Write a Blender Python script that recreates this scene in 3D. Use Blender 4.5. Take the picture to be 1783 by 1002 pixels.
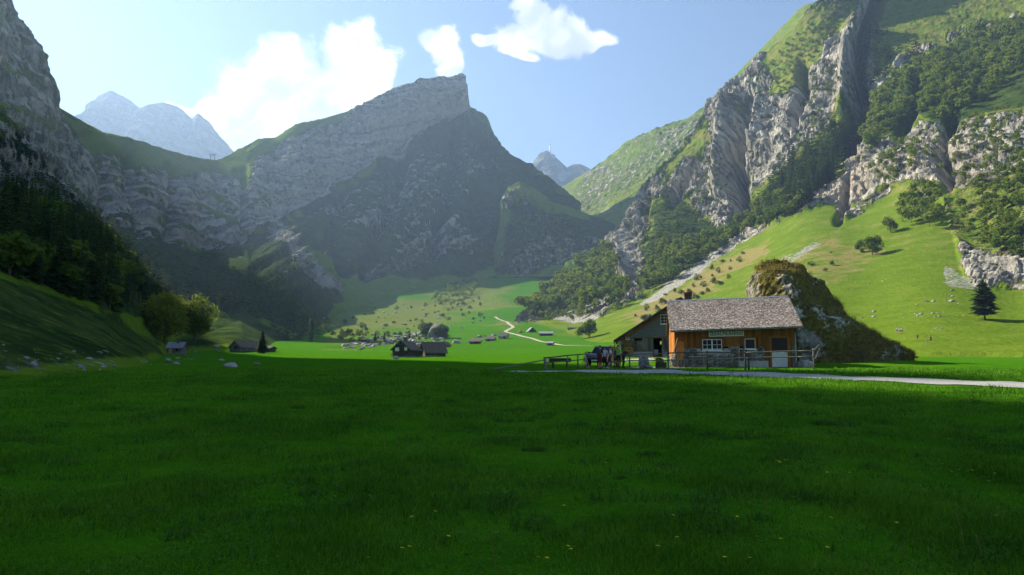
import bpy, bmesh, math, random
import numpy as np
from mathutils import Vector, Matrix

R = math.radians
scene = bpy.context.scene
for o in list(bpy.data.objects):
    bpy.data.objects.remove(o)
COL = scene.collection
rng = np.random.default_rng(7)
random.seed(7)

# ------------------------------------------------------------------ camera
FPX = 1330.0                      # focal length in photograph pixels (1783 wide)
EYE = np.array([0.0, 0.0, 1.65])
HOR = 640.0                       # eye level in the photograph
PITCH = math.atan((HOR - 501.0) / FPX)
cam_d = bpy.data.cameras.new('camera')
cam = bpy.data.objects.new('camera', cam_d)
COL.objects.link(cam)
cam.location = EYE
cam.rotation_euler = (R(90) + PITCH, 0, 0)
cam_d.sensor_width = 36
cam_d.lens = 36 * FPX / 1783
cam_d.clip_start = 0.1
cam_d.clip_end = 20000
scene.camera = cam

# ------------------------------------------------------------------ light
SUN_AZ, SUN_EL = 57.0, 34.5       # degrees to the left of the view axis, degrees above the horizon
SUN_DIR = Vector((-math.sin(R(SUN_AZ)) * math.cos(R(SUN_EL)), math.cos(R(SUN_AZ)) * math.cos(R(SUN_EL)), math.sin(R(SUN_EL))))
sun_d = bpy.data.lights.new('sun', 'SUN')
sun_d.energy = 5.0
sun_d.angle = R(0.5)
sun_d.color = (1.0, 0.90, 0.72)
sun = bpy.data.objects.new('sun', sun_d)
COL.objects.link(sun)
sun.location = (-300, 200, 900)
sun.rotation_euler = SUN_DIR.to_track_quat('Z', 'Y').to_euler()

scene.view_settings.view_transform = 'Standard'
scene.view_settings.look = 'None'
scene.view_settings.exposure = 1.52
scene.view_settings.gamma = 1.0
scene.cycles.use_denoising = True
scene.cycles.use_adaptive_sampling = True
scene.cycles.adaptive_threshold = 0.02
scene.cycles.max_bounces = 4
scene.cycles.diffuse_bounces = 2
scene.cycles.glossy_bounces = 2
scene.cycles.transmission_bounces = 3
scene.cycles.volume_bounces = 0
scene.cycles.transparent_max_bounces = 6
scene.cycles.caustics_reflective = False
scene.cycles.caustics_refractive = False


def pix_dir(px, py):
    px = np.asarray(px, float); py = np.asarray(py, float)
    a = (px - 891.5) / FPX; b = (501.0 - py) / FPX
    return np.stack([a, math.cos(PITCH) - b * math.sin(PITCH), math.sin(PITCH) + b * math.cos(PITCH)], -1)


def at(px, py, Y):                # point on the ray of a pixel at forward distance Y
    d = pix_dir(px, py)
    return EYE + d * (np.asarray(Y, float) / d[..., 1])[..., None]


def to_pix(P):
    v = np.asarray(P, float) - EYE
    f = v[..., 1] * math.cos(PITCH) + v[..., 2] * math.sin(PITCH)
    u = -v[..., 1] * math.sin(PITCH) + v[..., 2] * math.cos(PITCH)
    f = np.maximum(f, 1e-3)
    return 891.5 + FPX * v[..., 0] / f, 501.0 - FPX * u / f


# ------------------------------------------------------------------ node helpers
class NT:
    def __init__(self, tree):
        self.t = tree; self.n = tree.nodes; self.l = tree.links
        self.n.clear()

    def new(self, kind, **kw):
        nd = self.n.new(kind)
        for k, v in kw.items():
            if k[0] == '_':
                self.put(nd.inputs[k[1:].replace('_', ' ')], v)
            else:
                setattr(nd, k, v)
        return nd

    def put(self, sock, v):
        if isinstance(v, bpy.types.NodeSocket):
            self.l.new(v, sock)
        elif isinstance(v, (tuple, list)) and sock.type == 'RGBA' and len(v) == 3:
            sock.default_value = (*v, 1)
        else:
            sock.default_value = v

    def math(self, op, a, b=0.0, c=None, clamp=False):
        nd = self.n.new('ShaderNodeMath'); nd.operation = op; nd.use_clamp = clamp
        self.put(nd.inputs[0], a); self.put(nd.inputs[1], b)
        if c is not None: self.put(nd.inputs[2], c)
        return nd.outputs[0]

    def vec(self, op, a, b=(0, 0, 0)):
        nd = self.n.new('ShaderNodeVectorMath'); nd.operation = op
        self.put(nd.inputs[0], a)
        if op == 'SCALE': self.put(nd.inputs['Scale'], b)
        else: self.put(nd.inputs[1], b)
        return nd.outputs['Value'] if op in ('LENGTH', 'DOT_PRODUCT', 'DISTANCE') else nd.outputs[0]

    def mix(self, f, a, b, blend='MIX'):
        nd = self.n.new('ShaderNodeMix'); nd.data_type = 'RGBA'; nd.blend_type = blend
        self.put(nd.inputs['Factor'], f); self.put(nd.inputs[6], a); self.put(nd.inputs[7], b)
        return nd.outputs[2]

    def noise(self, vec, scale, detail=4.0, rough=0.55, dist=0.0):
        nd = self.n.new('ShaderNodeTexNoise')
        if vec is not None: self.l.new(vec, nd.inputs['Vector'])
        nd.inputs['Scale'].default_value = scale; nd.inputs['Detail'].default_value = detail
        nd.inputs['Roughness'].default_value = rough; nd.inputs['Distortion'].default_value = dist
        return nd.outputs['Fac']

    def step(self, v, lo, hi, a=0.0, b=1.0):
        nd = self.n.new('ShaderNodeMapRange'); nd.interpolation_type = 'SMOOTHSTEP'
        self.put(nd.inputs[0], v)
        for i, q in enumerate((lo, hi, a, b)): nd.inputs[i + 1].default_value = q
        return nd.outputs[0]

    def ramp(self, v, stops):
        nd = self.n.new('ShaderNodeValToRGB')
        el = nd.color_ramp.elements
        while len(el) < len(stops): el.new(0.5)
        for e, (p, c) in zip(el, stops):
            e.position = p; e.color = (*c, 1)
        self.l.new(v, nd.inputs[0])
        return nd.outputs[0]

    def bump(self, h, strength=0.5, dist=0.1):
        nd = self.n.new('ShaderNodeBump')
        self.put(nd.inputs['Height'], h)
        nd.inputs['Strength'].default_value = strength; nd.inputs['Distance'].default_value = dist
        return nd.outputs[0]

    def out(self, col, rough=0.9, normal=None, spec=0.2, metallic=0.0, transl=None, transl_f=0.35):
        b = self.n.new('ShaderNodeBsdfPrincipled')
        self.put(b.inputs['Base Color'], col); self.put(b.inputs['Roughness'], rough)
        b.inputs['Specular IOR Level'].default_value = spec
        b.inputs['Metallic'].default_value = metallic
        if normal is not None: self.l.new(normal, b.inputs['Normal'])
        o = self.n.new('ShaderNodeOutputMaterial')
        sh = b.outputs[0]
        if transl is not None:
            t = self.n.new('ShaderNodeBsdfTranslucent'); self.put(t.inputs[0], transl)
            m = self.n.new('ShaderNodeMixShader'); m.inputs[0].default_value = transl_f
            self.l.new(sh, m.inputs[1]); self.l.new(t.outputs[0], m.inputs[2]); sh = m.outputs[0]
        self.l.new(sh, o.inputs[0])


MATS = {}


def mat(name):
    m = bpy.data.materials.new(name); m.use_nodes = True
    MATS[name] = m
    return m, NT(m.node_tree)


# ------------------------------------------------------------------ sky with its clouds
world = bpy.data.worlds.new('World'); scene.world = world; world.use_nodes = True
w = NT(world.node_tree)
sky = w.new('ShaderNodeTexSky', sky_type='NISHITA', sun_disc=False)
sky.sun_elevation = R(SUN_EL)
sky.sun_rotation = R(-SUN_AZ)
sky.altitude = 1100
sky.air_density = 1.15
sky.dust_density = 0.8
sky.ozone_density = 3.0
tc = w.new('ShaderNodeTexCoord')
d = tc.outputs['Generated']
sep = w.new('ShaderNodeSeparateXYZ'); w.l.new(d, sep.inputs[0])
yy = w.math('MAXIMUM', sep.outputs['Y'], 0.02)
comb = w.new('ShaderNodeCombineXYZ')
w.l.new(w.math('DIVIDE', sep.outputs['X'], yy), comb.inputs[0])
w.l.new(w.math('DIVIDE', sep.outputs['Z'], yy), comb.inputs[1])
cp = comb.outputs[0]
# lumps of the four cumulus clouds: centre and half axes, in photograph pixels
LUMPS = [(455, 165, 100, 78), (540, 175, 100, 92), (618, 105, 70, 66), (590, 195, 90, 88), (430, 235, 92, 60), (490, 108, 50, 40), (662, 140, 30, 46), (372, 185, 40, 34),
         (305, 182, 38, 15), (770, 72, 38, 36), (774, 112, 22, 26), (748, 62, 24, 24),
         (900, 66, 50, 30), (955, 60, 58, 36), (1030, 70, 34, 17), (856, 74, 34, 11), (925, 28, 42, 27), (897, 6, 22, 13), (1000, 64, 34, 28), (905, 92, 34, 14)]
warp = w.new('ShaderNodeTexNoise'); w.l.new(cp, warp.inputs['Vector'])
warp.inputs['Scale'].default_value = 11; warp.inputs['Detail'].default_value = 2
wv = w.vec('SCALE', w.vec('SUBTRACT', warp.outputs['Color'], (0.5, 0.5, 0.5)), 0.075)
cpw = w.vec('ADD', cp, wv)
acc = None
for (lx, ly, ra, rb) in LUMPS:
    q = pix_dir(lx, ly); c = (q[0] / q[1], q[2] / q[1], 0)
    m_ = w.vec('MULTIPLY', w.vec('SUBTRACT', cpw, c), (FPX / ra, FPX / rb, 0))
    v = w.math('SUBTRACT', 1.0, w.vec('LENGTH', m_))
    acc = v if acc is None else w.math('SMOOTH_MAX', acc, v, 0.15)
fb = w.noise(cpw, 28, 8, 0.70)
den = w.math('ADD', w.math('MULTIPLY', acc, 1.4), w.math('MULTIPLY', w.math('SUBTRACT', fb, 0.5), 1.9))
cm = w.math('MULTIPLY', w.step(den, -0.16, 0.44), w.math('GREATER_THAN', sep.outputs['Y'], 0.05))
shade = w.noise(cpw, 9, 4, 0.55)
ccol = w.mix(w.step(shade, 0.40, 0.60), (4.8, 5.3, 6.1), (9.2, 9.2, 9.1))
skyc = w.mix(cm, sky.outputs[0], ccol)
bg = w.new('ShaderNodeBackground'); w.l.new(skyc, bg.inputs[0]); bg.inputs[1].default_value = 0.056
wo = w.new('ShaderNodeOutputWorld'); w.l.new(bg.outputs[0], wo.inputs[0])


# ------------------------------------------------------------------ numpy noise
def _hash(ix, iy, iz, seed):
    h = (ix.astype(np.int64) * 374761393 + iy.astype(np.int64) * 668265263 + iz.astype(np.int64) * 2147483647 + seed * 144665) & 0xffffffff
    h = ((h ^ (h >> 13)) * 1274126177) & 0xffffffff
    h = ((h ^ (h >> 16)) * 2246822519) & 0xffffffff
    return ((h ^ (h >> 15)) & 0xffffff) / float(0xffffff)


def vnoise(P, seed=0):
    P = np.asarray(P, float)
    i = np.floor(P); f = P - i
    f = f * f * f * (f * (f * 6 - 15) + 10)
    x, y, z = i[..., 0], i[..., 1], i[..., 2]
    r = 0
    for dx in (0, 1):
        wx = f[..., 0] if dx else 1 - f[..., 0]
        for dy in (0, 1):
            wy = f[..., 1] if dy else 1 - f[..., 1]
            for dz in (0, 1):
                wz = f[..., 2] if dz else 1 - f[..., 2]
                r = r + wx * wy * wz * _hash(x + dx, y + dy, z + dz, seed)
    return r * 2 - 1


def fbm(P, oct=4, seed=0, gain=0.5, ridged=False):
    P = np.asarray(P, float)
    a, s, r = 1.0, 0.0, 0
    for k in range(oct):
        n = vnoise(P * (2.03 ** k) + k * 17.3, seed + k)
        if ridged: n = 1 - 2 * np.abs(n)
        r = r + a * n; s += a; a *= gain
    return r / s


def sm(x, lo, hi):
    t = np.clip((x - lo) / (hi - lo), 0, 1)
    return t * t * (3 - 2 * t)


def poly_sd(px, py, poly):        # signed distance to a polygon, positive inside
    poly = np.asarray(poly, float)
    dmin = np.full(px.shape, 1e9); inside = np.zeros(px.shape, bool)
    n = len(poly)
    for k in range(n):
        a, b = poly[k], poly[(k + 1) % n]
        e = b - a
        t = np.clip(((px - a[0]) * e[0] + (py - a[1]) * e[1]) / max(e @ e, 1e-9), 0, 1)
        dmin = np.minimum(dmin, np.hypot(px - a[0] - t * e[0], py - a[1] - t * e[1]))
        cond = (a[1] > py) != (b[1] > py)
        inside ^= cond & (px < (b[0] - a[0]) * (py - a[1]) / (b[1] - a[1] + 1e-12) + a[0])
    return np.where(inside, dmin, -dmin)


def line_d(px, py, pts):
    dmin = np.full(px.shape, 1e9)
    for a, b in zip(pts[:-1], pts[1:]):
        a = np.array(a, float); b = np.array(b, float); e = b - a
        t = np.clip(((px - a[0]) * e[0] + (py - a[1]) * e[1]) / max(e @ e, 1e-9), 0, 1)
        dmin = np.minimum(dmin, np.hypot(px - a[0] - t * e[0], py - a[1] - t * e[1]))
    return dmin


# ------------------------------------------------------------------ object helpers
def props(o, label=None, cat=None, group=None, kind=None):
    if label: o['label'] = label
    if cat: o['category'] = cat
    if group: o['group'] = group
    if kind: o['kind'] = kind
    return o


def link(name, me, m=None, parent=None):
    o = bpy.data.objects.new(name, me)
    COL.objects.link(o)
    if m is not None and not me.materials:
        me.materials.append(MATS[m] if isinstance(m, str) else m)
    if parent is not None: o.parent = parent
    return o


def np_mesh(name, V, F, smooth=True, attrs=None, k=None):
    """F: (n,3) or (n,4) int array; attrs: name -> (nverts,3) colour"""
    V = np.ascontiguousarray(V, np.float32).reshape(-1, 3); F = np.ascontiguousarray(F, np.int32)
    me = bpy.data.meshes.new(name)
    me.vertices.add(len(V)); me.vertices.foreach_set('co', V.ravel())
    nf, kk = F.shape
    me.loops.add(nf * kk); me.loops.foreach_set('vertex_index', F.ravel())
    me.polygons.add(nf); me.polygons.foreach_set('loop_start', np.arange(0, nf * kk, kk, dtype=np.int32))
    me.update(calc_edges=True)
    me.polygons.foreach_set('use_smooth', np.full(nf, smooth, bool))
    for an, av in (attrs or {}).items():
        c = np.ones((len(V), 4), np.float32); c[:, :3] = np.asarray(av).reshape(len(V), -1)[:, :3]
        at_ = me.attributes.new(an, 'FLOAT_COLOR', 'POINT'); at_.data.foreach_set('color', c.ravel())
    me.validate()
    return me


def grid_faces(nv, nu):
    i = np.arange(nv - 1)[:, None] * nu + np.arange(nu - 1)[None]
    return np.stack([i, i + 1, i + 1 + nu, i + nu], -1).reshape(-1, 4)


def grid_normals(P):
    du = np.gradient(P, axis=1); dv = np.gradient(P, axis=0)
    n = np.cross(du, dv)
    return n / np.maximum(np.linalg.norm(n, axis=-1, keepdims=True), 1e-9)


def empty(name, loc=(0, 0, 0), rz=0.0, label=None, cat=None, group=None, rot=None):
    o = bpy.data.objects.new(name, None)
    o.empty_display_size = 0.2
    COL.objects.link(o)
    o.location = loc; o.rotation_euler = rot if rot is not None else (0, 0, rz)
    return props(o, label, cat, group)


class MB:
    """collects simple solids into one mesh"""
    def __init__(self):
        self.v = []; self.f = []

    def add(self, vs, fs):
        n = len(self.v); self.v += [tuple(map(float, q)) for q in vs]; self.f += [tuple(i + n for i in q) for q in fs]
        return self

    def box(self, x0, x1, y0, y1, z0, z1, shear=0.0):
        vs = [(x, y, z + shear * x) for z in (z0, z1) for y in (y0, y1) for x in (x0, x1)]
        return self.add(vs, [(0, 2, 3, 1), (4, 5, 7, 6), (0, 1, 5, 4), (2, 6, 7, 3), (0, 4, 6, 2), (1, 3, 7, 5)])

    def obox(self, c, half, M):
        vs = [Vector(c) + M @ Vector((sx * half[0], sy * half[1], sz * half[2])) for sz in (-1, 1) for sy in (-1, 1) for sx in (-1, 1)]
        return self.add(vs, [(0, 2, 3, 1), (4, 5, 7, 6), (0, 1, 5, 4), (2, 6, 7, 3), (0, 4, 6, 2), (1, 3, 7, 5)])

    def tube(self, p0, p1, r0, r1=None, n=8, cap=True):
        p0, p1 = Vector(p0), Vector(p1); r1 = r0 if r1 is None else r1
        d_ = (p1 - p0).normalized()
        a = d_.orthogonal().normalized(); b = d_.cross(a)
        ring = lambda p, r: [p + (a * math.cos(2 * math.pi * k / n) + b * math.sin(2 * math.pi * k / n)) * r for k in range(n)]
        fs = [(k, (k + 1) % n, n + (k + 1) % n, n + k) for k in range(n)]
        if cap: fs += [tuple(range(n - 1, -1, -1)), tuple(range(n, 2 * n))]
        return self.add(ring(p0, r0) + ring(p1, r1), fs)

    def extrude(self, prof, axis, a0, a1):
        """closed profile of 2D points extruded along axis 0/1/2"""
        n = len(prof)
        def p3(q, t):
            l = list(q); l.insert(axis, t); return tuple(l)
        vs = [p3(q, a0) for q in prof] + [p3(q, a1) for q in prof]
        fs = [(k, (k + 1) % n, n + (k + 1) % n, n + k) for k in range(n)] + [tuple(range(n - 1, -1, -1)), tuple(range(n, 2 * n))]
        return self.add(vs, fs)

    def mesh(self, name, bevel=0.0, fix=True):
        me = bpy.data.meshes.new(name)
        me.from_pydata(self.v, [], self.f)
        if fix or bevel:
            bm = bmesh.new(); bm.from_mesh(me)
            bmesh.ops.recalc_face_normals(bm, faces=bm.faces)
            if bevel: bmesh.ops.bevel(bm, geom=bm.edges[:], offset=bevel, segments=1, affect='EDGES', clamp_overlap=True)
            bm.to_mesh(me); bm.free()
        return me

    def build(self, name, m, parent=None, bevel=0.0, smooth=False):
        me = self.mesh(name, bevel)
        if smooth: me.polygons.foreach_set('use_smooth', [True] * len(me.polygons))
        return link(name, me, m, parent)

# ------------------------------------------------------------------ materials of the land
def land_material(name, rock_scale=1.0, tint=(1, 1, 1), dipv=(0.32, 0.10, 1.0)):
    m, t = mat(name)
    pos = t.new('ShaderNodeNewGeometry').outputs['Position']
    a1 = t.new('ShaderNodeAttribute', attribute_name='mask')
    a2 = t.new('ShaderNodeAttribute', attribute_name='mask2')
    s1 = t.new('ShaderNodeSeparateColor'); t.l.new(a1.outputs['Color'], s1.inputs[0])
    s2 = t.new('ShaderNodeSeparateColor'); t.l.new(a2.outputs['Color'], s2.inputs[0])
    big = t.noise(pos, 0.018 / rock_scale, 2, 0.6)
    mid = t.noise(pos, 0.11 / rock_scale, 4, 0.62)
    fine = t.noise(pos, 0.6 / rock_scale, 4, 0.65)
    squash = t.vec('MULTIPLY', pos, (0.55, 0.55, 0.16))
    streak = t.noise(squash, 0.22 / rock_scale, 6, 0.62, 0.6)
    # strata: thin tilted beds
    dip = t.vec('DOT_PRODUCT', pos, dipv)
    w1 = t.math('ADD', t.math('MULTIPLY', dip, 0.085 / rock_scale), t.math('MULTIPLY', big, 5.0))
    beds = t.noise(None, 1.0, 2, 0.6); nb = beds.node
    nb.noise_dimensions = '1D'; t.l.new(w1, nb.inputs['W'])
    rk = t.math('ADD', t.math('MULTIPLY', streak, 0.42), t.math('ADD', t.math('MULTIPLY', fine, 0.22), t.math('MULTIPLY', beds, 0.40)))
    rock = t.ramp(rk, [(0.35, (0.045, 0.043, 0.038)), (0.45, (0.175, 0.166, 0.140)), (0.55, (0.335, 0.317, 0.265)), (0.67, (0.54, 0.512, 0.435))])
    warm = t.mix(t.step(mid, 0.35, 0.65), (0.44, 0.32, 0.20), (0.40, 0.345, 0.27))
    rock = t.mix(t.math('MULTIPLY', s2.outputs[1], t.step(big, 0.35, 0.62)), rock, t.mix(0.45, warm, rock, 'MULTIPLY'), 'MIX') if False else t.mix(t.math('MULTIPLY', s2.outputs[1], t.step(mid, 0.3, 0.6)), rock, warm)
    # grass: fresh to dry, spotted
    gcol = t.ramp(t.math('ADD', t.math('MULTIPLY', mid, 0.5), t.math('MULTIPLY', fine, 0.5)),
                  [(0.3, (0.060, 0.108, 0.007)), (0.5, (0.100, 0.162, 0.012)), (0.7, (0.145, 0.195, 0.021))])
    dry = t.mix(t.step(fine, 0.3, 0.7), (0.17, 0.145, 0.045), (0.24, 0.20, 0.085))
    dm = t.step(t.math('ADD', s2.outputs[0], t.math('MULTIPLY', t.math('SUBTRACT', mid, 0.5), 1.3)), 0.35, 0.75, 0, 0.9)
    gcol = t.mix(dm, gcol, dry)
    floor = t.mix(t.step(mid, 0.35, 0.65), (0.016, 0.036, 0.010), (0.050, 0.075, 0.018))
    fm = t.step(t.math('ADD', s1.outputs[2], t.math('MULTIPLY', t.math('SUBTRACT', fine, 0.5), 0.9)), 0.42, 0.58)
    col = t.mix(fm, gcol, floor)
    speck = t.new('ShaderNodeTexVoronoi', _Scale=0.9 / rock_scale); t.l.new(pos, speck.inputs['Vector'])
    scr = t.mix(t.step(speck.outputs['Distance'], 0.1, 0.6), (0.46, 0.45, 0.41), (0.20, 0.195, 0.175))
    sf = t.step(t.math('ADD', s1.outputs[1], t.math('MULTIPLY', t.math('SUBTRACT', t.math('MULTIPLY_ADD', mid, 0.5, t.math('MULTIPLY', fine, 0.5)), 0.5), 1.5)), 0.42, 0.6)
    col = t.mix(sf, col, scr)
    rf = t.step(t.math('ADD', s1.outputs[0], t.math('ADD', t.math('MULTIPLY', t.math('SUBTRACT', streak, 0.5), 1.2), t.math('ADD', t.math('MULTIPLY', t.math('SUBTRACT', mid, 0.5), 0.9), t.math('MULTIPLY', t.math('SUBTRACT', fine, 0.5), 0.4)))), 0.41, 0.57)
    col = t.mix(rf, col, rock)
    col = t.mix(s2.outputs[2], col, (0.8, 0.82, 0.85))
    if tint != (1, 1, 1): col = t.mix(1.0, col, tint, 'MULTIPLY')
    h = t.math('ADD', t.math('MULTIPLY', streak, 2.2), t.math('ADD', t.math('MULTIPLY', fine, 0.5), t.math('MULTIPLY', beds, 0.8)))
    gh = t.math('MULTIPLY', fine, 0.22)
    nd = t.new('ShaderNodeMix', data_type='FLOAT'); t.l.new(rf, nd.inputs[0]); t.l.new(gh, nd.inputs[2]); t.l.new(h, nd.inputs[3])
    t.out(col, 0.95, t.bump(nd.outputs[0], 0.9, 3.0 * rock_scale), spec=0.0)
    return m


land_material('mountain_land')
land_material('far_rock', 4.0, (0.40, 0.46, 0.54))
land_material('cliff_land', 1.0, dipv=(0.85, 0.25, 0.42))
land_material('wall_land', 1.0, dipv=(-0.5, 0.1, 1.0))


def meadow_material():
    m, t = mat('meadow')
    pos = t.new('ShaderNodeNewGeometry').outputs['Position']
    a2 = t.new('ShaderNodeAttribute', attribute_name='mask2')
    s2 = t.new('ShaderNodeSeparateColor'); t.l.new(a2.outputs['Color'], s2.inputs[0])
    n0 = t.noise(pos, 0.05, 5, 0.6); n1 = t.noise(pos, 0.7, 6, 0.65); n2 = t.noise(pos, 7.0, 5, 0.7); n3 = t.noise(pos, 40.0, 3, 0.7)
    mixn = t.math('ADD', t.math('MULTIPLY', n1, 0.4), t.math('ADD', t.math('MULTIPLY', n2, 0.3), t.math('MULTIPLY', n3, 0.3)))
    col = t.ramp(mixn, [(0.32, (0.018, 0.080, 0.003)), (0.5, (0.045, 0.150, 0.005)), (0.66, (0.080, 0.200, 0.009))])
    col = t.mix(t.step(n0, 0.5, 0.75, 0, 0.5), col, (0.090, 0.180, 0.010))
    dry = t.mix(t.step(n1, 0.3, 0.7), (0.15, 0.14, 0.035), (0.22, 0.19, 0.08))
    dm = t.step(t.math('ADD', s2.outputs[0], t.math('MULTIPLY', t.math('SUBTRACT', n1, 0.5), 1.2)), 0.35, 0.8, 0, 0.85)
    col = t.mix(dm, col, dry)
    gravel = t.mix(t.step(n3, 0.35, 0.65), (0.30, 0.27, 0.21), (0.52, 0.48, 0.40))
    gm = t.step(t.math('ADD', s2.outputs[1], t.math('MULTIPLY', t.math('SUBTRACT', n2, 0.5), 1.2)), 0.42, 0.6)
    col = t.mix(gm, col, gravel)
    h = t.math('ADD', t.math('MULTIPLY', n1, 0.30), t.math('ADD', t.math('MULTIPLY', n2, 0.10), t.math('MULTIPLY', n3, 0.03)))
    t.out(col, 0.95, t.bump(h, 0.9, 0.5), spec=0.0)


meadow_material()

# ------------------------------------------------------------------ the meadow: one sheet of ground
PROF_Y = np.array([-9000, -150, 0, 60, 150, 220, 300, 380, 480, 580, 690, 800, 900, 1000, 1300, 9000], float)
PROF_PY = {60: 640, 150: 622, 220: 610, 300: 600, 380: 590, 480: 575, 580: 560, 690: 540, 800: 520, 900: 500, 1000: 480}
PROF_Z = np.array([-6, -4.1, 0.0] + [1.65 + (HOR - PROF_PY[int(y)]) / FPX * y for y in PROF_Y[3:14]] + [150, 150], float)

BASE_Y = [58, 85, 150, 225, 275, 470, 660, 800, 900, 1010, 1080, 1130, 1200]
BASE_X = [-28, -40, -68, -83, -85, -124, -145, -127, -89, -16, 56, 102, 400]


def ground_z(x, y):
    x = np.asarray(x, float); y = np.asarray(y, float)
    s = 0
    for k in (-1, -0.5, 0, 0.5, 1):                     # smooth the knots
        wdt = 8 + 0.06 * np.abs(y)
        s = s + np.interp(y + k * wdt, PROF_Y, PROF_Z)
    z = s / 5
    r = np.hypot(x, y)
    P = np.stack([x / 9.0, y / 9.0, 0 * x], -1)
    near = 1 - sm(r, 60, 200)
    z = z + 0.10 * vnoise(P, 3) * (0.3 + 0.7 * sm(r, 4, 15)) * near + 0.055 * vnoise(P * 5, 5) * near
    P2 = np.stack([x / 60.0, y / 60.0, 0 * x], -1)
    z = z + (0.9 * vnoise(P2, 9) + 0.5 * vnoise(P2 * 2.7, 12)) * sm(r, 110, 260) * (1 + 2 * sm(r, 400, 900))
    # the floor passes under the foot of the left wall
    xb = np.interp(y, BASE_Y, BASE_X)
    z = z - 0.55 * np.clip(xb - 6 - x, 0, 400) * sm(y, 110, 160)
    # the yard between hut and barn, and the foot of the big rock, lie a little higher
    z = z + 0.62 * np.exp(-(((x - 17) / 10) ** 2 + ((y - 88) / 15) ** 2))
    z = z + 0.55 * np.exp(-(((x - 33) / 9) ** 2 + ((y - 72) / 7) ** 2))
    return z


def graded(lo, hi, fine_lo, fine_hi, d0, g):
    a = list(np.arange(fine_lo, fine_hi, d0)); st = d0; v = a[-1]
    while v < hi: st *= g; v += st; a.append(v)
    st = d0; v = fine_lo; b = []
    while v > lo: st *= g; v -= st; b.append(v)
    return np.array(b[::-1] + a)


gx = graded(-3000, 3000, -34, 46, 0.45, 1.07)
gy = graded(-1500, 5500, 2, 92, 0.45, 1.045)
GX, GY = np.meshgrid(gx, gy)
GZ = ground_z(GX, GY)
GP = np.stack([GX, GY, GZ], -1)
gpx, gpy = to_pix(GP)
front = GY > 1
dryg = np.zeros_like(GX)
wn = vnoise(np.stack([GX / 25, GY / 25, 0 * GX], -1), 21) * 14
for poly, val in (([(560, 610), (540, 545), (680, 515), (860, 470), (930, 545), (880, 556), (780, 570), (730, 600), (660, 610)], 0.62),
                  ([(930, 545), (1080, 548), (1060, 585), (1000, 602), (960, 590)], 0.55),
                  ([(835, 566), (880, 553), (900, 566), (850, 574)], 0.75)):
    dryg = np.maximum(dryg, np.where(front, val * sm(poly_sd(gpx, gpy, poly) + 1.6 * wn, -22, 26), 0))
grav = np.zeros_like(GX)
grav = np.maximum(grav, 0.75 * np.exp(-(((GX - 11.5) / 3.2) ** 2 + ((GY - 60.5) / 2.6) ** 4)))     # worn yard behind the fence
grav = np.maximum(grav, 0.62 * np.exp(-(((GX - 13.5) / 4.5) ** 2 + ((GY - 78) / 4.0) ** 4)))
GM2 = np.stack([dryg, grav, 0 * GX], -1)
me = np_mesh('meadow', GP, grid_faces(len(gy), len(gx))[:, ::1], True, {'mask2': GM2.reshape(-1, 3)})
meadow_o = props(link('meadow', me, 'meadow'), kind='structure')
TERRAIN = [meadow_o]

# ------------------------------------------------------------------ mountains
def curve3(knots, s):
    """knots: (s, py, Y) in the photograph with s = px, or (s, x, y, z) in the world"""
    S, Q = [], []
    for k in knots:
        S.append(k[0])
        Q.append(at(k[0], k[1], k[2]) if len(k) == 3 else np.array(k[1:], float))
    Q = np.array(Q)
    return np.stack([np.interp(s, S, Q[:, i]) for i in range(3)], -1)


def loft(curves, rows, s):
    C = [curve3(c, s) if not isinstance(c, np.ndarray) else c for c in curves]
    out = []
    for i in range(len(C) - 1):
        n = rows[i]
        for k in range(n):
            t = k / n
            out.append(C[i] * (1 - t) + C[i + 1] * t)
    out.append(C[-1])
    return np.array(out)


def smooth_rows(P, it=2, lo=1, hi=-1):
    for _ in range(it):
        Q = P.copy()
        Q[1:-1] = (P[:-2] + 2 * P[1:-1] + P[2:]) / 4
        if lo: Q[:lo] = P[:lo]
        P = Q
    return P


def finish_sheet(name, P, amp, rock, scree, forest, dry, warm, snow=None, material='mountain_land', scale=1.0, seed=0, keep=None, gully=None, bedv=(0.32, 0, 1), bedw=0.16):
    """push the sheet about along its normal with noise, then make the mesh"""
    N = grid_normals(P)
    toward = np.sum(N * (EYE - P), -1, keepdims=True)
    N = np.where(toward < 0, -N, N)
    Q = P / scale
    big = fbm(Q / 70.0, 4, seed, 0.55)
    rid = fbm(Q * np.array([1, 1, 0.35]) / 32.0, 5, seed + 50, 0.55, True)
    fin = fbm(Q / 7.0, 4, seed + 90, 0.6)
    # joints: narrow clefts running down the rock, and beds stepping across it
    cr = fbm(Q * np.array([1, 1, 0.22]) / 13.0, 3, seed + 130, 0.6)
    cleft = -np.exp(-(cr / 0.10) ** 2)
    bed = (Q @ np.array(bedv) + 9 * big) / 9.0; bed = np.abs((bed - np.floor(bed)) - 0.5) * 2
    disp = amp * (0.8 * big * (0.4 + rock) + rock * (0.75 * rid + 0.30 * fin + 0.40 * cleft + bedw * bed) + (1 - rock) * 0.10 * fin)
    if gully is not None: disp = disp + gully
    if keep is not None: disp = disp * keep
    D = P + N * disp[..., None]
    m1 = np.stack([rock, scree, forest], -1)
    m2 = np.stack([dry, warm, snow if snow is not None else 0 * rock], -1)
    me = np_mesh(name, D, grid_faces(*P.shape[:2]), False, {'mask': m1.reshape(-1, 3), 'mask2': m2.reshape(-1, 3)})
    rf_ = np.asarray(rock)[:-1, :-1].ravel() < 0.25
    me.polygons.foreach_set('use_smooth', rf_)
    o = link(name, me, material)
    props(o, kind='structure')
    TERRAIN.append(o)
    return o, D


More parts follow.
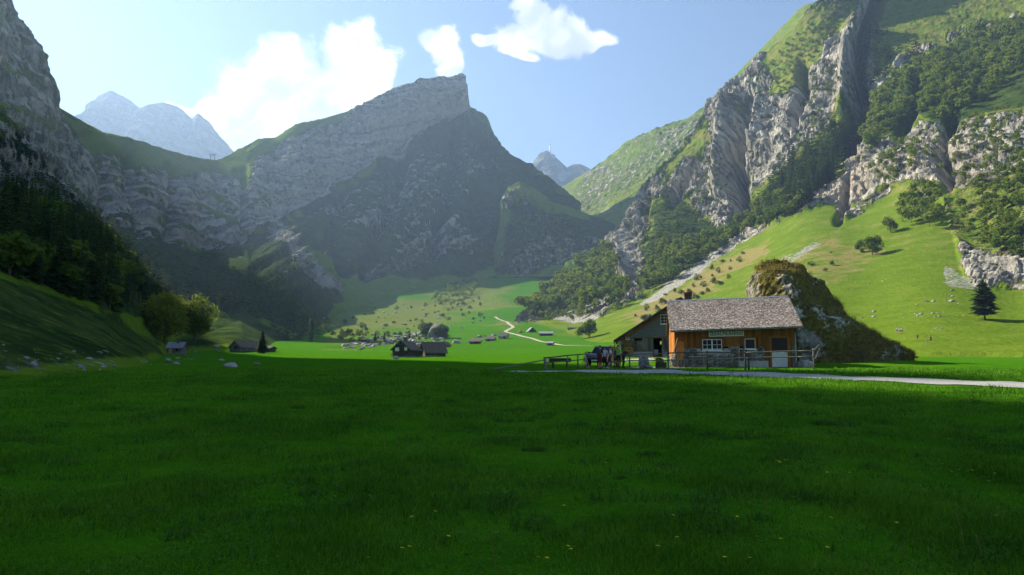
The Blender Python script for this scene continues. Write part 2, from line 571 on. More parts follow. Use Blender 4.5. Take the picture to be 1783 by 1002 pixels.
def zone(px, py, polys, soft, warp):
    r = np.zeros_like(px)
    for p in polys:
        v = 1.0
        if isinstance(p, tuple): v, p = p
        r = np.maximum(r, v * sm(poly_sd(px, py, p) + warp, -soft, soft))
    return r


def warp_px(P, amp, scale, seed):
    return amp * fbm(P / scale, 4, seed, 0.55)


# --- the long wall on the left and the peak at the head of the valley: one continuous flank
sL = np.concatenate([np.linspace(-500, -4, 46), np.linspace(0, 1012, 430)])
# the crest beyond the left edge of the frame: its shadow ends where the photograph's does on the meadow
EDGE = [(1783, 665), (1500, 653), (1300, 645), (1100, 642), (950, 639), (850, 636), (770, 633), (690, 632), (600, 633), (520, 628), (470, 622.5), (420, 617), (385, 613), (350, 610), (318, 607.5)]


def on_ground(px, py):
    d = pix_dir(px, py); ys = np.geomspace(4, 900, 3000)
    p = EYE + d[None] * (ys / d[1])[:, None]
    k = int(np.argmax(p[:, 2] < ground_z(p[:, 0], p[:, 1]) + 0.0)) if (p[:, 2] < ground_z(p[:, 0], p[:, 1])).any() else -1
    return p[k]


SH = np.array([SUN_DIR.x, SUN_DIR.y]); SH /= np.linalg.norm(SH); TANEL = math.tan(R(SUN_EL))
crest = []
for i, (ex, ey) in enumerate(EDGE):
    e = on_ground(ex, ey); L_ = 500 - 210 * i / (len(EDGE) - 1)
    q = e[:2] + SH * L_
    crest.append((q[0], q[1], e[2] + L_ * TANEL + 3.2 + 1.2 * max(0.0, 1 - i / 3)))
crest.sort(key=lambda q: q[1])
nC = len(crest)
D0 = [(-500, crest[0][0] + 60, crest[0][1] - 260, crest[0][2] + 110), (-430, crest[0][0] + 20, crest[0][1] - 90, crest[0][2] + 45)] + [(-400 + 300 * k / (nC - 1), *q) for k, q in enumerate(crest)]
A = [(-500, -35, -60, -3), (-350, -32, 0, -0.5), (-200, -30, 20, -0.2), (0, 661, 41), (120, 654, 47), (240, 646, 58), (262, 634, 85), (290, 617, 178), (400, 609, 225),
     (480, 603, 275), (540, 575, 470), (600, 545, 660), (680, 522, 800), (760, 505, 900), (870, 478, 1010), (960, 450, 1080), (1012, 430, 1130)]
B = [(-500, -90, -60, 30), (-350, -85, 20, 26), (-200, -75, 50, 18), (0, 482, 84), (90, 512, 100), (180, 547, 118), (250, 585, 195), (290, 597, 230), (350, 586, 262),
     (420, 556, 310), (480, 552, 400), (540, 528, 600), (600, 508, 745), (680, 490, 850), (760, 475, 930), (870, 455, 1050), (960, 430, 1120), (1012, 410, 1180)]
C = [(-500, -250, -60, 190), (-350, -250, 80, 170), (-200, -240, 200, 140), (-100, -235, 290, 110), (0, 330, 370), (90, 345, 415), (180, 390, 500), (250, 412, 590), (350, 437, 720),
     (420, 425, 745), (480, 395, 850), (560, 350, 1020), (640, 302, 1130), (720, 250, 1230), (790, 205, 1320), (812, 192, 1350), (845, 250, 1330), (870, 320, 1290), (960, 365, 1270), (1012, 385, 1270)]
D_ = D0 + [(0, -75, 490), (17, 0, 500), (33, 34, 505), (57, 62, 510), (80, 100, 520), (84, 125, 522), (96, 168, 535), (103, 184, 545), (139, 206, 610), (182, 230, 680),
      (225, 238, 740), (268, 254, 790), (335, 271, 860), (378, 278, 940), (407, 264, 985), (450, 240, 1050), (480, 238, 1085), (515, 215, 1130), (560, 206, 1180),
      (610, 191, 1235), (650, 173, 1280), (700, 150, 1330), (730, 137, 1360), (760, 134, 1390), (784, 134, 1415), (806, 127, 1440), (810, 130, 1442), (812, 184, 1442), (845, 200, 1430), (862, 236, 1415),
      (880, 262, 1400), (920, 285, 1385), (960, 312, 1370), (985, 332, 1360), (1012, 354, 1350)]
cD = curve3(D_, sL)
back = np.array([-0.55, 0.83, 0]); drop = np.array([0, 0, 1.0])
cE = cD + back * 90 - drop * 55
cF = cD + back * 420 - drop * np.minimum(cD[:, 2:3] * 0.62, 420)
cG = cD + back * 900; cG[:, 2] = 10
PL = loft([A, B, C, D_, cE, cF, cG], [62, 95, 110, 6, 8, 4], sL)
PL = smooth_rows(PL, 2)
px, py = to_pix(PL)
S = np.broadcast_to(sL, px.shape)
vis = (S >= 0)
row = np.arange(PL.shape[0])[:, None] * np.ones((1, len(sL)))
wp = warp_px(PL, 26, 60, 31)
upper = row >= 62 + 95
band_top = row > 62 + 95 + 104
px_, py_ = np.where(vis, px, -50 + S * 0.5), py
rock = np.where(upper & (S < 815), np.interp(S, [0, 200, 420, 520], [0.60, 0.62, 0.70, 0.80]), 0.10)
rock = np.where(~vis & upper, 0.65, rock)
# grassy crest of the saddle, grass over the summit ridge, dark scrub in the flank
rock = rock - zone(px, py, [(0.65, [(100, 180), (180, 225), (270, 245), (390, 272), (440, 290), (430, 320), (380, 300), (300, 300), (240, 280), (170, 260), (120, 235)]),
                            (0.75, [(390, 268), (450, 236), (520, 212), (600, 192), (612, 204), (540, 225), (500, 245), (440, 280), (430, 300), (400, 290)])], 8, wp * 0.4)
rock = np.where(row > 62 + 95 + 108, 0.3, rock)
rock = np.maximum(rock, zone(px, py, [(0.62, [(470, 385), (500, 400), (560, 460), (600, 500), (585, 512), (520, 450), (470, 410)]),
                                      (0.40, [(690, 380), (780, 370), (870, 400), (850, 440), (760, 450), (690, 440)]),
                                      (0.34, [(560, 350), (700, 280), (860, 230), (900, 300), (830, 330), (700, 400), (600, 400)]),
                                      (0.36, [(600, 480), (640, 455), (760, 440), (740, 470), (650, 500)])], 18, wp))
dipA = np.where(S < 430, R(22), R(-32)); al = px * np.cos(dipA) + py * np.sin(dipA); ac = -px * np.sin(dipA) + py * np.cos(dipA)
stripe = fbm(np.stack([al / 150, ac / 13, 0 * al], -1), 4, 171, 0.6)
rock = rock + np.where(vis & upper & (S < 815), -0.55 * np.clip(stripe, 0.0, 1), np.where(vis & ~upper & (row > 70) & (S > 470), 0.50 * np.clip(stripe - 0.05, 0, 1), 0))
scree = zone(px, py, [(0.75, [(465, 400), (490, 395), (600, 495), (602, 515), (560, 500)]), (0.45, [(600, 470), (760, 430), (790, 440), (680, 485), (610, 495)]),
                      (0.40, [(0, 655), (0, 610), (90, 620), (180, 610), (270, 620), (262, 640), (120, 652)])], 8, wp * 0.5)
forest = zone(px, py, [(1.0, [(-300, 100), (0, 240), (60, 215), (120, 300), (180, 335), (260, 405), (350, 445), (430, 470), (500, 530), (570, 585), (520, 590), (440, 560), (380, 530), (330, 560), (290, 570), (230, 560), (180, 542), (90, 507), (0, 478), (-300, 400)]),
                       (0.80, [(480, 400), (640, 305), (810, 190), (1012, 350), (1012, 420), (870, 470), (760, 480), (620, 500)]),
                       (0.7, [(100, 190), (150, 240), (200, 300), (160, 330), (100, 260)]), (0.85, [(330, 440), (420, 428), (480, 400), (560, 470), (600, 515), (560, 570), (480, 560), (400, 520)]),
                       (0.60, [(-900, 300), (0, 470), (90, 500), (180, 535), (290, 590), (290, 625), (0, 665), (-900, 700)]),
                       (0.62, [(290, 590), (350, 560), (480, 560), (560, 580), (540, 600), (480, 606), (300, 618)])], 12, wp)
dry = zone(px, py, [(0.45, [(0, 478), (90, 507), (180, 542), (280, 590), (290, 620), (0, 660), (-400, 660), (-400, 400)]), (0.4, [(100, 180), (390, 272), (430, 310), (300, 290)]),
                    (0.35, [(620, 530), (720, 480), (860, 450), (870, 480), (760, 520)])], 12, wp)
warm = zone(px, py, [(0.55, [(640, 200), (800, 150), (812, 190), (720, 250), (660, 290), (640, 260)]), (0.35, [(250, 380), (360, 400), (360, 440), (250, 420)]), (0.4, [(440, 330), (620, 260), (620, 300), (470, 390)])], 20, wp)
amp = np.interp(S, [-500, 0, 200, 600, 1012], [12, 9, 10, 15, 16]) * np.where(row < 62, 0.12, np.where(upper, 0.75, 0.5)) * np.where(row > 62 + 95 + 100, 0.6, 1)
keep = sm(row, 0, 8) * np.where(row > 62 + 95 + 110, 0.3, 1)
keep = keep * np.where(vis, np.clip(np.minimum(PL[..., 1] / 250, 1), 0.08, 1), 1)
keep = keep * np.where(~vis & (row >= 235), 0.06, 1)
# the rib line under the summit cliff juts out over the flank below
rib = np.where((S > 430) & (S < 780), 14 * np.exp(-((row - (62 + 95 + 2)) / 5.0) ** 2), 0)
gl_ = rib + np.where(vis & upper & (S < 815), 5.0 * stripe, np.where(vis & (row > 66), 6.0 * stripe, 0))
for pts, dp_, wd_ in (([(700, 265), (690, 330), (660, 400), (640, 470)], 26, 13), ([(790, 230), (790, 300), (770, 370), (760, 440)], 26, 12), ([(850, 260), (850, 330), (830, 400)], 22, 12), ([(590, 350), (580, 410), (600, 470)], 18, 11), ([(300, 290), (310, 340), (300, 410)], 16, 9), ([(225, 260), (240, 330), (250, 400)], 18, 10), ([(150, 240), (180, 310), (190, 370)], 18, 9), ([(420, 300), (430, 350), (420, 410)], 12, 8), ([(920, 300), (900, 360), (880, 400)], 18, 10)):
    gl_ = gl_ - np.where(vis, dp_ * np.exp(-(line_d(px + 0.4 * wp, py, pts) / wd_) ** 2), 0)
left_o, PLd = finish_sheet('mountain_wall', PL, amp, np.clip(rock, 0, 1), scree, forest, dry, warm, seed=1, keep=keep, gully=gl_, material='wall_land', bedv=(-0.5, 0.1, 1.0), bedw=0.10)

# --- knob in front of the head of the valley
sC = np.linspace(846, 1085, 130)
cA = [(846, 486, 1000), (900, 482, 1000), (960, 482, 990), (1040, 470, 960), (1085, 450, 960)]
cB = [(846, 476, 1040), (868, 440, 1050), (900, 430, 1050), (960, 440, 1050), (1040, 430, 1040), (1085, 420, 1060)]
cC = [(846, 474, 1050), (868, 420, 1070), (876, 350, 1080), (890, 335, 1085), (905, 328, 1090), (930, 345, 1095), (960, 372, 1100), (1000, 385, 1110), (1040, 400, 1110), (1085, 415, 1120)]
cD2 = [(846, 472, 1055), (868, 416, 1078), (876, 344, 1092), (885, 326, 1105), (905, 317, 1120), (930, 327, 1140), (960, 350, 1170), (1000, 362, 1200), (1040, 378, 1220), (1085, 392, 1230)]
tC = curve3(cD2, sC)
PC = loft([cA, cB, cC, cD2, tC + np.array([10, 60, -25]), tC + np.array([10, 140, -140])], [26, 50, 12, 5, 4], sC)
PC = smooth_rows(PC, 1)
px, py = to_pix(PC); wp = warp_px(PC, 22, 50, 41)
rock = zone(px, py, [(0.55, [(868, 420), (876, 345), (890, 335), (890, 400), (885, 470), (860, 470)]), (0.50, [(890, 430), (960, 410), (1040, 420), (1020, 470), (880, 480)]), (0.35, [(890, 340), (930, 340), (1000, 390), (900, 420)])], 14, wp)
forest = zone(px, py, [(0.85, [(880, 350), (1085, 390), (1085, 460), (860, 480)])], 15, wp)
dry = zone(px, py, [(0.5, [(870, 345), (905, 310), (960, 345), (960, 360), (900, 340)])], 6, wp * 0.3)
finish_sheet('rock_knob', PC, np.full(px.shape, 15.0), rock, 0 * px, forest, dry, 0 * px, seed=4, keep=sm(np.arange(PC.shape[0])[:, None] * np.ones_like(px), 0, 6))

# --- right ridge behind
sB = np.linspace(955, 1760, 230)
rA = [(955, 440, 1150), (1060, 430, 1100), (1150, 410, 1060), (1250, 340, 1010), (1400, 190, 980), (1600, 40, 1000), (1760, -100, 1000)]
rM = [(955, 395, 1500), (1000, 372, 1450), (1060, 345, 1380), (1150, 300, 1280), (1250, 250, 1180), (1400, 110, 1080), (1600, -60, 1080), (1760, -190, 1060)]
rD = [(955, 350, 1900), (985, 322, 1850), (1000, 312, 1800), (1050, 281, 1650), (1085, 250, 1560), (1110, 236, 1500), (1140, 224, 1440), (1177, 211, 1400), (1200, 205, 1370), (1229, 181, 1340), (1273, 136, 1300), (1300, 110, 1280), (1339, 70, 1250),
      (1387, 18, 1220), (1405, 6, 1210), (1416, 4, 1205), (1440, -10, 1200), (1600, -160, 1180), (1760, -280, 1150)]
tB = curve3(rD, sB)
PB = loft([rA, rM, rD, tB + np.array([60, 120, -40]), tB + np.array([120, 500, -300])], [45, 60, 5, 4], sB)
PB = smooth_rows(PB, 1)
px, py = to_pix(PB); wp = warp_px(PB, 22, 60, 51)
rock = zone(px, py, [(0.42, [(985, 330), (1085, 250), (1180, 210), (1230, 190), (1230, 260), (1100, 360), (1000, 380)]), (0.45, [(1000, 312), (1085, 246), (1150, 215), (1160, 225), (1090, 265), (1010, 325)])], 16, wp)
rock = rock + 0.18 * fbm(PB * np.array([1, 0.25, 1]) / 60, 4, 61)
dry = np.full(px.shape, 0.42)
scree = zone(px, py, [(0.45, [(990, 345), (1060, 330), (1090, 380), (1020, 400)])], 14, wp)
finish_sheet('mountain_ridge', PB, np.full(px.shape, 13.0), np.clip(rock, 0, 1), scree, 0 * px, dry, 0 * px, seed=7)

# --- right mountain side: control points (px, py, Y), thin-plate interpolation of log distance
CP = np.array([(900, 566, 545), (1000, 590, 385), (1100, 603, 285), (1250, 610, 220), (1400, 613, 190), (1600, 612, 165), (1783, 612, 150), (2000, 615, 140), (2300, 620, 130),
    (1080, 417, 760), (1040, 460, 720), (1000, 500, 660), (930, 545, 610), (1100, 495, 600), (1112, 430, 665), (1106, 355, 760), (1185, 259, 830), (1234, 176, 880), (1300, 132, 870), (1387, 44, 850), (1427, 0, 840),
    (1240, 400, 620), (1240, 300, 740), (1310, 405, 550), (1300, 250, 740), (1400, 368, 510), (1390, 260, 640), (1400, 150, 740), (1480, 370, 480), (1480, 200, 660), (1500, 50, 800), (1560, 20, 830),
    (1600, 320, 460), (1600, 220, 540), (1600, 100, 680), (1700, 400, 370), (1700, 300, 420), (1700, 150, 580), (1760, 20, 740), (1783, 500, 272), (1783, 412, 320), (1783, 250, 430), (1783, 100, 590),
    (1660, 470, 305), (1500, 450, 370), (1400, 480, 350), (1200, 510, 450), (1300, 500, 385), (1600, 520, 255), (1783, 560, 205), (1500, 560, 235), (1080, 555, 430), (1000, 550, 560), (2200, 400, 240), (2200, 0, 560), (2200, -300, 760),
    (1600, -130, 900), (1783, -200, 880), (1450, -40, 840)], float)


def tps(pts, vals):
    X = pts / 400.0
    U = lambda r2: np.where(r2 > 1e-12, r2 * np.log(np.maximum(r2, 1e-12)), 0)
    n = len(X)
    K = U(((X[:, None] - X[None]) ** 2).sum(-1)) + 0.004 * np.eye(n)
    Pm = np.hstack([np.ones((n, 1)), X])
    M = np.zeros((n + 3, n + 3)); M[:n, :n] = K; M[:n, n:] = Pm; M[n:, :n] = Pm.T
    wv_ = np.linalg.solve(M, np.concatenate([vals, np.zeros(3)]))
    def f(x, y):
        q = np.stack([x, y], -1) / 400.0; r = wv_[n] + q @ wv_[n + 1:]
        for i in range(n): r = r + wv_[i] * U(((q - X[i]) ** 2).sum(-1))
        return r
    return f


fR = tps(CP[:, :2], np.log(CP[:, 2]))
sR = np.concatenate([np.linspace(893, 1783, 520), np.linspace(1800, 2400, 40)])
botR = np.interp(sR, [893, 900, 1000, 1100, 1250, 1400, 1600, 1783, 2000, 2400], [566, 567, 592, 606, 613, 616, 616, 616, 619, 622])
topR = np.interp(sR, [893, 905, 935, 960, 1000, 1030, 1060, 1080, 1094, 1106, 1130, 1160, 1185, 1210, 1225, 1234, 1260, 1300, 1343, 1387, 1427, 1450, 1600, 1783, 2400],
                 [563, 548, 520, 503, 478, 452, 428, 412, 385, 357, 310, 282, 259, 226, 199, 178, 158, 131, 84, 44, 0, -40, -130, -200, -320])
tt = np.linspace(0, 1, 400)[:, None]
PXR = np.broadcast_to(sR, (400, len(sR))); PYR = botR * (1 - tt) + topR * tt
YR = np.exp(fR(PXR, PYR))
YR = YR / (1 + 0.0 * YR)
PR = at(PXR, PYR, YR)
PR[0, :, 2] -= 2.5
tR = PR[-1]
PR = np.concatenate([PR, (tR + np.array([20, 40, -6]))[None], (tR + np.array([60, 140, -60]))[None], (tR + np.array([160, 420, -330]))[None]])
px, py = to_pix(PR)
wp = warp_px(PR, 24, 40, 71)
GRASS_R = [(893, 570), (960, 555), (1050, 552), (1150, 500), (1250, 447), (1310, 410), (1400, 372), (1450, 352), (1470, 385), (1500, 372), (1560, 330), (1640, 350), (1665, 430), (1680, 480), (1700, 505), (1783, 505), (2400, 560), (2400, 640), (893, 640)]
grassz = zone(px, py, [GRASS_R], 5, wp * 0.25)
rock = np.full(px.shape, 0.62) + 0.22 * fbm(PR * np.array([1, 1, 0.5]) / 55, 4, 77)
veg = zone(px, py, [(0.75, [(1490, 230), (1540, 150), (1600, 100), (1700, 55), (1783, 25), (2400, -200), (2400, 100), (1783, 190), (1650, 215), (1600, 205), (1560, 235), (1510, 265)]),
                    (0.9, [(1290, 385), (1330, 325), (1400, 255), (1480, 195), (1502, 240), (1430, 335), (1390, 368), (1310, 402)]),
                    (0.9, [(905, 548), (1000, 470), (1060, 430), (1080, 455), (1075, 500), (1095, 520), (1030, 548), (960, 552)]),
                    (0.9, [(1105, 495), (1130, 370), (1150, 345), (1190, 345), (1215, 380), (1250, 395), (1250, 442), (1180, 485), (1120, 515)]),
                    (0.55, [(1540, -100), (1783, -150), (2400, -300), (2400, -60), (1783, 30), (1700, 50), (1600, 80), (1530, 130), (1520, 60)]),
                    (0.5, [(1330, 90), (1430, 5), (1500, 0), (1480, 60), (1400, 130), (1350, 180)]),
                    (0.6, [(1660, 335), (1783, 300), (1783, 440), (1700, 435), (1660, 405)]),
                    (0.45, [(1540, 320), (1600, 280), (1660, 330), (1640, 345), (1560, 335)]),
                    (0.5, [(1225, 205), (1262, 235), (1180, 300), (1130, 335), (1180, 262)])], 10, wp)
rock = rock - veg
rock = np.where(True, rock * (1 - grassz), rock)
rock = np.maximum(rock, zone(px, py, [(0.95, [(1072, 480), (1085, 420), (1110, 388), (1118, 430), (1112, 500), (1085, 502)]), (0.85, [(1678, 478), (1690, 440), (1783, 455), (1783, 500), (1700, 500)]),
                                      (0.8, [(1230, 185), (1262, 178), (1290, 240), (1300, 330), (1285, 395), (1240, 390), (1240, 280)]), (0.75, [(1310, 250), (1340, 170), (1400, 180), (1390, 260), (1330, 300)]),
                                      (0.75, [(1400, 200), (1440, 60), (1480, 70), (1488, 180), (1440, 210)]), (0.85, [(1120, 355), (1190, 275), (1230, 265), (1225, 330), (1150, 345)]),
                                      (0.75, [(1500, 290), (1600, 235), (1783, 205), (1783, 290), (1680, 330), (1600, 320), (1520, 330), (1470, 370), (1410, 340)])], 7, wp * 0.5))
scree = zone(px, py, [(0.72, [(1160, 492), (1240, 440), (1310, 405), (1310, 415), (1250, 455), (1190, 500), (1120, 535), (1100, 540)]), (0.75, [(960, 552), (1010, 525), (1070, 505), (1080, 525), (1040, 560), (1000, 570)]),
                      (0.5, [(1310, 480), (1420, 420), (1430, 426), (1330, 490)]), (0.55, [(1640, 450), (1680, 480), (1720, 510), (1640, 500)])], 6, wp * 0.4)
forest = zone(px, py, [(1.0, p[1] if isinstance(p, tuple) else p) for p in []] or [], 8, wp) if False else np.clip(veg * 1.0 - 0.12, 0, 1) * (1 - grassz)
dry = 0.36 * grassz + zone(px, py, [(0.5, [(1090, 550), (1300, 425), (1330, 440), (1200, 530), (1110, 570)]), (0.20, [(1300, 500), (1450, 420), (1540, 440), (1480, 500), (1360, 520)])], 12, wp) + 0.5 * (1 - grassz)
dry = dry - zone(px, py, [(0.50, [(1330, 530), (1480, 490), (1560, 450), (1640, 470), (1700, 520), (1783, 520), (2000, 560), (2000, 640), (1300, 640), (1000, 600)])], 20, wp)
warm = zone(px, py, [(0.6, [(1400, 340), (1440, 280), (1490, 240), (1520, 270), (1500, 330), (1470, 385), (1450, 350)]), (0.2, [(1520, 290), (1700, 210), (1720, 330), (1560, 330)])], 10, wp)
gul = np.zeros_like(px)
for pts, dp, wd in (([(1540, -20), (1502, 60), (1492, 130), (1500, 200), (1470, 260)], 55, 10), ([(1300, 170), (1295, 220), (1282, 290), (1290, 380)], 42, 11), ([(1395, 110), (1400, 160), (1385, 215)], 22, 8), ([(1330, 150), (1310, 210), (1300, 250)], 18, 6),
                    ([(1220, 270), (1195, 310), (1170, 350)], 18, 7), ([(1600, 130), (1590, 180), (1560, 240)], 22, 8), ([(1130, 345), (1110, 385), (1095, 405)], 12, 8), ([(1480, 320), (1470, 360), (1460, 385)], 9, 6), ([(1660, 200), (1640, 260), (1650, 320)], 15, 10)):
    gul -= dp * np.exp(-(line_d(px + 0.25 * wp, py, pts) / wd) ** 2)
# ribs beside the gullies
for pts, dp, wd in (([(1478, 60), (1476, 140), (1470, 200)], 20, 14), ([(1262, 180), (1262, 260), (1255, 330)], 14, 12), ([(1325, 180), (1320, 250)], 12, 12), ([(1092, 420), (1095, 490)], 14, 10)):
    gul += dp * np.exp(-(line_d(px + 0.25 * wp, py, pts) / wd) ** 2)
row = np.arange(PR.shape[0])[:, None] * np.ones_like(px)
amp = 2.0 + 9.5 * (1 - grassz)
amp = amp * np.clip(YRf if False else PR[..., 1] / 600, 0.3, 1.2)
keepR = sm(row, 0, 10)
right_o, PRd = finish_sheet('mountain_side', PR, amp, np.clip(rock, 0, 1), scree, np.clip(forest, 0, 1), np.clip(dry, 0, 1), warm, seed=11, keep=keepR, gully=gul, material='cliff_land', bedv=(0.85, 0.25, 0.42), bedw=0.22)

# --- far peaks
sF = np.linspace(60, 450, 150)
fT = [(60, 250, 3000), (120, 226, 3000), (140, 206, 3000), (160, 182, 3000), (175, 166, 3000), (195, 158, 3000), (215, 167, 3000), (228, 176, 3000), (245, 188, 2970), (262, 181, 2940), (285, 178, 2940), (310, 185, 2940), (335, 206, 2940), (344, 197, 2900), (352, 203, 2900), (367, 217, 2900), (385, 241, 2900), (405, 262, 2900), (450, 300, 2900)]
tF = curve3(fT, sF)
fM = tF + np.array([60, -250, -230]); fB = tF + np.array([100, -600, 0]); fB[:, 2] = 350
PF = loft([fB, fM, tF, tF + np.array([0, 300, -200]), tF + np.array([0, 900, -900])], [26, 30, 4, 3], sF)
px, py = to_pix(PF)
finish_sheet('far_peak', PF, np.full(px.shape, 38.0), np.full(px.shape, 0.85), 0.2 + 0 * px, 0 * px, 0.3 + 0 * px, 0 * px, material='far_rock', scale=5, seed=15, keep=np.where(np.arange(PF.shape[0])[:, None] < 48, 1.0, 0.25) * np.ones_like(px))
sF = np.linspace(900, 1060, 90)
fT = [(900, 305, 3100), (925, 287, 3100), (933, 276, 3100), (940, 267, 3100), (948, 263, 3100), (953, 262, 3100), (958, 266, 3100), (966, 272, 3100), (975, 281, 3100), (988, 293, 3100), (994, 288, 3180), (1000, 286, 3180), (1010, 286, 3180), (1016, 288, 3180), (1030, 296, 3180), (1060, 310, 3180)]
tF = curve3(fT, sF)
fM = tF + np.array([10, -200, -200]); fB = tF + np.array([20, -500, 0]); fB[:, 2] = 500
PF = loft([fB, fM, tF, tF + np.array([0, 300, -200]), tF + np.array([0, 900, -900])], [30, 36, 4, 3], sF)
px, py = to_pix(PF); wp = warp_px(PF, 9, 120, 91)
snow = zone(px, py, [[(967, 316), (976, 294), (985, 298), (993, 302), (985, 312), (975, 318)]], 1.5, wp)
tower_foot = at(957.5, 266, 3095)
finish_sheet('far_summit', PF, np.full(px.shape, 30.0), np.full(px.shape, 0.9), 0 * px, 0 * px, 0.2 + 0 * px, 0.15 + 0 * px, snow, material='far_rock', scale=4, seed=19, keep=np.where(np.arange(PF.shape[0])[:, None] < 58, 1.0, 0.15) * np.ones_like(px))


# ------------------------------------------------------------------ standing on the land
bpy.context.view_layer.update()
from mathutils.bvhtree import BVHTree
_dg = bpy.context.evaluated_depsgraph_get()
TREES = [(o.name, BVHTree.FromObject(o, _dg)) for o in TERRAIN]


def ray(origin, d):
    best = None
    for nm, tree in TREES:
        loc, nrm, idx, ds = tree.ray_cast(origin, d)
        if loc is not None and (best is None or ds < best[0]): best = (ds, loc, nrm, nm)
    return best


EYEV = Vector(EYE)


def hit(px, py):
    return ray(EYEV, Vector(pix_dir(px, py)).normalized())


def drop(x, y):
    h = ray(Vector((x, y, 3000)), Vector((0, 0, -1)))
    return h[1].z


def foot(px, py):                  # place on the land seen at a pixel, metres per photograph pixel there
    h = hit(px, py)
    return h[1], h[1].y / FPX


# ------------------------------------------------------------------ plants
def leaf_material(name, c0, c1, transl, tf=0.35, rnd='Object', patch=None):
    m, t = mat(name)
    if rnd == 'Object': r = t.new('ShaderNodeObjectInfo').outputs['Random']
    else: r = t.new('ShaderNodeNewGeometry').outputs['Random Per Island']
    r2 = t.new('ShaderNodeNewGeometry').outputs['Random Per Island']
    f = t.math('ADD', t.math('MULTIPLY', r, 0.6), t.math('MULTIPLY', r2, 0.4))
    if patch:
        ps_ = t.new('ShaderNodeNewGeometry').outputs['Position']
        pn = t.noise(ps_, 0.55, 4, 0.65); pn2 = t.noise(ps_, 0.13, 3, 0.6)
        f = t.math('ADD', t.math('MULTIPLY', f, 0.45), t.math('MULTIPLY', t.step(t.math('MULTIPLY_ADD', pn, 0.6, t.math('MULTIPLY', pn2, 0.4)), 0.36, 0.64), 0.55))
    col = t.mix(f, c0, c1)
    t.out(col, 0.75, None, spec=0.1, transl=t.mix(f, tuple(q * transl for q in c0), tuple(q * transl for q in c1)), transl_f=tf)


leaf_material('needles', (0.020, 0.048, 0.010), (0.058, 0.092, 0.017), 1.3, 0.22)
leaf_material('leaves', (0.036, 0.095, 0.007), (0.150, 0.185, 0.018), 1.7, 0.35)
leaf_material('bush_leaves', (0.040, 0.075, 0.014), (0.090, 0.120, 0.024), 1.4, 0.3)
leaf_material('maple_leaves', (0.070, 0.110, 0.008), (0.170, 0.190, 0.016), 1.9, 0.42)
m, t = mat('bark')
pos = t.new('ShaderNodeNewGeometry').outputs['Position']
nn = t.noise(t.vec('MULTIPLY', pos, (6, 6, 1)), 2, 4)
t.out(t.mix(nn, (0.05, 0.038, 0.028), (0.16, 0.13, 0.10)), 0.95, t.bump(nn, 0.6, 0.05))


def trunk_np(h, r, n=7, bend=0.0, seed=0, top=0.04):
    rg = np.random.default_rng(seed); k = 5
    V, F = [], []
    for i in range(k):
        tt_ = i / (k - 1); z = h * tt_ - 0.25 * (i == 0)
        rr = r * (1 - tt_) ** 0.8 + top * r + (0.35 * r if i == 0 else 0)
        ox, oy = bend * math.sin(tt_ * 2.2), bend * 0.6 * math.sin(tt_ * 3 + 1)
        for j in range(n):
            a = 2 * math.pi * j / n
            V.append((ox + rr * math.cos(a), oy + rr * math.sin(a), z))
    for i in range(k - 1):
        for j in range(n):
            F.append((i * n + j, i * n + (j + 1) % n, (i + 1) * n + (j + 1) % n, (i + 1) * n + j))
    return np.array(V), np.array(F)


def conifer_np(seed, levels=16, per=9, spread=0.20, low=0.06, pw=0.85):
    """unit-height spruce crown: drooping sprays round the stem"""
    rg = np.random.default_rng(seed); V, F = [], []
    def quad(a, b, c, e):
        n = len(V); V.extend([a, b, c, e]); F.append((n, n + 1, n + 2, n + 3))
    for i in range(levels):
        tt_ = i / (levels - 1)
        z = low + (1 - low) * (tt_ ** 0.92) - 0.01
        r = spread * (1 - tt_) ** pw * min(1, 0.62 + 2.2 * tt_) * rg.uniform(0.70, 1.15) + 0.012
        k = max(4, int(per * (0.55 + 0.45 * (1 - tt_))))
        off = rg.uniform(0, 6.28)
        for j in range(k):
            a = off + 2 * math.pi * j / k + rg.uniform(-0.25, 0.25)
            rr = r * rg.uniform(0.55, 1.22); dz = -0.10 * rr / spread * rg.uniform(0.4, 1.0) + 0.02
            ca, sa = math.cos(a), math.sin(a); wd = rr * rg.uniform(0.22, 0.36)
            lift = 0.35 * rr * rg.uniform(0.2, 0.6)
            p0 = (0, 0, z + 0.02); tip = (rr * ca, rr * sa, z + dz)
            mx, my, mz = 0.6 * rr * ca, 0.6 * rr * sa, z + dz * 0.45
            quad(p0, (mx - wd * sa, my + wd * ca, mz - lift * 0.5), tip, (mx + wd * sa, my - wd * ca, mz - lift * 0.5))
            quad((0.25 * rr * ca, 0.25 * rr * sa, z + 0.02), (0.55 * rr * ca + 0.1 * wd * sa, 0.55 * rr * sa, z - lift), tip, (0.8 * rr * ca, 0.8 * rr * sa, z + dz * 0.6))
    quad((0.006, 0, 0.93), (0, 0.008, 0.96), (0, 0, 1.02), (0, -0.008, 0.96))
    return np.array(V), np.array(F)


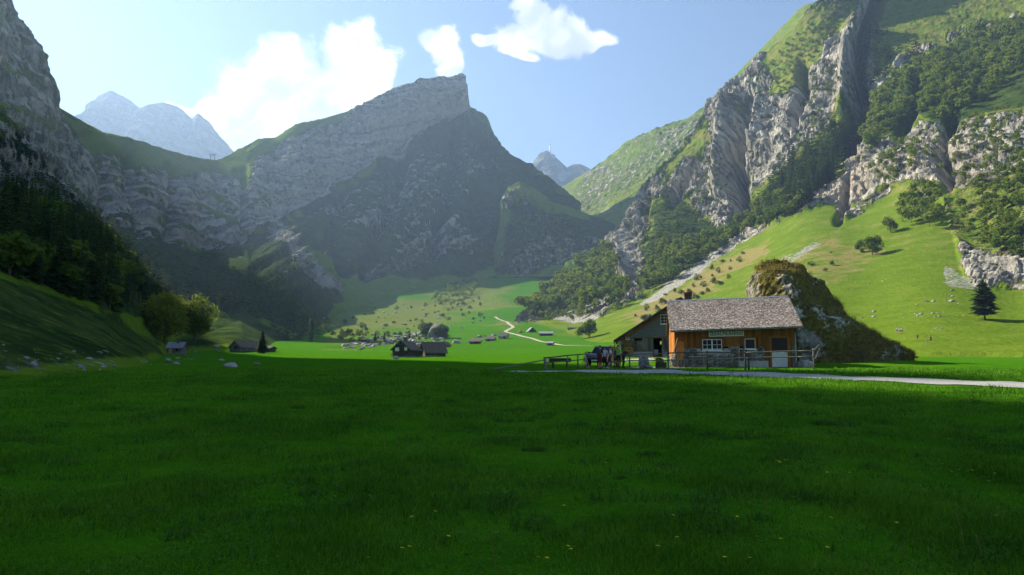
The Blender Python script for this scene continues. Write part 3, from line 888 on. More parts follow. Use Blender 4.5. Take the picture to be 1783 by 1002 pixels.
def broad_np(seed, lumps=11, per=42, size=0.075, width=0.36, low=0.22, flat=1.0):
    """unit-height crown: leaf faces spread through uneven lumps"""
    rg = np.random.default_rng(seed); V, F = [], []
    cz = low + (1 - low) * 0.5
    cs = []
    for i in range(lumps):
        u = rg.normal(size=3); u /= np.linalg.norm(u); q = rg.uniform(0.35, 0.8)
        c = np.array([u[0] * width * q, u[1] * width * q, cz + u[2] * (1 - low) * 0.5 * q * flat])
        cs.append((c, rg.uniform(0.30, 0.52) * width))
    for c, r in cs:
        for j in range(per):
            n = rg.normal(size=3); n[2] += 0.25; n /= np.linalg.norm(n)
            p = c + n * r * rg.uniform(0.55, 1.12)
            if p[2] < low * 0.55: continue
            nn_ = n + rg.normal(size=3) * 0.55; nn_ /= np.linalg.norm(nn_)
            a = np.cross(nn_, rg.normal(size=3)); a /= np.linalg.norm(a); b = np.cross(nn_, a)
            s = size * rg.uniform(0.55, 1.25)
            k = len(V)
            V.extend([p + a * s, p + b * s * 0.6 + nn_ * s * 0.2, p - a * s * 0.9, p - b * s * 0.65])
            F.append((k, k + 1, k + 2, k + 3))
    return np.array(V), np.array(F)


def limbs_np(seed, n=6, h=0.75, r=0.012):
    b = MB(); rg = random.Random(seed)
    for i in range(n):
        z0 = rg.uniform(0.18, 0.45); a = rg.uniform(0, 6.28); ln = rg.uniform(0.18, 0.34)
        p0 = Vector((0, 0, z0)); p1 = p0 + Vector((math.cos(a) * ln * 0.8, math.sin(a) * ln * 0.8, ln))
        b.tube(p0, p1, r, r * 0.3, 5)
    return b


def two_mat_mesh(name, parts):
    """parts: list of (V, F quads, material name) into one mesh with slots"""
    Vs, Fs, idx, n = [], [], [], 0
    me_mats = []
    for V, F, mn in parts:
        if mn not in me_mats: me_mats.append(mn)
        Vs.append(V); Fs.append(F + n); n += len(V); idx += [me_mats.index(mn)] * len(F)
    me = np_mesh(name, np.concatenate(Vs), np.concatenate(Fs), False)
    for mn in me_mats: me.materials.append(MATS[mn])
    me.polygons.foreach_set('material_index', idx); me.update()
    return me


CON = [conifer_np(100 + i, 15, 9, 0.155 + 0.02 * (i % 3)) for i in range(4)]
CON_HI = [conifer_np(120 + i, 26, 13, 0.16 + 0.02 * (i % 2)) for i in range(3)]
CON_LO = [conifer_np(140 + i, 9, 6, 0.17) for i in range(3)]
BRO = [broad_np(200 + i, 10, 46, 0.060, 0.36 + 0.05 * (i % 2)) for i in range(4)]
BRO_LO = [broad_np(240 + i, 7, 22, 0.095, 0.42) for i in range(3)]
BUSH = [broad_np(260 + i, 8, 40, 0.085, 0.60, 0.02) for i in range(3)]
trk = trunk_np(0.5, 0.016)
con_me = [two_mat_mesh('spruce', [(V, F, 'needles'), (*trunk_np(0.6, 0.014), 'bark')]) for V, F in CON]
conh_me = [two_mat_mesh('spruce', [(V, F, 'needles'), (*trunk_np(0.6, 0.014), 'bark')]) for V, F in CON_HI]
bro_me = [two_mat_mesh('broadleaf_tree', [(V, F, 'leaves'), (*trunk_np(0.55, 0.022), 'bark')]) for V, F in BRO]
bush_me = [two_mat_mesh('bush', [(V, F, 'bush_leaves')]) for V, F in BUSH]


def scatter(poly, n, kind, hlo, hhi, label, group, mind=6.0, seed=0, want=None):
    """random feet inside a polygon of the photograph, standing on the land seen there"""
    rg = np.random.default_rng(seed); poly = np.array(poly, float)
    lo, hi = poly.min(0), poly.max(0); out = []; acc_ = []
    tries = 0
    while len(out) < n and tries < n * 14:
        tries += 1
        q = rg.uniform(lo, hi)
        if poly_sd(np.array([q[0]]), np.array([q[1]]), poly)[0] < 0: continue
        if acc_ and min((q[0] - a[0]) ** 2 + (q[1] - a[1]) ** 2 for a in acc_) < mind * mind: continue
        h = hit(q[0], q[1])
        if h is None or (want and h[3] != want): continue
        acc_.append(q)
        out.append(dict(loc=h[1], h=rg.uniform(hlo, hhi), kind=kind, label=label, group=group, px=rg.uniform(hlo, hhi) * FPX / h[1].y))
    return out


plants = []
SC = 'spruces under the grey cliffs'
plants += scatter([(1480, 215), (1502, 250), (1460, 310), (1425, 340), (1385, 368), (1312, 400), (1292, 392), (1335, 335), (1400, 268)], 130, 'con', 17, 27, 'dark spruce in the forest strip climbing below the grey cliff', SC, 6, 1)
plants += scatter([(1290, 395), (1340, 345), (1400, 340), (1400, 365), (1312, 404)], 40, 'bro', 8, 13, 'green broadleaf tree at the foot of the spruce strip', 'broadleaf trees below the spruce strip', 6, 2)
plants += scatter([(1108, 495), (1130, 380), (1155, 352), (1190, 352), (1215, 388), (1250, 402), (1250, 442), (1180, 485), (1122, 513)], 70, 'con', 15, 25, 'dark spruce beside the pale rock slab', 'spruces beside the pale slab', 7, 3)
plants += scatter([(1115, 505), (1150, 430), (1210, 430), (1250, 420), (1290, 400), (1300, 408), (1240, 446), (1180, 488), (1122, 516)], 70, 'bro', 8, 14, 'green broadleaf tree on the wooded bank beside the pale slab', 'broadleaf trees beside the pale slab', 7, 4)
plants += scatter([(908, 550), (1000, 474), (1060, 432), (1072, 470), (1072, 505), (1095, 522), (1030, 547), (960, 552)], 180, 'bro', 7, 18, 'leafy tree in the wood at the mouth of the far valley', 'trees in the wood at the valley mouth', 6.5, 5)
plants += scatter([(935, 525), (1000, 474), (1060, 430), (1066, 450), (1010, 500)], 40, 'con', 12, 19, 'spruce rising from the wood at the mouth of the far valley', 'spruces at the valley mouth', 8, 6)
plants += scatter([(1495, 240), (1530, 165), (1600, 115), (1690, 70), (1783, 40), (1783, 120), (1720, 175), (1650, 215), (1600, 200), (1560, 235), (1510, 262)], 250, 'bro', 6, 15, 'leafy tree in the steep wood high on the right', 'trees of the steep wood high on the right', 7.5, 7)
plants += scatter([(1500, 120), (1515, 60), (1545, 55), (1560, 110), (1530, 150), (1508, 160)], 26, 'con', 18, 26, 'tall spruce beside the deep dark gully', 'spruces beside the dark gully', 7, 8)
plants += scatter([(1565, 90), (1590, 60), (1610, 90), (1590, 130), (1570, 120)], 9, 'con', 18, 26, 'spruce in the small clump above the steep wood', 'spruces above the steep wood', 7, 9)
plants += scatter([(1515, 300), (1560, 255), (1600, 245), (1590, 300), (1540, 330)], 24, 'bro', 6, 9, 'leafy bush on the rock band right of the orange cliff', 'bushes on the rock band', 7, 10)
plants += scatter([(1565, 385), (1580, 335), (1620, 330), (1640, 350), (1632, 400), (1600, 410)], 26, 'bro', 7, 11, 'broadleaf tree in the round clump on the green slope', 'trees of the round clump on the green slope', 7, 11)
plants += scatter([(1660, 400), (1680, 330), (1740, 300), (1783, 290), (1783, 450), (1720, 440)], 75, 'bro', 4, 8, 'leafy shrub above the low grey cliff at the right edge', 'shrubs above the low grey cliff', 7, 12)
plants += scatter([(1740, 400), (1783, 380), (1783, 450), (1750, 450)], 10, 'con', 7, 12, 'spruce above the low grey cliff at the right edge', 'spruces above the low grey cliff', 8, 13)
plants += scatter([(1340, 110), (1400, 45), (1480, 0), (1490, 30), (1440, 70), (1400, 130), (1360, 180)], 90, 'bro', 4, 7, 'dark shrub clinging to the top of the grey cliff', 'shrubs on top of the grey cliff', 6, 14)
plants += scatter([(1420, 130), (1480, 100), (1490, 190), (1440, 210), (1410, 240), (1395, 200)], 32, 'bro', 4, 7, 'shrub clinging to the steep rib of the grey cliff', 'shrubs on the cliff rib', 8, 15)
plants += scatter([(1140, 340), (1200, 300), (1250, 260), (1280, 290), (1250, 380), (1190, 345)], 45, 'bro', 3, 6, 'shrub on the ledges of the lower grey cliff', 'shrubs on the lower cliff ledges', 7, 16)
plants += scatter([(1600, 250), (1700, 200), (1783, 190), (1783, 300), (1680, 330), (1620, 300)], 70, 'bro', 4, 7, 'shrub on the ledges of the pale cliff at right', 'shrubs on the pale cliff ledges', 9, 17)
plants += scatter([(340, 445), (420, 430), (470, 410), (540, 470), (580, 530), (540, 560), (470, 545), (400, 500)], 110, 'con', 8, 13, 'dark spruce on the shaded shoulder under the pale rock wall', 'spruces on the shaded shoulder', 8, 120)
LF = 'spruces of the dark forest on the left'
plants += scatter([(2, 476), (2, 380), (120, 420), (200, 480), (205, 545), (178, 540), (90, 505)], 95, 'con', 6, 11.5, 'dark spruce of the shaded forest above the left grass bank', LF, 9, 18)
plants += scatter([(2, 476), (2, 380), (120, 420), (200, 480), (205, 545), (178, 540), (90, 505)], 24, 'bro', 3.5, 6, 'dark leafy tree in the shaded forest above the left grass bank', 'leafy trees of the dark forest on the left', 9, 118)
plants += scatter([(2, 380), (2, 300), (110, 320), (200, 390), (280, 430), (250, 520), (205, 520), (120, 425)], 40, 'bro', 5, 8, 'dark leafy tree high in the shaded forest under the left cliff', 'leafy trees of the dark forest on the left', 12, 119)
plants += scatter([(2, 380), (2, 300), (110, 320), (200, 390), (280, 430), (250, 520), (205, 520), (120, 425)], 190, 'con', 8, 13, 'dark spruce high in the shaded forest under the left cliff', LF, 9, 19)
plants += scatter([(280, 425), (350, 450), (430, 480), (500, 535), (560, 583), (520, 588), (460, 560), (400, 530), (340, 545), (300, 565), (250, 530)], 280, 'con', 8, 13, 'dark spruce on the shaded slope below the pale rock wall', 'spruces below the pale rock wall', 7, 20)
plants += scatter([(470, 570), (530, 580), (560, 590), (540, 596), (480, 590)], 16, 'con', 10, 16, 'spruce at the foot of the shaded slope by the sunlit meadow', 'spruces at the edge of the sunlit meadow', 9, 21)
plants += scatter([(0, 230), (60, 200), (110, 290), (180, 330), (150, 350), (80, 320), (0, 300)], 55, 'con', 6, 10, 'small spruce on the ledge under the left cliff', 'spruces under the left cliff', 9, 22)
plants += scatter([(500, 470), (640, 400), (800, 330), (960, 370), (1000, 420), (860, 450), (700, 470), (600, 495)], 130, 'bro', 4, 8, 'dark scrub on the shaded flank below the peak', 'scrub on the flank below the peak', 12, 23)
plants += scatter([(890, 345), (1000, 390), (1040, 430), (1010, 460), (900, 460), (885, 400)], 110, 'bro', 4, 11, 'dark scrub on the wooded knob before the peak', 'scrub on the wooded knob', 9, 24)
plants += scatter([(750, 530), (780, 500), (830, 492), (825, 520), (780, 540)], 40, 'bro', 5, 9, 'green tree in the copse at the edge of the far shade', 'trees of the copse at the edge of the shade', 6, 25)
plants += scatter([(540, 560), (600, 580), (640, 590), (600, 600), (545, 580)], 14, 'bro', 3, 6, 'bush among boulders at the foot of the shaded slope', 'bushes among the left boulders', 9, 26)
plants += scatter([(570, 590), (600, 555), (700, 530), (860, 520), (850, 560), (790, 575), (700, 585)], 46, 'bush', 1.6, 4.0, 'bush on the far sunlit pasture among the stones', 'bushes on the far sunlit pasture', 8, 127)
plants += scatter([(600, 600), (690, 580), (780, 575), (790, 592), (720, 600)], 22, 'bush', 1.2, 3.0, 'bush growing between the boulders of the rubble heap', 'bushes in the rubble heap', 7, 128)
plants += scatter([(1100, 555), (1180, 500), (1250, 460), (1300, 440), (1300, 470), (1200, 530), (1120, 575)], 34, 'bush', 2.0, 4.5, 'round bush scattered on the dry grass slope', 'bushes scattered on the dry slope', 9, 27)
plants += scatter([(1340, 480), (1450, 440), (1480, 450), (1440, 475), (1360, 500)], 10, 'bush', 1.5, 3.0, 'low bush on the brownish slope above the big rock', 'low bushes above the big rock', 9, 28)
plants += scatter([(930, 560), (960, 550), (1010, 545), (1030, 550), (1000, 565), (950, 566)], 18, 'bro', 5, 8, 'small tree on the scree fan below the wood', 'trees on the scree fan', 8, 29)

# past 300 of a kind, the largest stay single and the rest become one mass
for kind, name, mes, lods, mn in (('con', 'spruce', con_me, CON_LO, 'needles'), ('bro', 'broadleaf_tree', bro_me, BRO_LO, 'leaves'), ('bush', 'bush', bush_me, BUSH, 'bush_leaves')):
    lst = sorted([p for p in plants if p['kind'] == kind], key=lambda p: -p['px'])
    rg = random.Random(5)
    for i, p in enumerate(lst[:300]):
        mes_ = conh_me if (kind == 'con' and p['px'] > 60) else mes
        nm = 'shrub' if 'shrub' in p['label'] or 'scrub' in p['label'] else name
        o = link(nm, mes_[i % len(mes_)])
        o.location = p['loc'] - Vector((0, 0, 0.03 * p['h']))
        wd = rg.uniform(0.72, 1.35)
        if kind == 'bro' and p['h'] < 8: wd *= 1.4
        o.scale = (p['h'] * wd, p['h'] * wd, p['h'])
        o.rotation_euler = (0, 0, rg.uniform(0, 6.28))
        cat = 'tree' if kind != 'bush' and nm != 'shrub' else 'bush'
        props(o, p['label'], cat, p['group'])
    rest = lst[300:]
    if rest:
        Vs, Fs, n = [], [], 0
        for i, p in enumerate(rest):
            V, F = lods[i % len(lods)]
            a = rg.uniform(0, 6.28); ca, sa = math.cos(a), math.sin(a); wd = p['h'] * rg.uniform(0.85, 1.25)
            W = np.stack([(V[:, 0] * ca - V[:, 1] * sa) * wd, (V[:, 0] * sa + V[:, 1] * ca) * wd, V[:, 2] * p['h']], -1) + np.array(p['loc'])
            Vs.append(W); Fs.append(F + n); n += len(V)
        me = np_mesh(name + '_wood', np.concatenate(Vs), np.concatenate(Fs), False)
        o = link('distant_' + ('spruce_wood' if kind == 'con' else 'leafy_wood'), me, {'needles': 'needles', 'leaves': 'leaves'}[mn])
        props(o, 'distant ' + ('spruces' if kind == 'con' else 'leafy trees and scrub') + ' running together on the mountain sides', 'wood', kind='stuff')


# single trees that stand out, each with trunk and crown
def single_tree(name, label, px, py, top_py, kind, wide=1.0, seed=0, lumps=16, per=190, leaf=0.034, mname='leaves', low=0.2, group=None, pw=0.85):
    loc, mpp = foot(px, py)
    h = (py - top_py) * mpp
    t_ = empty(name, loc, 0, label, 'tree', group)
    if kind == 'con':
        V, F = conifer_np(seed, 34, 17, 0.17 * wide, low, pw)
        V = V * h
        link('crown', np_mesh('crown', V, F, False), 'needles', t_)
        V, F = trunk_np(0.85 * h, 0.017 * h, 8, 0, seed)
    else:
        V, F = broad_np(seed, lumps, per, leaf, 0.40 * wide, low)
        V = V * h
        link('crown', np_mesh('crown', V, F, False), mname, t_)
        lm = limbs_np(seed, 7)
        lm.v = [tuple(q * h for q in v) for v in lm.v]
        lm.build('limb', 'bark', t_)
        V, F = trunk_np(0.62 * h, 0.022 * h, 8, 0.02 * h, seed)
    link('trunk', np_mesh('trunk', V, F, True), 'bark', t_)
    return t_


single_tree('maple_tree', 'sunlit-topped broadleaf tree behind the left hut, the left one of the pair', 285, 598, 511, 'bro', 1.25, 301, 20, 260, 0.030, 'maple_leaves', 0.12)
single_tree('maple_tree', 'sunlit-topped broadleaf tree right of its neighbour behind the left hut', 338, 598, 516, 'bro', 1.0, 302, 20, 260, 0.030, 'maple_leaves', 0.12)
single_tree('spruce', 'young spruce standing in front of the shaded hut in the middle distance', 456, 616, 576, 'con', 1.9, 303, low=0.05, pw=0.7)
single_tree('spruce', 'lone spruce casting a long shadow on the green slope at right', 1715, 557, 487, 'con', 2.3, 304, low=0.15, pw=0.6)
single_tree('broadleaf_tree', 'lone round broadleaf tree at the foot of the dry slope, the taller of two', 1026, 588, 555, 'bro', 1.15, 305, 12, 170, 0.045, 'leaves', 0.12)
single_tree('broadleaf_tree', 'small broadleaf tree leaning against the taller lone tree on the slope foot', 1013, 590, 567, 'bro', 1.3, 306, 9, 150, 0.055, 'leaves', 0.05)
single_tree('broadleaf_tree', 'wide broadleaf tree left of the round clump on the green slope', 1551, 406, 376, 'bro', 1.3, 307, 10, 140, 0.055, 'leaves', 0.08)
single_tree('broadleaf_tree', 'pair-grown bushy tree lower down on the open green slope', 1519, 445, 410, 'bro', 1.3, 308, 10, 140, 0.055, 'leaves', 0.06)
single_tree('broadleaf_tree', 'smaller bushy tree left of the one low on the open green slope', 1500, 440, 418, 'bro', 1.3, 309, 9, 120, 0.06, 'leaves', 0.06)

# ------------------------------------------------------------------ materials of built things
def wood_material(name, c0, c1, scale=3.0, axis=2, rough=0.8, spec=0.15, grey=None):
    m, t = mat(name)
    tc_ = t.new('ShaderNodeTexCoord').outputs['Object']
    info = t.new('ShaderNodeObjectInfo').outputs['Random']
    s = [8.0, 8.0, 8.0]; s[axis] = 0.7
    off = t.new('ShaderNodeCombineXYZ'); t.l.new(t.math('MULTIPLY', info, 37.0), off.inputs[0]); t.l.new(t.math('MULTIPLY', info, 11.0), off.inputs[2])
    v = t.vec('ADD', t.vec('MULTIPLY', tc_, tuple(s)), off.outputs[0])
    n1 = t.noise(v, scale, 5, 0.6); n2 = t.noise(tc_, 1.3, 4, 0.6)
    f = t.math('ADD', t.math('MULTIPLY', n1, 0.45), t.math('ADD', t.math('MULTIPLY', n2, 0.2), t.math('MULTIPLY', info, 0.35)))
    col = t.mix(t.step(f, 0.25, 0.75), c0, c1)
    if grey: col = t.mix(t.step(n2, 0.45, 0.75, 0, 0.7), col, grey)
    t.out(col, rough, t.bump(n1, 0.4, 0.02), spec=spec)


wood_material('larch_boards', (0.150, 0.052, 0.010), (0.340, 0.125, 0.022))
wood_material('sunlit_larch', (0.42, 0.15, 0.030), (0.62, 0.26, 0.06))  # brighter copy of the larch: sunshine on the hut's left end put into the colour
wood_material('weathered_boards', (0.085, 0.070, 0.058), (0.22, 0.19, 0.155), grey=(0.30, 0.275, 0.25))
wood_material('plank_stack', (0.13, 0.072, 0.030), (0.34, 0.20, 0.085), axis=0)
wood_material('dark_wood', (0.022, 0.018, 0.014), (0.075, 0.058, 0.042), grey=(0.11, 0.095, 0.08))
wood_material('fence_wood', (0.075, 0.062, 0.050), (0.20, 0.175, 0.145), axis=0)
wood_material('pale_wood', (0.42, 0.33, 0.21), (0.60, 0.50, 0.35))
wood_material('eave_wood', (0.10, 0.045, 0.018), (0.22, 0.105, 0.04), axis=1)


def plain(name, col, rough=0.6, spec=0.3, metallic=0.0, var=0.25, scale=3.0, bump=0.15, bd=0.03):
    m, t = mat(name)
    tc_ = t.new('ShaderNodeTexCoord').outputs['Object']
    n = t.noise(tc_, scale, 5, 0.62)
    c = t.mix(t.step(n, 0.25, 0.75), tuple(q * (1 - var) for q in col), tuple(min(1, q * (1 + var)) for q in col))
    t.out(c, rough, t.bump(n, bump, bd), spec=spec, metallic=metallic)


plain('white_paint', (0.74, 0.73, 0.70), 0.5, 0.3, var=0.06)
plain('door_white', (0.60, 0.59, 0.55), 0.5, 0.3, var=0.10)
plain('plaster', (0.42, 0.41, 0.39), 0.9, 0.1, var=0.22, scale=2.0, bump=0.5)
plain('concrete', (0.38, 0.36, 0.32), 0.9, 0.1, var=0.25, scale=2.5, bump=0.4)
plain('zinc', (0.30, 0.32, 0.34), 0.45, 0.5, metallic=0.6, var=0.15)
plain('dark_inside', (0.012, 0.011, 0.010), 0.95, 0.05)
plain('slate_shingle', (0.135, 0.145, 0.155), 0.85, 0.15, var=0.3, scale=9.0, bump=0.6)
plain('roof_grey', (0.11, 0.10, 0.095), 0.9, 0.1, var=0.45, scale=6.0, bump=0.7, bd=0.06)
plain('roof_brown', (0.15, 0.115, 0.095), 0.9, 0.1, var=0.45, scale=6.0, bump=0.7, bd=0.06)
plain('roof_slate', (0.20, 0.22, 0.24), 0.7, 0.3, var=0.2, scale=3.0)
plain('brick_red', (0.15, 0.055, 0.038), 0.9, 0.1, var=0.5, scale=9.0, bump=0.6)
plain('iron', (0.05, 0.05, 0.052), 0.6, 0.4, metallic=0.4)
plain('sign_white', (0.66, 0.64, 0.56), 0.6, 0.2, var=0.12)
plain('letter_dark', (0.03, 0.035, 0.03), 0.7, 0.1)
plain('earth', (0.10, 0.065, 0.035), 0.95, 0.05, var=0.4)
plain('orange_paint', (0.62, 0.16, 0.03), 0.5, 0.3, var=0.15)
plain('yellow_paint', (0.70, 0.50, 0.03), 0.5, 0.3, var=0.1)
plain('car_paint', (0.014, 0.016, 0.020), 0.18, 0.6, var=0.1, bump=0.0)
plain('tyre', (0.015, 0.015, 0.015), 0.85, 0.2)
plain('rim_alloy', (0.35, 0.35, 0.36), 0.35, 0.5, metallic=0.8)
plain('lamp_lens', (0.75, 0.77, 0.80), 0.15, 0.6, var=0.05, bump=0.0)
plain('tower_white', (0.78, 0.78, 0.78), 0.6, 0.2, var=0.05, scale=0.05)
plain('tower_red', (0.55, 0.12, 0.08), 0.6, 0.2, var=0.05, scale=0.05)
m, t = mat('window_glass')
t.out((0.010, 0.012, 0.016), 0.12, None, spec=0.12)
for nm, c in (('skin', (0.46, 0.27, 0.18)), ('hair_dark', (0.018, 0.012, 0.009)), ('hair_light', (0.20, 0.12, 0.05)), ('cloth_black', (0.016, 0.016, 0.019)), ('cloth_white', (0.62, 0.63, 0.66)),
              ('cloth_blue', (0.035, 0.055, 0.15)), ('cloth_lime', (0.25, 0.55, 0.02)), ('cloth_red', (0.20, 0.03, 0.022)), ('cloth_grey', (0.10, 0.105, 0.115)), ('cloth_navy', (0.018, 0.024, 0.055)), ('cloth_khaki', (0.20, 0.16, 0.10)), ('shoe', (0.03, 0.026, 0.022)), ('pack_grey', (0.06, 0.065, 0.075)), ('cloth_teal', (0.04, 0.14, 0.16))):
    plain(nm, c, 0.8, 0.15, var=0.2, scale=7.0, bump=0.2, bd=0.01)

m, t = mat('stone_wall')
tc_ = t.new('ShaderNodeTexCoord').outputs['Object']; info = t.new('ShaderNodeObjectInfo').outputs['Random']
n1 = t.noise(tc_, 2.2, 6, 0.65); n2 = t.noise(tc_, 9.0, 5, 0.6)
c = t.ramp(t.math('ADD', t.math('MULTIPLY', n1, 0.6), t.math('ADD', t.math('MULTIPLY', n2, 0.3), t.math('MULTIPLY', info, 0.18))), [(0.38, (0.045, 0.040, 0.034)), (0.54, (0.17, 0.15, 0.125)), (0.72, (0.42, 0.38, 0.31))])
t.out(c, 0.95, t.bump(t.math('ADD', n1, t.math('MULTIPLY', n2, 0.5)), 0.8, 0.06), spec=0.1)

m, t = mat('limestone')
tc_ = t.new('ShaderNodeTexCoord').outputs['Object']; info = t.new('ShaderNodeObjectInfo').outputs['Random']
n1 = t.noise(tc_, 1.6, 6, 0.65); n2 = t.noise(tc_, 7.0, 5, 0.6)
c = t.ramp(t.math('ADD', t.math('MULTIPLY', n1, 0.55), t.math('ADD', t.math('MULTIPLY', n2, 0.3), t.math('MULTIPLY', info, 0.2))), [(0.36, (0.09, 0.09, 0.08)), (0.52, (0.28, 0.27, 0.245)), (0.70, (0.50, 0.48, 0.44))])
t.out(c, 0.95, t.bump(t.math('ADD', n1, t.math('MULTIPLY', n2, 0.5)), 0.9, 0.15), spec=0.1)

m, t = mat('gravel')
pos = t.new('ShaderNodeNewGeometry').outputs['Position']
n1 = t.noise(pos, 22, 4, 0.7); n2 = t.noise(pos, 1.1, 4, 0.6)
c = t.mix(t.step(n1, 0.3, 0.7), (0.20, 0.195, 0.185), (0.48, 0.47, 0.445))
c = t.mix(t.step(n2, 0.55, 0.75, 0, 0.55), c, (0.12, 0.15, 0.06))
t.out(c, 0.95, t.bump(n1, 0.8, 0.03), spec=0.1)

m, t = mat('wood_shingle')
isl = t.new('ShaderNodeNewGeometry').outputs['Random Per Island']
tc_ = t.new('ShaderNodeTexCoord').outputs['Object']
n1 = t.noise(tc_, 0.9, 5, 0.65)
f = t.math('ADD', t.math('MULTIPLY', isl, 0.75), t.math('MULTIPLY', n1, 0.35))
c = t.ramp(f, [(0.12, (0.16, 0.112, 0.088)), (0.42, (0.34, 0.265, 0.220)), (0.72, (0.53, 0.45, 0.39)), (0.97, (0.78, 0.73, 0.67))])
t.out(c, 0.9, None, spec=0.1)

m, t = mat('big_rock')
a1 = t.new('ShaderNodeAttribute', attribute_name='mask'); s1 = t.new('ShaderNodeSeparateColor'); t.l.new(a1.outputs['Color'], s1.inputs[0])
pos = t.new('ShaderNodeNewGeometry').outputs['Position']
n1 = t.noise(pos, 0.5, 6, 0.65); n2 = t.noise(pos, 3.0, 5, 0.65)
rk = t.ramp(t.math('ADD', t.math('MULTIPLY', n1, 0.5), t.math('MULTIPLY', n2, 0.5)), [(0.36, (0.07, 0.066, 0.06)), (0.5, (0.25, 0.235, 0.205)), (0.66, (0.48, 0.45, 0.38))])
gr = t.mix(t.step(n2, 0.35, 0.65), (0.062, 0.072, 0.014), (0.17, 0.130, 0.032))
gr = t.mix(t.step(n1, 0.45, 0.7), gr, (0.075, 0.058, 0.026))
rf = t.step(t.math('ADD', s1.outputs[0], t.math('MULTIPLY', t.math('SUBTRACT', t.math('MULTIPLY_ADD', n1, 0.6, t.math('MULTIPLY', n2, 0.4)), 0.5), 1.8)), 0.42, 0.56)
t.out(t.mix(rf, gr, rk), 0.95, t.bump(t.math('ADD', n1, t.math('MULTIPLY', n2, 0.4)), 0.9, 0.35), spec=0.1)

leaf_material('grass_blades', (0.018, 0.100, 0.003), (0.140, 0.310, 0.014), 1.2, 0.3, 'island', True)
leaf_material('weed_leaves', (0.026, 0.100, 0.007), (0.085, 0.195, 0.020), 1.2, 0.3, 'island')
leaf_material('dry_grass', (0.075, 0.070, 0.012), (0.27, 0.20, 0.05), 1.2, 0.3, 'island')

# ------------------------------------------------------------------ paths
def strip(name, top, bot, lift, m, n=240):
    tp = np.array([on_ground(*q) for q in top]); bt = np.array([on_ground(*q) for q in bot])
    s = np.linspace(0, 1, n)
    f = lambda Q: np.stack([np.interp(s, np.linspace(0, 1, len(Q)), Q[:, i]) for i in range(2)], -1)
    T, B_ = f(tp), f(bt)
    rows = []
    for k in range(5):
        a = k / 4
        q = T * (1 - a) + B_ * a
        if k in (0, 4): q = q + 0.22 * vnoise(np.stack([q[:, 0] * 1.4, q[:, 1] * 1.4, 0 * s + k], -1), 33)[:, None]
        z = ground_z(q[:, 0], q[:, 1]) + lift
        rows.append(np.column_stack([q, z]))
    P = np.array(rows)
    o = link(name, np_mesh(name, P, grid_faces(5, n)[:, ::-1], True), m)
    return props(o, kind='structure')


strip('gravel_path', [(2400, 692), (2080, 679), (1830, 669), (1600, 660), (1400, 652.5), (1250, 647.5), (1120, 645), (1040, 645), (960, 646.5), (880, 647.5)],
      [(2400, 711), (2080, 694), (1830, 681), (1600, 669), (1400, 659.5), (1250, 654.5), (1120, 651.5), (1040, 650.5), (960, 649.5), (880, 648.5)], 0.03, 'gravel')


def track(name, pts, width, lift, m):
    P = np.array([on_ground(*q)[:2] for q in pts])
    d_ = np.r_[0, np.cumsum(np.hypot(*np.diff(P, axis=0).T))]
    s = np.linspace(0, d_[-1], 130)
    Q = np.stack([np.interp(s, d_, P[:, i]) for i in range(2)], -1)
    for _ in range(4): Q[1:-1] = (Q[:-2] + 2 * Q[1:-1] + Q[2:]) / 4
    tg = np.gradient(Q, axis=0); tg /= np.linalg.norm(tg, axis=1, keepdims=True)
    nr = np.stack([-tg[:, 1], tg[:, 0]], -1)
    rows = []
    for k in (-1, 0, 1):
        q = Q + nr * k * width / 2
        rows.append(np.column_stack([q, [drop(a, b) + lift for a, b in q]]))
    return props(link(name, np_mesh(name, np.array(rows), grid_faces(3, 130), True), m), kind='structure')


plain('track_gravel', (0.40, 0.37, 0.30), 0.95, 0.05, var=0.15, scale=0.5)
track('valley_track', [(1032, 603), (1000, 603), (978, 602), (960, 598), (930, 591), (908, 586), (893, 582), (879, 578), (884, 575), (894, 571), (886, 565), (878, 560), (862, 552)], 2.3, 0.10, 'track_gravel')

# ------------------------------------------------------------------ the cheese dairy hut
HRZ = R(-9)
hu = np.array([math.cos(HRZ), math.sin(HRZ)]); hv = np.array([-math.sin(HRZ), math.cos(HRZ)])
HO = at(1176, 620, 61.0); HZ0 = 1.72
hut = empty('dairy_hut', (HO[0], HO[1], HZ0), HRZ, 'long wooden hut with grey shingle roof and a white name board below the eave', 'hut')
SHR = 0.028                                  # the old hut has settled: its long lines climb to the right


def HL(px, py, y=0.0):                       # local x, z on the plane of the front wall (or y behind it)
    d_ = pix_dir(px, py); r_ = d_[0] / d_[1]; o2 = HO[:2] + hv * y
    x = (r_ * o2[1] - o2[0]) / (hu[0] - r_ * hu[1])
    Y = o2[1] + hu[1] * x
    return x, EYE[2] + d_[2] / d_[1] * Y - HZ0


HW = HL(1388, 620)[0]
HD = 8.8
EV0 = HL(1176, 577)[1]                       # wall top at the eave


def hz_(x): return SHR * x


b = MB()
b.box(0.0, HW, 0.16, 0.36, -0.4, EV0 + 0.25)
b.box(0.0, HW, HD - 0.2, HD, -0.4, EV0 + 0.2).box(HW - 0.2, HW, 0.36, HD - 0.2, -0.4, EV0 + 0.2)
b.build('wall', 'dark_inside', hut)
win1 = (*HL(1223, 610.5), *HL(1257, 591)); win2 = (*HL(1297, 608), *HL(1315, 590)); door = (*HL(1343, 639), *HL(1372, 588.5))
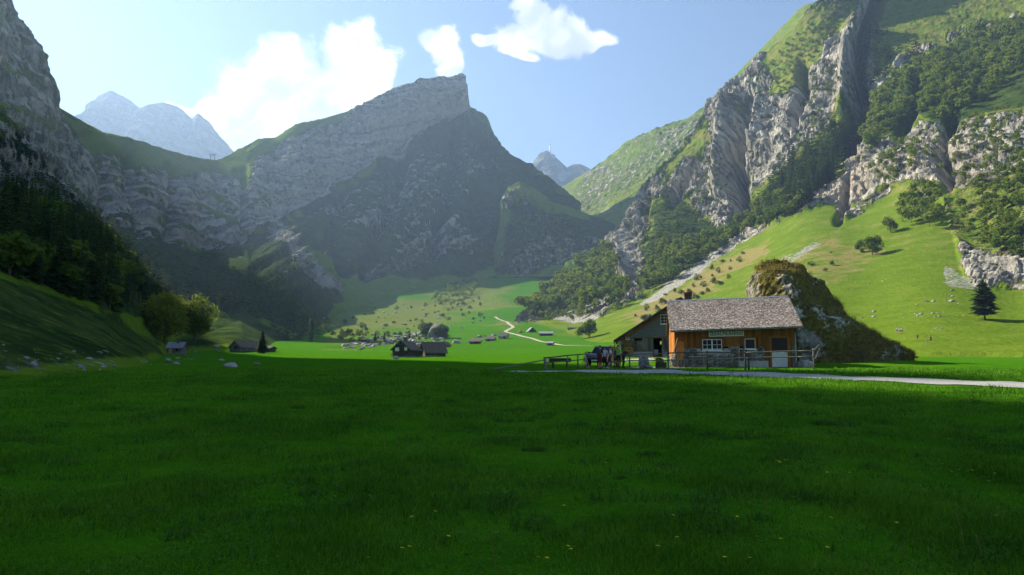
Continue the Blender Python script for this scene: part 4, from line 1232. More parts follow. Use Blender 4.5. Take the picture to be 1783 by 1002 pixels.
# x0,z0,x1,z1
stone_top = lambda x: HL(1180, 607)[1] + hz_(x) * 1.2
stone_end = HL(1331, 620)[0]; stone_beg2 = HL(1379, 620)[0]
openings = [(win1[0] - 0.10, win1[1] - 0.10, win1[2] + 0.10, win1[3] + 0.10), (win2[0] - 0.10, win2[1] - 0.10, win2[2] + 0.10, win2[3] + 0.10), (door[0] - 0.14, -1, door[2] + 0.14, door[3] + 0.12)]
x = 0.0; k = 0; rg = random.Random(3)
while x < HW - 0.02:
    wd = min(rg.uniform(0.17, 0.24), HW - x); xm = x + wd / 2
    zb = stone_top(xm) - 0.02 if (xm < stone_end or xm > stone_beg2) else -0.15
    zt = EV0 + 0.12 + hz_(xm)
    segs = [(zb, zt)]
    for (ox0, oz0, ox1, oz1) in openings:
        if xm > ox0 and xm < ox1:
            ns = []
            for a, c_ in segs:
                if oz0 > a: ns.append((a, min(c_, oz0)))
                if oz1 < c_: ns.append((max(a, oz1), c_))
            segs = [s_ for s_ in ns if s_[1] - s_[0] > 0.06]
    yo = 0.006 * rg.uniform(0, 2) + (0.0 if k % 2 else 0.014)
    for a, c_ in segs:
        MB().box(x + 0.006, x + wd - 0.006, yo, 0.158, a, c_).build('board', 'larch_boards', hut)
    x += wd; k += 1
# masonry plinth: single stones in front of a mortar backing
MB().box(0.06, stone_end, 0.02, 0.155, -0.35, stone_top(3) - 0.12).build('mortar', 'plaster', hut)
MB().box(stone_beg2, HW - 0.02, 0.02, 0.155, -0.35, stone_top(8.8) - 0.12).build('mortar', 'plaster', hut)


def stone_mesh(w_, d_, h_, seed, rough=0.10, sub=3):
    bm = bmesh.new(); bmesh.ops.create_cube(bm, size=1.0)
    bmesh.ops.subdivide_edges(bm, edges=bm.edges[:], cuts=sub, use_grid_fill=True)
    for v in bm.verts:
        q = np.array(v.co) * np.array([w_, d_, h_])
        r_ = np.array(v.co) * 2
        rounding = 1 - 0.10 * (np.sum(np.abs(r_) ** 4) - 1)
        n_ = np.array([vnoise(q[None] * 2.4 + seed * 7.1 + i * 31, seed + i)[0] for i in range(3)])
        v.co = Vector(q * rounding + n_ * rough * min(w_, h_, 0.6))
    me_ = bpy.data.meshes.new('stone'); bm.to_mesh(me_); bm.free()
    return me_


stone_meshes = [stone_mesh(1, 0.3, 1, s) for s in range(6)]
zc = -0.2; course = 0
while zc < stone_top(2) - 0.12:
    hh = rg.uniform(0.30, 0.46); xx = -0.02 + (0.2 if course % 2 else 0)
    for (xa, xb) in ((xx, stone_end), (stone_beg2, HW)):
        q = xa
        while q < xb - 0.05:
            ww = min(rg.uniform(0.45, 0.95), xb - q)
            hx = min(hh, stone_top(q + ww / 2) - zc)
            blocked = any(q + ww > o_[0] and q < o_[2] and zc + hx > o_[1] + 0.06 for o_ in openings)
            if hx > 0.12 and not blocked and ww > 0.12:
                o = link('stone', stone_meshes[rg.randrange(6)], 'stone_wall', hut)
                o.location = (q + ww / 2, 0.03 + rg.uniform(-0.02, 0.02), zc + hx / 2); o.scale = (ww * 0.97, 0.75, hx * 0.96)
            q += ww
    zc += hh; course += 1
# plaster band under the windows
MB().box(win1[0] - 0.12, stone_end - 0.1, -0.012, 0.05, win1[1] - 0.22, win1[1] - 0.10).build('plaster_band', 'plaster', hut)
# bright rounded corner stones at the left end
for i, (sx, sy, sz, sc_) in enumerate(((0.12, -0.25, 0.30, 0.85), (0.55, -0.30, 0.18, 0.75), (0.20, -0.15, 0.85, 0.75), (0.75, -0.22, 0.75, 0.6))):
    o = link('corner_stone', stone_mesh(1.0, 0.9, 0.8, 40 + i, 0.14), 'stone_wall', hut)
    o.location = (sx, sy + 0.15, sz); o.scale = (sc_, sc_ * 0.6, sc_); o.rotation_euler = (0.1 * i, 0.05, 0.4 * i)


def window(parent, x0, z0, x1, z1, y, cols, rows, leaves=1, fr=0.06, glass='window_glass', trim='larch_boards'):
    wdw = MB().box(x0 + 0.01, x1 - 0.01, y + 0.05, y + 0.08, z0 + 0.01, z1 - 0.01).build('window', glass, parent)
    f = MB()
    f.box(x0, x1, y, y + 0.05, z0, z0 + fr).box(x0, x1, y, y + 0.05, z1 - fr, z1)
    f.box(x0, x0 + fr, y, y + 0.05, z0 + fr, z1 - fr).box(x1 - fr, x1, y, y + 0.05, z0 + fr, z1 - fr)
    lw = (x1 - x0) / leaves
    for k_ in range(1, leaves): f.box(x0 + k_ * lw - fr * 0.8, x0 + k_ * lw + fr * 0.8, y, y + 0.05, z0 + fr, z1 - fr)
    f.build('frame', 'white_paint', wdw)
    bb = MB()
    for l_ in range(leaves):
        for c_ in range(1, cols):
            xc = x0 + l_ * lw + lw * c_ / cols; bb.box(xc - 0.014, xc + 0.014, y + 0.012, y + 0.052, z0 + fr, z1 - fr)
    for r_ in range(1, rows):
        zc_ = z0 + (z1 - z0) * r_ / rows; bb.box(x0 + fr, x1 - fr, y + 0.009, y + 0.054, zc_ - 0.014, zc_ + 0.014)
    if bb.v: bb.build('glazing_bar', 'white_paint', wdw)
    MB().box(x0 - 0.06, x1 + 0.06, y - 0.07, y + 0.07, z0 - 0.09, z0 - 0.003).build('sill', 'white_paint', wdw)
    if trim:
        tr = MB()
        tr.box(x0 - 0.12, x0 - 0.003, y - 0.03, y + 0.06, z0 - 0.003, z1 + 0.13).box(x1 + 0.003, x1 + 0.12, y - 0.03, y + 0.06, z0 - 0.003, z1 + 0.13).box(x0 - 0.003, x1 + 0.003, y - 0.03, y + 0.06, z1 + 0.003, z1 + 0.13)
        tr.build('surround', trim, wdw)
    return wdw


window(hut, *win1, 0.0, 2, 2, 2)
window(hut, *win2, 0.0, 1, 1, 1, 0.045)
# door: white lower leaf, dark glazed upper leaf in an orange frame
dx0, dz0, dx1, dz1 = door[0] + 0.02, -0.05, door[2] - 0.02, door[3]
zm = HL(1357, 611.5)[1]
dr = MB().box(dx0 + 0.05, dx1 - 0.05, 0.035, 0.10, dz0, zm).build('door', 'door_white', hut)
MB().box(dx0 + 0.05, dx1 - 0.05, 0.09, 0.13, zm + 0.01, dz1 - 0.02).build('pane', 'window_glass', dr)
MB().tube((dx1 - 0.16, 0.02, zm - 0.1), (dx1 - 0.28, 0.02, zm - 0.1), 0.015).build('handle', 'iron', dr)
f = MB().box(dx0 - 0.12, dx0 + 0.045, -0.03, 0.15, -0.15, dz1 + 0.12).box(dx1 - 0.045, dx1 + 0.14, -0.03, 0.15, -0.15, dz1 + 0.12).box(dx0 + 0.047, dx1 - 0.047, -0.03, 0.15, dz1, dz1 + 0.12)
f.build('door_frame', 'larch_boards', hut)
# roof
OVF, OVL, OVR = 0.62, 0.62, 0.34
RY = 4.4; EZ = HL(1172, 578.5, -OVF)[1]; RZ = HL(1164, 527, RY)[1]
sl = (RZ - EZ) / (RY + OVF)
rx0, rx1 = HL(1168, 578, -OVF)[0] + 0.02, HW + OVR
roof = MB()
for sgn in (0, 1):
    y0, y1 = (-OVF, RY) if not sgn else (2 * RY + OVF, RY)
    vs = []
    for (xx, yy_) in ((rx0, y0), (rx1, y0), (rx1, y1), (rx0, y1)):
        zz = EZ + sl * abs(yy_ - y0) + hz_(xx)
        vs.append((xx, yy_, zz))
    vs2 = [(a, c_, d2 + 0.10) for a, c_, d2 in vs]
    roof.add(vs + vs2, [(0, 1, 2, 3), (4, 7, 6, 5), (0, 4, 5, 1), (1, 5, 6, 2), (2, 6, 7, 3), (3, 7, 4, 0)])
roof = roof.build('roof', 'roof_brown', hut)
sv, sf_ = [], []
cs_ = math.hypot(1, sl)
ncrs = 56; run = RY + OVF
for c_ in range(ncrs):
    y0 = -OVF - 0.03 + run * c_ / ncrs; y1 = y0 + run / ncrs * 1.75
    xx = rx0 - 0.02 + rg.uniform(-0.1, 0.0)
    while xx < rx1:
        ww = rg.uniform(0.06, 0.13); xe = min(xx + ww - 0.006, rx1 + 0.02)
        lift = rg.uniform(0.0, 0.02); jy = rg.uniform(-0.03, 0.03)
        if xe - xx > 0.03:
            n = len(sv)
            for (yy_, dzl) in ((y0 + jy, 0.150 + lift), (min(y1, RY), 0.108)):
                z_ = EZ + sl * (yy_ + OVF)
                for xq in (xx, xe):
                    sv.append((xq, yy_, z_ + dzl + hz_(xq))); sv.append((xq, yy_, z_ + dzl - 0.03 + hz_(xq)))
            sf_ += [(n, n + 2, n + 6, n + 4), (n + 1, n + 3, n + 2, n), (n, n + 4, n + 5, n + 1), (n + 2, n + 3, n + 7, n + 6)]
        xx += ww
sh = link('shingles', np_mesh('shingles', np.array(sv), np.array(sf_), False), 'wood_shingle', roof)
sh['kind'] = 'stuff'
rc = MB()
for i in range(12):
    a = rx0 + (rx1 - rx0) * i / 12; c_ = rx0 + (rx1 - rx0) * (i + 1) / 12 - 0.01
    zz = RZ + 0.15
    rc.add([(a, RY - 0.16, zz - 0.06 + hz_(a)), (c_, RY - 0.16, zz - 0.06 + hz_(c_)), (c_, RY, zz + 0.03 + hz_(c_)), (a, RY, zz + 0.03 + hz_(a)), (a, RY + 0.16, zz - 0.06 + hz_(a)), (c_, RY + 0.16, zz - 0.06 + hz_(c_))], [(0, 1, 2, 3), (3, 2, 5, 4)])
rc.build('ridge_cap', 'zinc', roof)
for xx in (rx0 - 0.05, rx1 + 0.02):          # barge boards along the verges
    vb = MB()
    vs = [(xx, -OVF, EZ - 0.10 + hz_(xx)), (xx, RY, RZ - 0.10 + hz_(xx)), (xx, RY, RZ + 0.14 + hz_(xx)), (xx, -OVF, EZ + 0.14 + hz_(xx))]
    vb.add(vs + [(a + 0.035, c_, e_) for a, c_, e_ in vs], [(0, 1, 2, 3), (7, 6, 5, 4), (0, 4, 5, 1), (1, 5, 6, 2), (2, 6, 7, 3), (3, 7, 4, 0)])
    vb.build('barge_board', 'weathered_boards', roof)
g = MB()                                      # half-round gutter along the eave
n_ = 8; pts = []
for xx in (rx0, rx1 + 0.1):
    for k_ in range(n_ + 1):
        a = math.pi + math.pi * k_ / n_
        pts.append((xx, -OVF - 0.07 + 0.075 * math.cos(a), EZ + 0.05 + 0.075 * math.sin(a) + hz_(xx)))
g.add(pts, [(k_, k_ + 1, n_ + 2 + k_, n_ + 1 + k_) for k_ in range(n_)])
g.build('gutter', 'zinc', roof)
dp = MB(); xd = HW - 0.12; zt = EZ + hz_(HW)
dp.tube((rx1 - 0.05, -OVF - 0.07, zt), (rx1 - 0.12, -OVF + 0.02, zt - 0.22), 0.045).tube((rx1 - 0.12, -OVF + 0.02, zt - 0.2), (xd, -0.09, zt - 0.42), 0.045).tube((xd, -0.09, zt - 0.4), (xd, -0.09, -0.1), 0.045)
dp.build('downpipe', 'zinc', hut)
for i in range(11):                           # rafter ends under the eave
    xx = rx0 + 0.35 + (rx1 - rx0 - 0.7) * i / 10
    vs = []
    for yy_ in (-OVF + 0.06, 0.15):
        z_ = EZ + sl * (yy_ + OVF) + hz_(xx)
        vs += [(xx - 0.05, yy_, z_ - 0.14), (xx + 0.05, yy_, z_ - 0.14), (xx + 0.05, yy_, z_ - 0.005), (xx - 0.05, yy_, z_ - 0.005)]
    MB().add(vs, [(3, 2, 1, 0), (4, 5, 6, 7), (0, 1, 5, 4), (1, 2, 6, 5), (2, 3, 7, 6), (3, 0, 4, 7)]).build('rafter', 'larch_boards', roof)
# left gable in larch boards, sunlight painted into their brighter colour
y = 0.0
while y < HD - 0.05:
    wd = 0.30; ym = min(y + wd / 2, HD)
    zt = EZ + sl * ((ym if ym < RY else 2 * RY - ym) + OVF) - 0.03
    MB().box(-0.05 - 0.012 * (int(y / wd) % 2), 0.0, y + 0.005, y + wd - 0.005, 0.9, zt).build('gable_board', 'sunlit_larch', hut); y += wd
MB().box(-0.03, 0.155, 0.36, HD - 0.2, -0.3, 0.88).build('gable_plinth', 'stone_wall', hut)
# name board
sx0, sz0 = HL(1234, 586); sx1, sz1 = HL(1295, 576)
sg = empty('name_board', (HO[0], HO[1], HZ0), HRZ, 'white name board with dark capital letters under the eave of the hut', 'sign')
bd = MB().box(sx0, sx1, -0.075, -0.025, sz0 - 0.10, sz1 - 0.09 - 0.10 + 0.06, SHR * 0.75).build('panel', 'sign_white', sg)
fc = bpy.data.curves.new('lettering', 'FONT'); fc.body = 'SEEALPKÄSEREI'; fc.size = 0.42; fc.align_x = 'CENTER'; fc.align_y = 'CENTER'; fc.extrude = 0.004; fc.offset = 0.006; fc.space_character = 1.14
fo = bpy.data.objects.new('lettering_curve', fc); COL.objects.link(fo); bpy.context.view_layer.update()
lm = bpy.data.meshes.new_from_object(fo.evaluated_get(bpy.context.evaluated_depsgraph_get())); bpy.data.objects.remove(fo)
lw = max(v.co.x for v in lm.vertices) - min(v.co.x for v in lm.vertices)
lo = link('lettering', lm, 'letter_dark', sg); bw = sx1 - sx0
lo.scale = (bw * 0.94 / lw, 0.86, 1); lo.rotation_euler = (R(90), -math.atan(SHR * 0.75), 0)
lo.location = ((sx0 + sx1) / 2, -0.082, (sz0 + sz1) / 2 - 0.115 + SHR * 0.75 * (sx0 + sx1) / 2 - 0.005)


def hpos(px, py, y):                          # world point near the hut front, y in front(-) of the wall
    x_, z_ = HL(px, py, y); q = HO[:2] + hu * x_ + hv * y
    return Vector((q[0], q[1], drop(q[0], q[1])))


# upright orange boards and the leaning pole at the left corner
ub = empty('upright_boards', hpos(1186, 632, -0.35), HRZ, 'sunlit orange boards standing upright against the left corner of the hut', 'boards')
for i, dx in enumerate((-0.22, -0.02, 0.16)):
    MB().box(dx - 0.08, dx + 0.08, 0.02 * i, 0.02 * i + 0.04, 0.0, 2.0 + 0.06 * (i % 2)).build('board', 'sunlit_larch', ub)
MB().box(-0.32, 0.26, -0.03, -0.004, 1.72, 1.86).build('crosspiece', 'sunlit_larch', ub)
lp = hpos(1165, 632, -0.9)
tp = hpos(1181, 632, -0.32); tp.z = HZ0 + HL(1181, 589, -0.32)[1]
props(MB().tube(lp, tp, 0.045, 0.035, 8).build('leaning_pole', 'pale_wood'), 'pale wooden pole leaning on the left corner of the hut', 'pole')
# stone trough under the small window, and two low rails before the plinth
tr0 = HL(1285, 632, -0.7); tr1 = HL(1337, 632, -0.7)
q0 = hpos(1311, 636, -0.7)
trh = empty('stone_trough', q0, HRZ, 'long pale stone trough below the small window', 'trough')
hw_ = (tr1[0] - tr0[0]) / 2
MB().box(-hw_, hw_, -0.30, -0.22, -0.1, 0.46).box(-hw_, hw_, 0.22, 0.30, -0.1, 0.46).box(-hw_, -hw_ + 0.1, -0.218, 0.218, -0.1, 0.458).box(hw_ - 0.1, hw_, -0.218, 0.218, -0.1, 0.458).build('basin', 'concrete', trh)
MB().box(-hw_ + 0.1, hw_ - 0.1, -0.215, 0.215, -0.09, 0.30).build('basin_floor', 'concrete', trh)
MB().tube((-hw_ + 0.15, 0.32, 0.0), (-hw_ + 0.15, 0.32, 1.55), 0.05, 0.045).tube((-hw_ + 0.15, 0.32, 0.9), (-hw_ + 0.15, 0.02, 0.86), 0.02).build('spout_post', 'zinc', trh)
for (a, c_, py_, lab) in ((1200, 1232, 622, 'low bleached rail with two crosspieces before the plinth, left of its twin'), (1241, 1284, 620, 'low bleached rail with two crosspieces before the plinth, right of its twin')):
    x0_, z_ = HL(a, py_, -0.45); x1_, _ = HL(c_, py_ - 1, -0.45)
    rr = empty('drying_rail', (HO[0] + hv[0] * -0.45, HO[1] + hv[1] * -0.45, HZ0), HRZ, lab, 'rail')
    MB().tube((x0_, 0, z_), (x1_, 0, z_ + 0.05), 0.022).build('bar', 'pale_wood', rr)
    for fr_ in (0.2, 0.8):
        xx = x0_ + (x1_ - x0_) * fr_
        MB().tube((xx, 0.03, -0.2), (xx, 0.03, z_ + 0.24), 0.022).build('upright', 'pale_wood', rr)
q = hpos(1403, 634, -0.5)
ws = link('white_stone', stone_mesh(1.0, 0.8, 0.62, 77, 0.16, 4), 'limestone'); ws.location = q + Vector((0, 0, 0.24)); ws.rotation_euler = (0, 0.05, 0.3)
props(ws, 'pale stone block lying right of the hut door', 'stone')

# ------------------------------------------------------------------ the barn behind
BY = 85.0


def BL(px, py, Y=BY):
    p = at(px, py, Y); return p[0], p[2]


bz0 = BL(1110, 618)[1]
bcx = BL(1187, 600)[0]
BRZ = R(-12)
barn = empty('barn', (bcx, BY, bz0), BRZ, 'grey weathered barn with a dark open doorway, half hidden behind the dairy hut', 'barn')
bl = lambda px, py, Y=BY: (BL(px, py, Y)[0] - bcx, BL(px, py, Y)[1] - bz0)
wl = bl(1082, 600)[0]; wr = -wl; wt = bl(1110, 588)[1]; pk = bl(1187, 522)[1]
BD = 12.0
ddx0, ddx1 = bl(1137, 600)[0], bl(1153.5, 600)[0]; ddt = bl(1140, 586.5)[1]
sl0, slz0 = bl(1104, 593); sl1, slz1 = bl(1118.5, 587.5)
# lower front wall, board by board, leaving the doorway and the slot open
x = wl; k = 0
while x < wr:
    wd = min(0.30, wr - x); xm = x + wd / 2
    if ddx0 - 0.05 < xm < ddx1 + 0.05: x += wd; continue
    if xm > 2.2: pass
    segs = [(0.35, wt)]
    if sl0 < xm < sl1: segs = [(0.35, slz0)]
    for a, c_ in segs:
        MB().box(x + 0.008, x + wd - 0.008, 0.0 + 0.012 * (k % 2), 0.09, a, c_).build('board', 'weathered_boards', barn)
    x += wd; k += 1
MB().box(wl, ddx0, -0.04, 0.12, -0.5, 0.345).box(ddx1, wr, -0.04, 0.12, -0.5, 0.345).build('plinth', 'concrete', barn)
MB().box(ddx0 - 0.13, ddx0 - 0.003, -0.03, 0.10, 0.0, ddt + 0.1).box(ddx1 + 0.003, ddx1 + 0.13, -0.03, 0.10, 0.0, ddt + 0.1).box(ddx0 - 0.001, ddx1 + 0.001, -0.03, 0.10, ddt - 0.002, ddt + 0.1).build('door_frame', 'weathered_boards', barn)
slope = (pk - bl(1082, 588)[1]) / (-wl)
gz = lambda xq: pk - slope * abs(xq)
gb = MB(); gb.add([(wl, 0.02, wt + 0.005), (wr, 0.02, wt + 0.005), (0, 0.02, pk), (wl, 0.14, wt + 0.005), (wr, 0.14, wt + 0.005), (0, 0.14, pk)], [(0, 1, 2), (5, 4, 3), (0, 3, 4, 1), (1, 4, 5, 2), (2, 5, 3, 0)])
gb.build('gable', 'slate_shingle', barn)
MB().box(wl - 0.05, wr, -0.05, 0.0, wt - 0.06, wt + 0.07).build('tie_beam', 'eave_wood', barn)
# back and side walls, with a window that lets the meadow show through the doorway
bx0, bx1 = bl(1146.5, 600)[0], bl(1152.5, 600)[0]; bzz0 = bl(1145.5, 600, BY + BD)[1]; bzz1 = bl(1152.0, 593.5, BY + BD)[1]
bk = MB().box(wl, bx0, BD - 0.1, BD, -0.4, wt).box(bx1, wr, BD - 0.1, BD, -0.4, wt).box(bx0, bx1, BD - 0.1, BD, -0.4, bzz0).box(bx0, bx1, BD - 0.1, BD, bzz1, wt)
bk.add([(wl, BD - 0.1, wt), (wr, BD - 0.1, wt), (0, BD - 0.1, pk), (wl, BD, wt), (wr, BD, wt), (0, BD, pk)], [(0, 1, 2), (5, 4, 3), (0, 3, 4, 1), (1, 4, 5, 2), (2, 5, 3, 0)])
bk.build('back_wall', 'dark_wood', barn)
MB().box(wl, wl + 0.12, 0.15, BD - 0.1, -0.4, wt).build('side_wall', 'plaster', barn)
MB().box(wr - 0.12, wr, 0.15, BD - 0.1, -0.4, wt).build('side_wall', 'plaster', barn)
br = MB(); ov = 0.75; of = 0.9
for sg_ in (-1, 1):
    xe = sg_ * (-wl + ov); vs = [(xe, -of, gz(xe)), (0, -of, pk), (0, BD + 0.4, pk), (xe, BD + 0.4, gz(xe))]
    vs = [(a, c_, e_ + 0.08) for a, c_, e_ in vs]
    br.add(vs + [(a, c_, e_ + 0.14) for a, c_, e_ in vs], [(0, 1, 2, 3), (7, 6, 5, 4), (0, 4, 5, 1), (1, 5, 6, 2), (2, 6, 7, 3), (3, 7, 4, 0)])
brf = br.build('roof', 'roof_grey', barn)
for sg_ in (-1, 1):
    xe = sg_ * (-wl + ov)
    MB().add([(xe, -of - 0.04, gz(xe) - 0.16), (0, -of - 0.04, pk - 0.16), (0, -of - 0.04, pk + 0.075), (xe, -of - 0.04, gz(xe) + 0.075), (xe, -of, gz(xe) - 0.16), (0, -of, pk - 0.16), (0, -of, pk + 0.075), (xe, -of, gz(xe) + 0.075)],
             [(0, 1, 2, 3), (7, 6, 5, 4), (0, 4, 5, 1), (1, 5, 6, 2), (2, 6, 7, 3), (3, 7, 4, 0)]).build('barge_board', 'dark_wood', brf)
for fx in (0.98, 0.52, 0.02):                 # purlins running out under the gable roof
    xq = wl * fx
    MB().box(xq - 0.10, xq + 0.10, -of + 0.1, 0.3, gz(xq) - 0.24, gz(xq) + 0.0).build('purlin', 'eave_wood', brf)
lin = MB()
xe = wl - 0.6
lin.add([(xe, -0.02, gz(xe) - 0.02), (0, -0.02, pk - 0.02), (0, -0.02, pk - 0.46), (xe, -0.02, gz(xe) - 0.42), (xe, 0.015, gz(xe) - 0.02), (0, 0.015, pk - 0.02), (0, 0.015, pk - 0.46), (xe, 0.015, gz(xe) - 0.42)], [(0, 1, 2, 3), (7, 6, 5, 4), (0, 4, 5, 1), (1, 5, 6, 2), (2, 6, 7, 3), (3, 7, 4, 0)])
lin.build('verge_board', 'eave_wood', barn)
w0x, w0z = bl(1151, 564); w1x, w1z = bl(1163, 548)
window(barn, w0x, w0z, w1x, w1z, -0.06, 2, 3, 1, 0.05, trim=None)
ch = MB(); c0x, c0z = bl(1187, 527, BY + 1.5); c1x, c1z = bl(1199, 517, BY + 1.5)
ch.box(c0x, c1x, 1.2, 1.9, c0z - 1.0, c1z)
chm = ch.build('chimney', 'roof_grey', barn)
chz = bl(1187, 510, BY + 1.5)[1]
MB().box(c0x - 0.04, c1x + 0.04, 1.15, 1.95, c1z + 0.05, chz).build('cap', 'brick_red', chm)
MB().box(c0x + 0.05, c1x - 0.05, 1.25, 1.85, c1z, c1z + 0.05).build('flue', 'dark_inside', chm)
# pale left corner post, stack of planks, little notice, tub inside the door
MB().box(wl - 0.30, wl - 0.02, -0.06, 0.10, -0.4, wt - 0.35).build('corner_pillar', 'plaster', barn)
nx0, nz0 = bl(1090, 591.5); nx1, nz1 = bl(1097.5, 586.5)
nt = empty('notice_board', (bcx, BY, bz0), BRZ, 'small white notice on the left end of the barn front', 'sign')
MB().box(nx0, nx1, -0.05, -0.02, nz0, nz1).build('panel', 'white_paint', nt)
for i in range(2):
    zz = nz0 + (nz1 - nz0) * (0.36 + 0.26 * i)
    MB().box(nx0 + 0.07, nx1 - 0.07, -0.056, -0.051, zz - 0.02, zz + 0.02).build('line_of_lettering', 'letter_dark', nt)
ps = empty('plank_wall', (bcx - 0.35 * math.sin(math.radians(12)), BY - 0.35 * math.cos(math.radians(12)), bz0), BRZ, 'brown horizontal planks stacked against the barn front, left of the boards', 'planks')
px0, pz0 = bl(1088, 618); px1, pz1 = bl(1103.5, 594)
npk = 7
for i in range(npk):
    za = 0.02 + (pz1 - 0.02) * i / npk
    MB().box(px0 + rg.uniform(-0.04, 0.04), px1 + rg.uniform(-0.04, 0.04), rg.uniform(0.0, 0.04), 0.3, za + 0.012, za + (pz1 - 0.02) / npk - 0.012).build('plank', 'plank_stack', ps)
tb = empty('white_tub', barn.matrix_basis @ Vector((bl(1142, 612)[0], 1.2, -0.02)), 0, 'white tub standing in the dark barn doorway', 'tub')
t_ = MB()
for i in range(12):
    a0, a1 = 2 * math.pi * i / 12, 2 * math.pi * (i + 1) / 12
    f3 = lambda a, r_, z_: (0.30 * r_ * math.cos(a), 0.24 * r_ * math.sin(a), z_)
    t_.add([f3(a0, 0.85, 0), f3(a1, 0.85, 0), f3(a1, 1, 0.62), f3(a0, 1, 0.62), f3(a1, 0.9, 0.62), f3(a0, 0.9, 0.62), f3(a1, 0.78, 0.1), f3(a0, 0.78, 0.1)], [(0, 1, 2, 3), (3, 2, 4, 5), (5, 4, 6, 7)])
t_.build('shell', 'white_paint', tb)
MB().tube((0, 0, 0.01), (0, 0, 0.1), 0.2, 0.2, 12).build('bottom', 'white_paint', tb)
MB().box(wl, wr, 0.15, BD, -0.3, -0.02).build('floor', 'earth', barn)

# ------------------------------------------------------------------ the big rock beside the hut
sK = np.linspace(0, 1, 110)
kn = np.linspace(0, 1, 13)
crestK = np.array([at(1330, 640, 75), at(1318, 520, 75), at(1317, 476, 75), at(1326, 466, 75), at(1350, 459, 75.5), at(1385, 464, 75.5), at(1418, 488, 75), at(1450, 519, 74.5), at(1478, 546, 74), at(1503, 570, 73), at(1530, 590, 72.5), at(1560, 606, 72), at(1590, 622, 72)])
frontK = np.array([at(1322, 650, 70), at(1324, 648, 69), at(1335, 645, 68.5), at(1352, 642, 67.5), at(1372, 640, 67), at(1396, 636, 66.5), at(1425, 632, 66), at(1455, 630, 66), at(1485, 629, 66.3), at(1510, 628, 67), at(1540, 626, 68), at(1565, 625, 70), at(1592, 626, 72)])
midK = np.array([at(1322, 610, 71), at(1319, 550, 71.5), at(1322, 508, 71.5), at(1338, 496, 71), at(1362, 496, 70.5), at(1385, 512, 70), at(1418, 540, 69.5), at(1450, 562, 69.5), at(1480, 582, 69.6), at(1506, 598, 69.8), at(1535, 608, 70), at(1562, 616, 71), at(1590, 624, 72)])
backK = crestK + np.array([3, 9, 0]); backK[:, 2] = 0.5
iK = lambda Q: np.stack([np.interp(sK, kn, Q[:, i]) for i in range(3)], -1)
frontK = frontK - np.array([0, 0.5, 1.6])
K0, K1, K2, K3 = iK(frontK), iK(midK), iK(crestK), iK(backK)
rowsK = []
for A_, B2, n_ in ((K0, K1, 34), (K1, K2, 30), (K2, (K2 + K3) / 2 + np.array([0, 1, 1.5]), 14), ((K2 + K3) / 2 + np.array([0, 1, 1.5]), K3, 10)):
    for k_ in range(n_): rowsK.append(A_ * (1 - k_ / n_) + B2 * k_ / n_)
rowsK.append(K3)
PK = np.array(rowsK)
for _ in range(2):
    Q = PK.copy(); Q[1:-1] = (PK[:-2] + 2 * PK[1:-1] + PK[2:]) / 4; PK = Q
N = grid_normals(PK); cen = np.array([29, 74, 3.0]); N = np.where(np.sum(N * (PK - cen), -1, keepdims=True) < 0, -N, N)
pxk, pyk = to_pix(PK)
dk = 0.75 * fbm(PK / np.array([3.2, 3.2, 2.2]), 5, 301, 0.62, True) + 0.28 * fbm(PK / 0.7, 3, 305, 0.6) + 0.9 * fbm(PK / 5, 2, 308)
dk = dk * (0.25 + 0.75 * sm(np.arange(len(PK))[:, None] * np.ones_like(pxk), 0, 6))
PKd = PK + N * dk[..., None]
mk = zone(pxk, pyk, [(0.58, [(1310, 470), (1332, 480), (1335, 530), (1320, 560), (1310, 560)]), (0.44, [(1340, 500), (1365, 488), (1385, 510), (1395, 545), (1410, 575), (1380, 570), (1350, 530)]), (0.62, [(1385, 570), (1420, 580), (1435, 620), (1420, 640), (1390, 640)]), (0.42, [(1400, 520), (1480, 590), (1440, 610), (1410, 570)])], 8, 6 * fbm(PK / 2, 3, 311))
mk = np.maximum(mk, 0.27 + 0.22 * fbm(PK / 3.0, 3, 315))
rk = link('boulder', np_mesh('boulder', PKd, grid_faces(*PK.shape[:2]), False, {'mask': np.stack([mk, mk, mk], -1).reshape(-1, 3)}), 'big_rock')
props(rk, 'house-high grassy boulder right behind the hut with its right side in shadow', 'boulder')


def blades(P, Nn, h, wd, seed, lean=0.5, seg=2):
    """bent blades standing at P along normals Nn; h, wd arrays"""
    rg_ = np.random.default_rng(seed); n = len(P)
    a = rg_.uniform(0, 2 * np.pi, n); dirx = np.stack([np.cos(a), np.sin(a), 0 * a], -1)
    b_ = rg_.uniform(0, 2 * np.pi, n); ln = np.stack([np.cos(b_), np.sin(b_), 0 * b_], -1) * (rg_.uniform(0.1, 1.0, n) * lean)[:, None]
    w_ = dirx * wd[:, None] * 0.5; H = h[:, None]
    v0 = P - w_; v1 = P + w_
    mid_ = P + Nn * H * 0.55 + ln * H * 0.3
    v2 = mid_ + w_ * 0.8; v3 = mid_ - w_ * 0.8
    tip = P + Nn * H * (1 - 0.25 * np.linalg.norm(ln, axis=1, keepdims=True)) + ln * H
    V = np.stack([v0, v1, v2, v3, tip, tip + w_ * 0.15], 1).reshape(-1, 3)
    i = np.arange(n)[:, None] * 6
    F = np.concatenate([i + np.array([[0, 1, 2, 3]]), i + np.array([[3, 2, 5, 4]])])
    return V, F


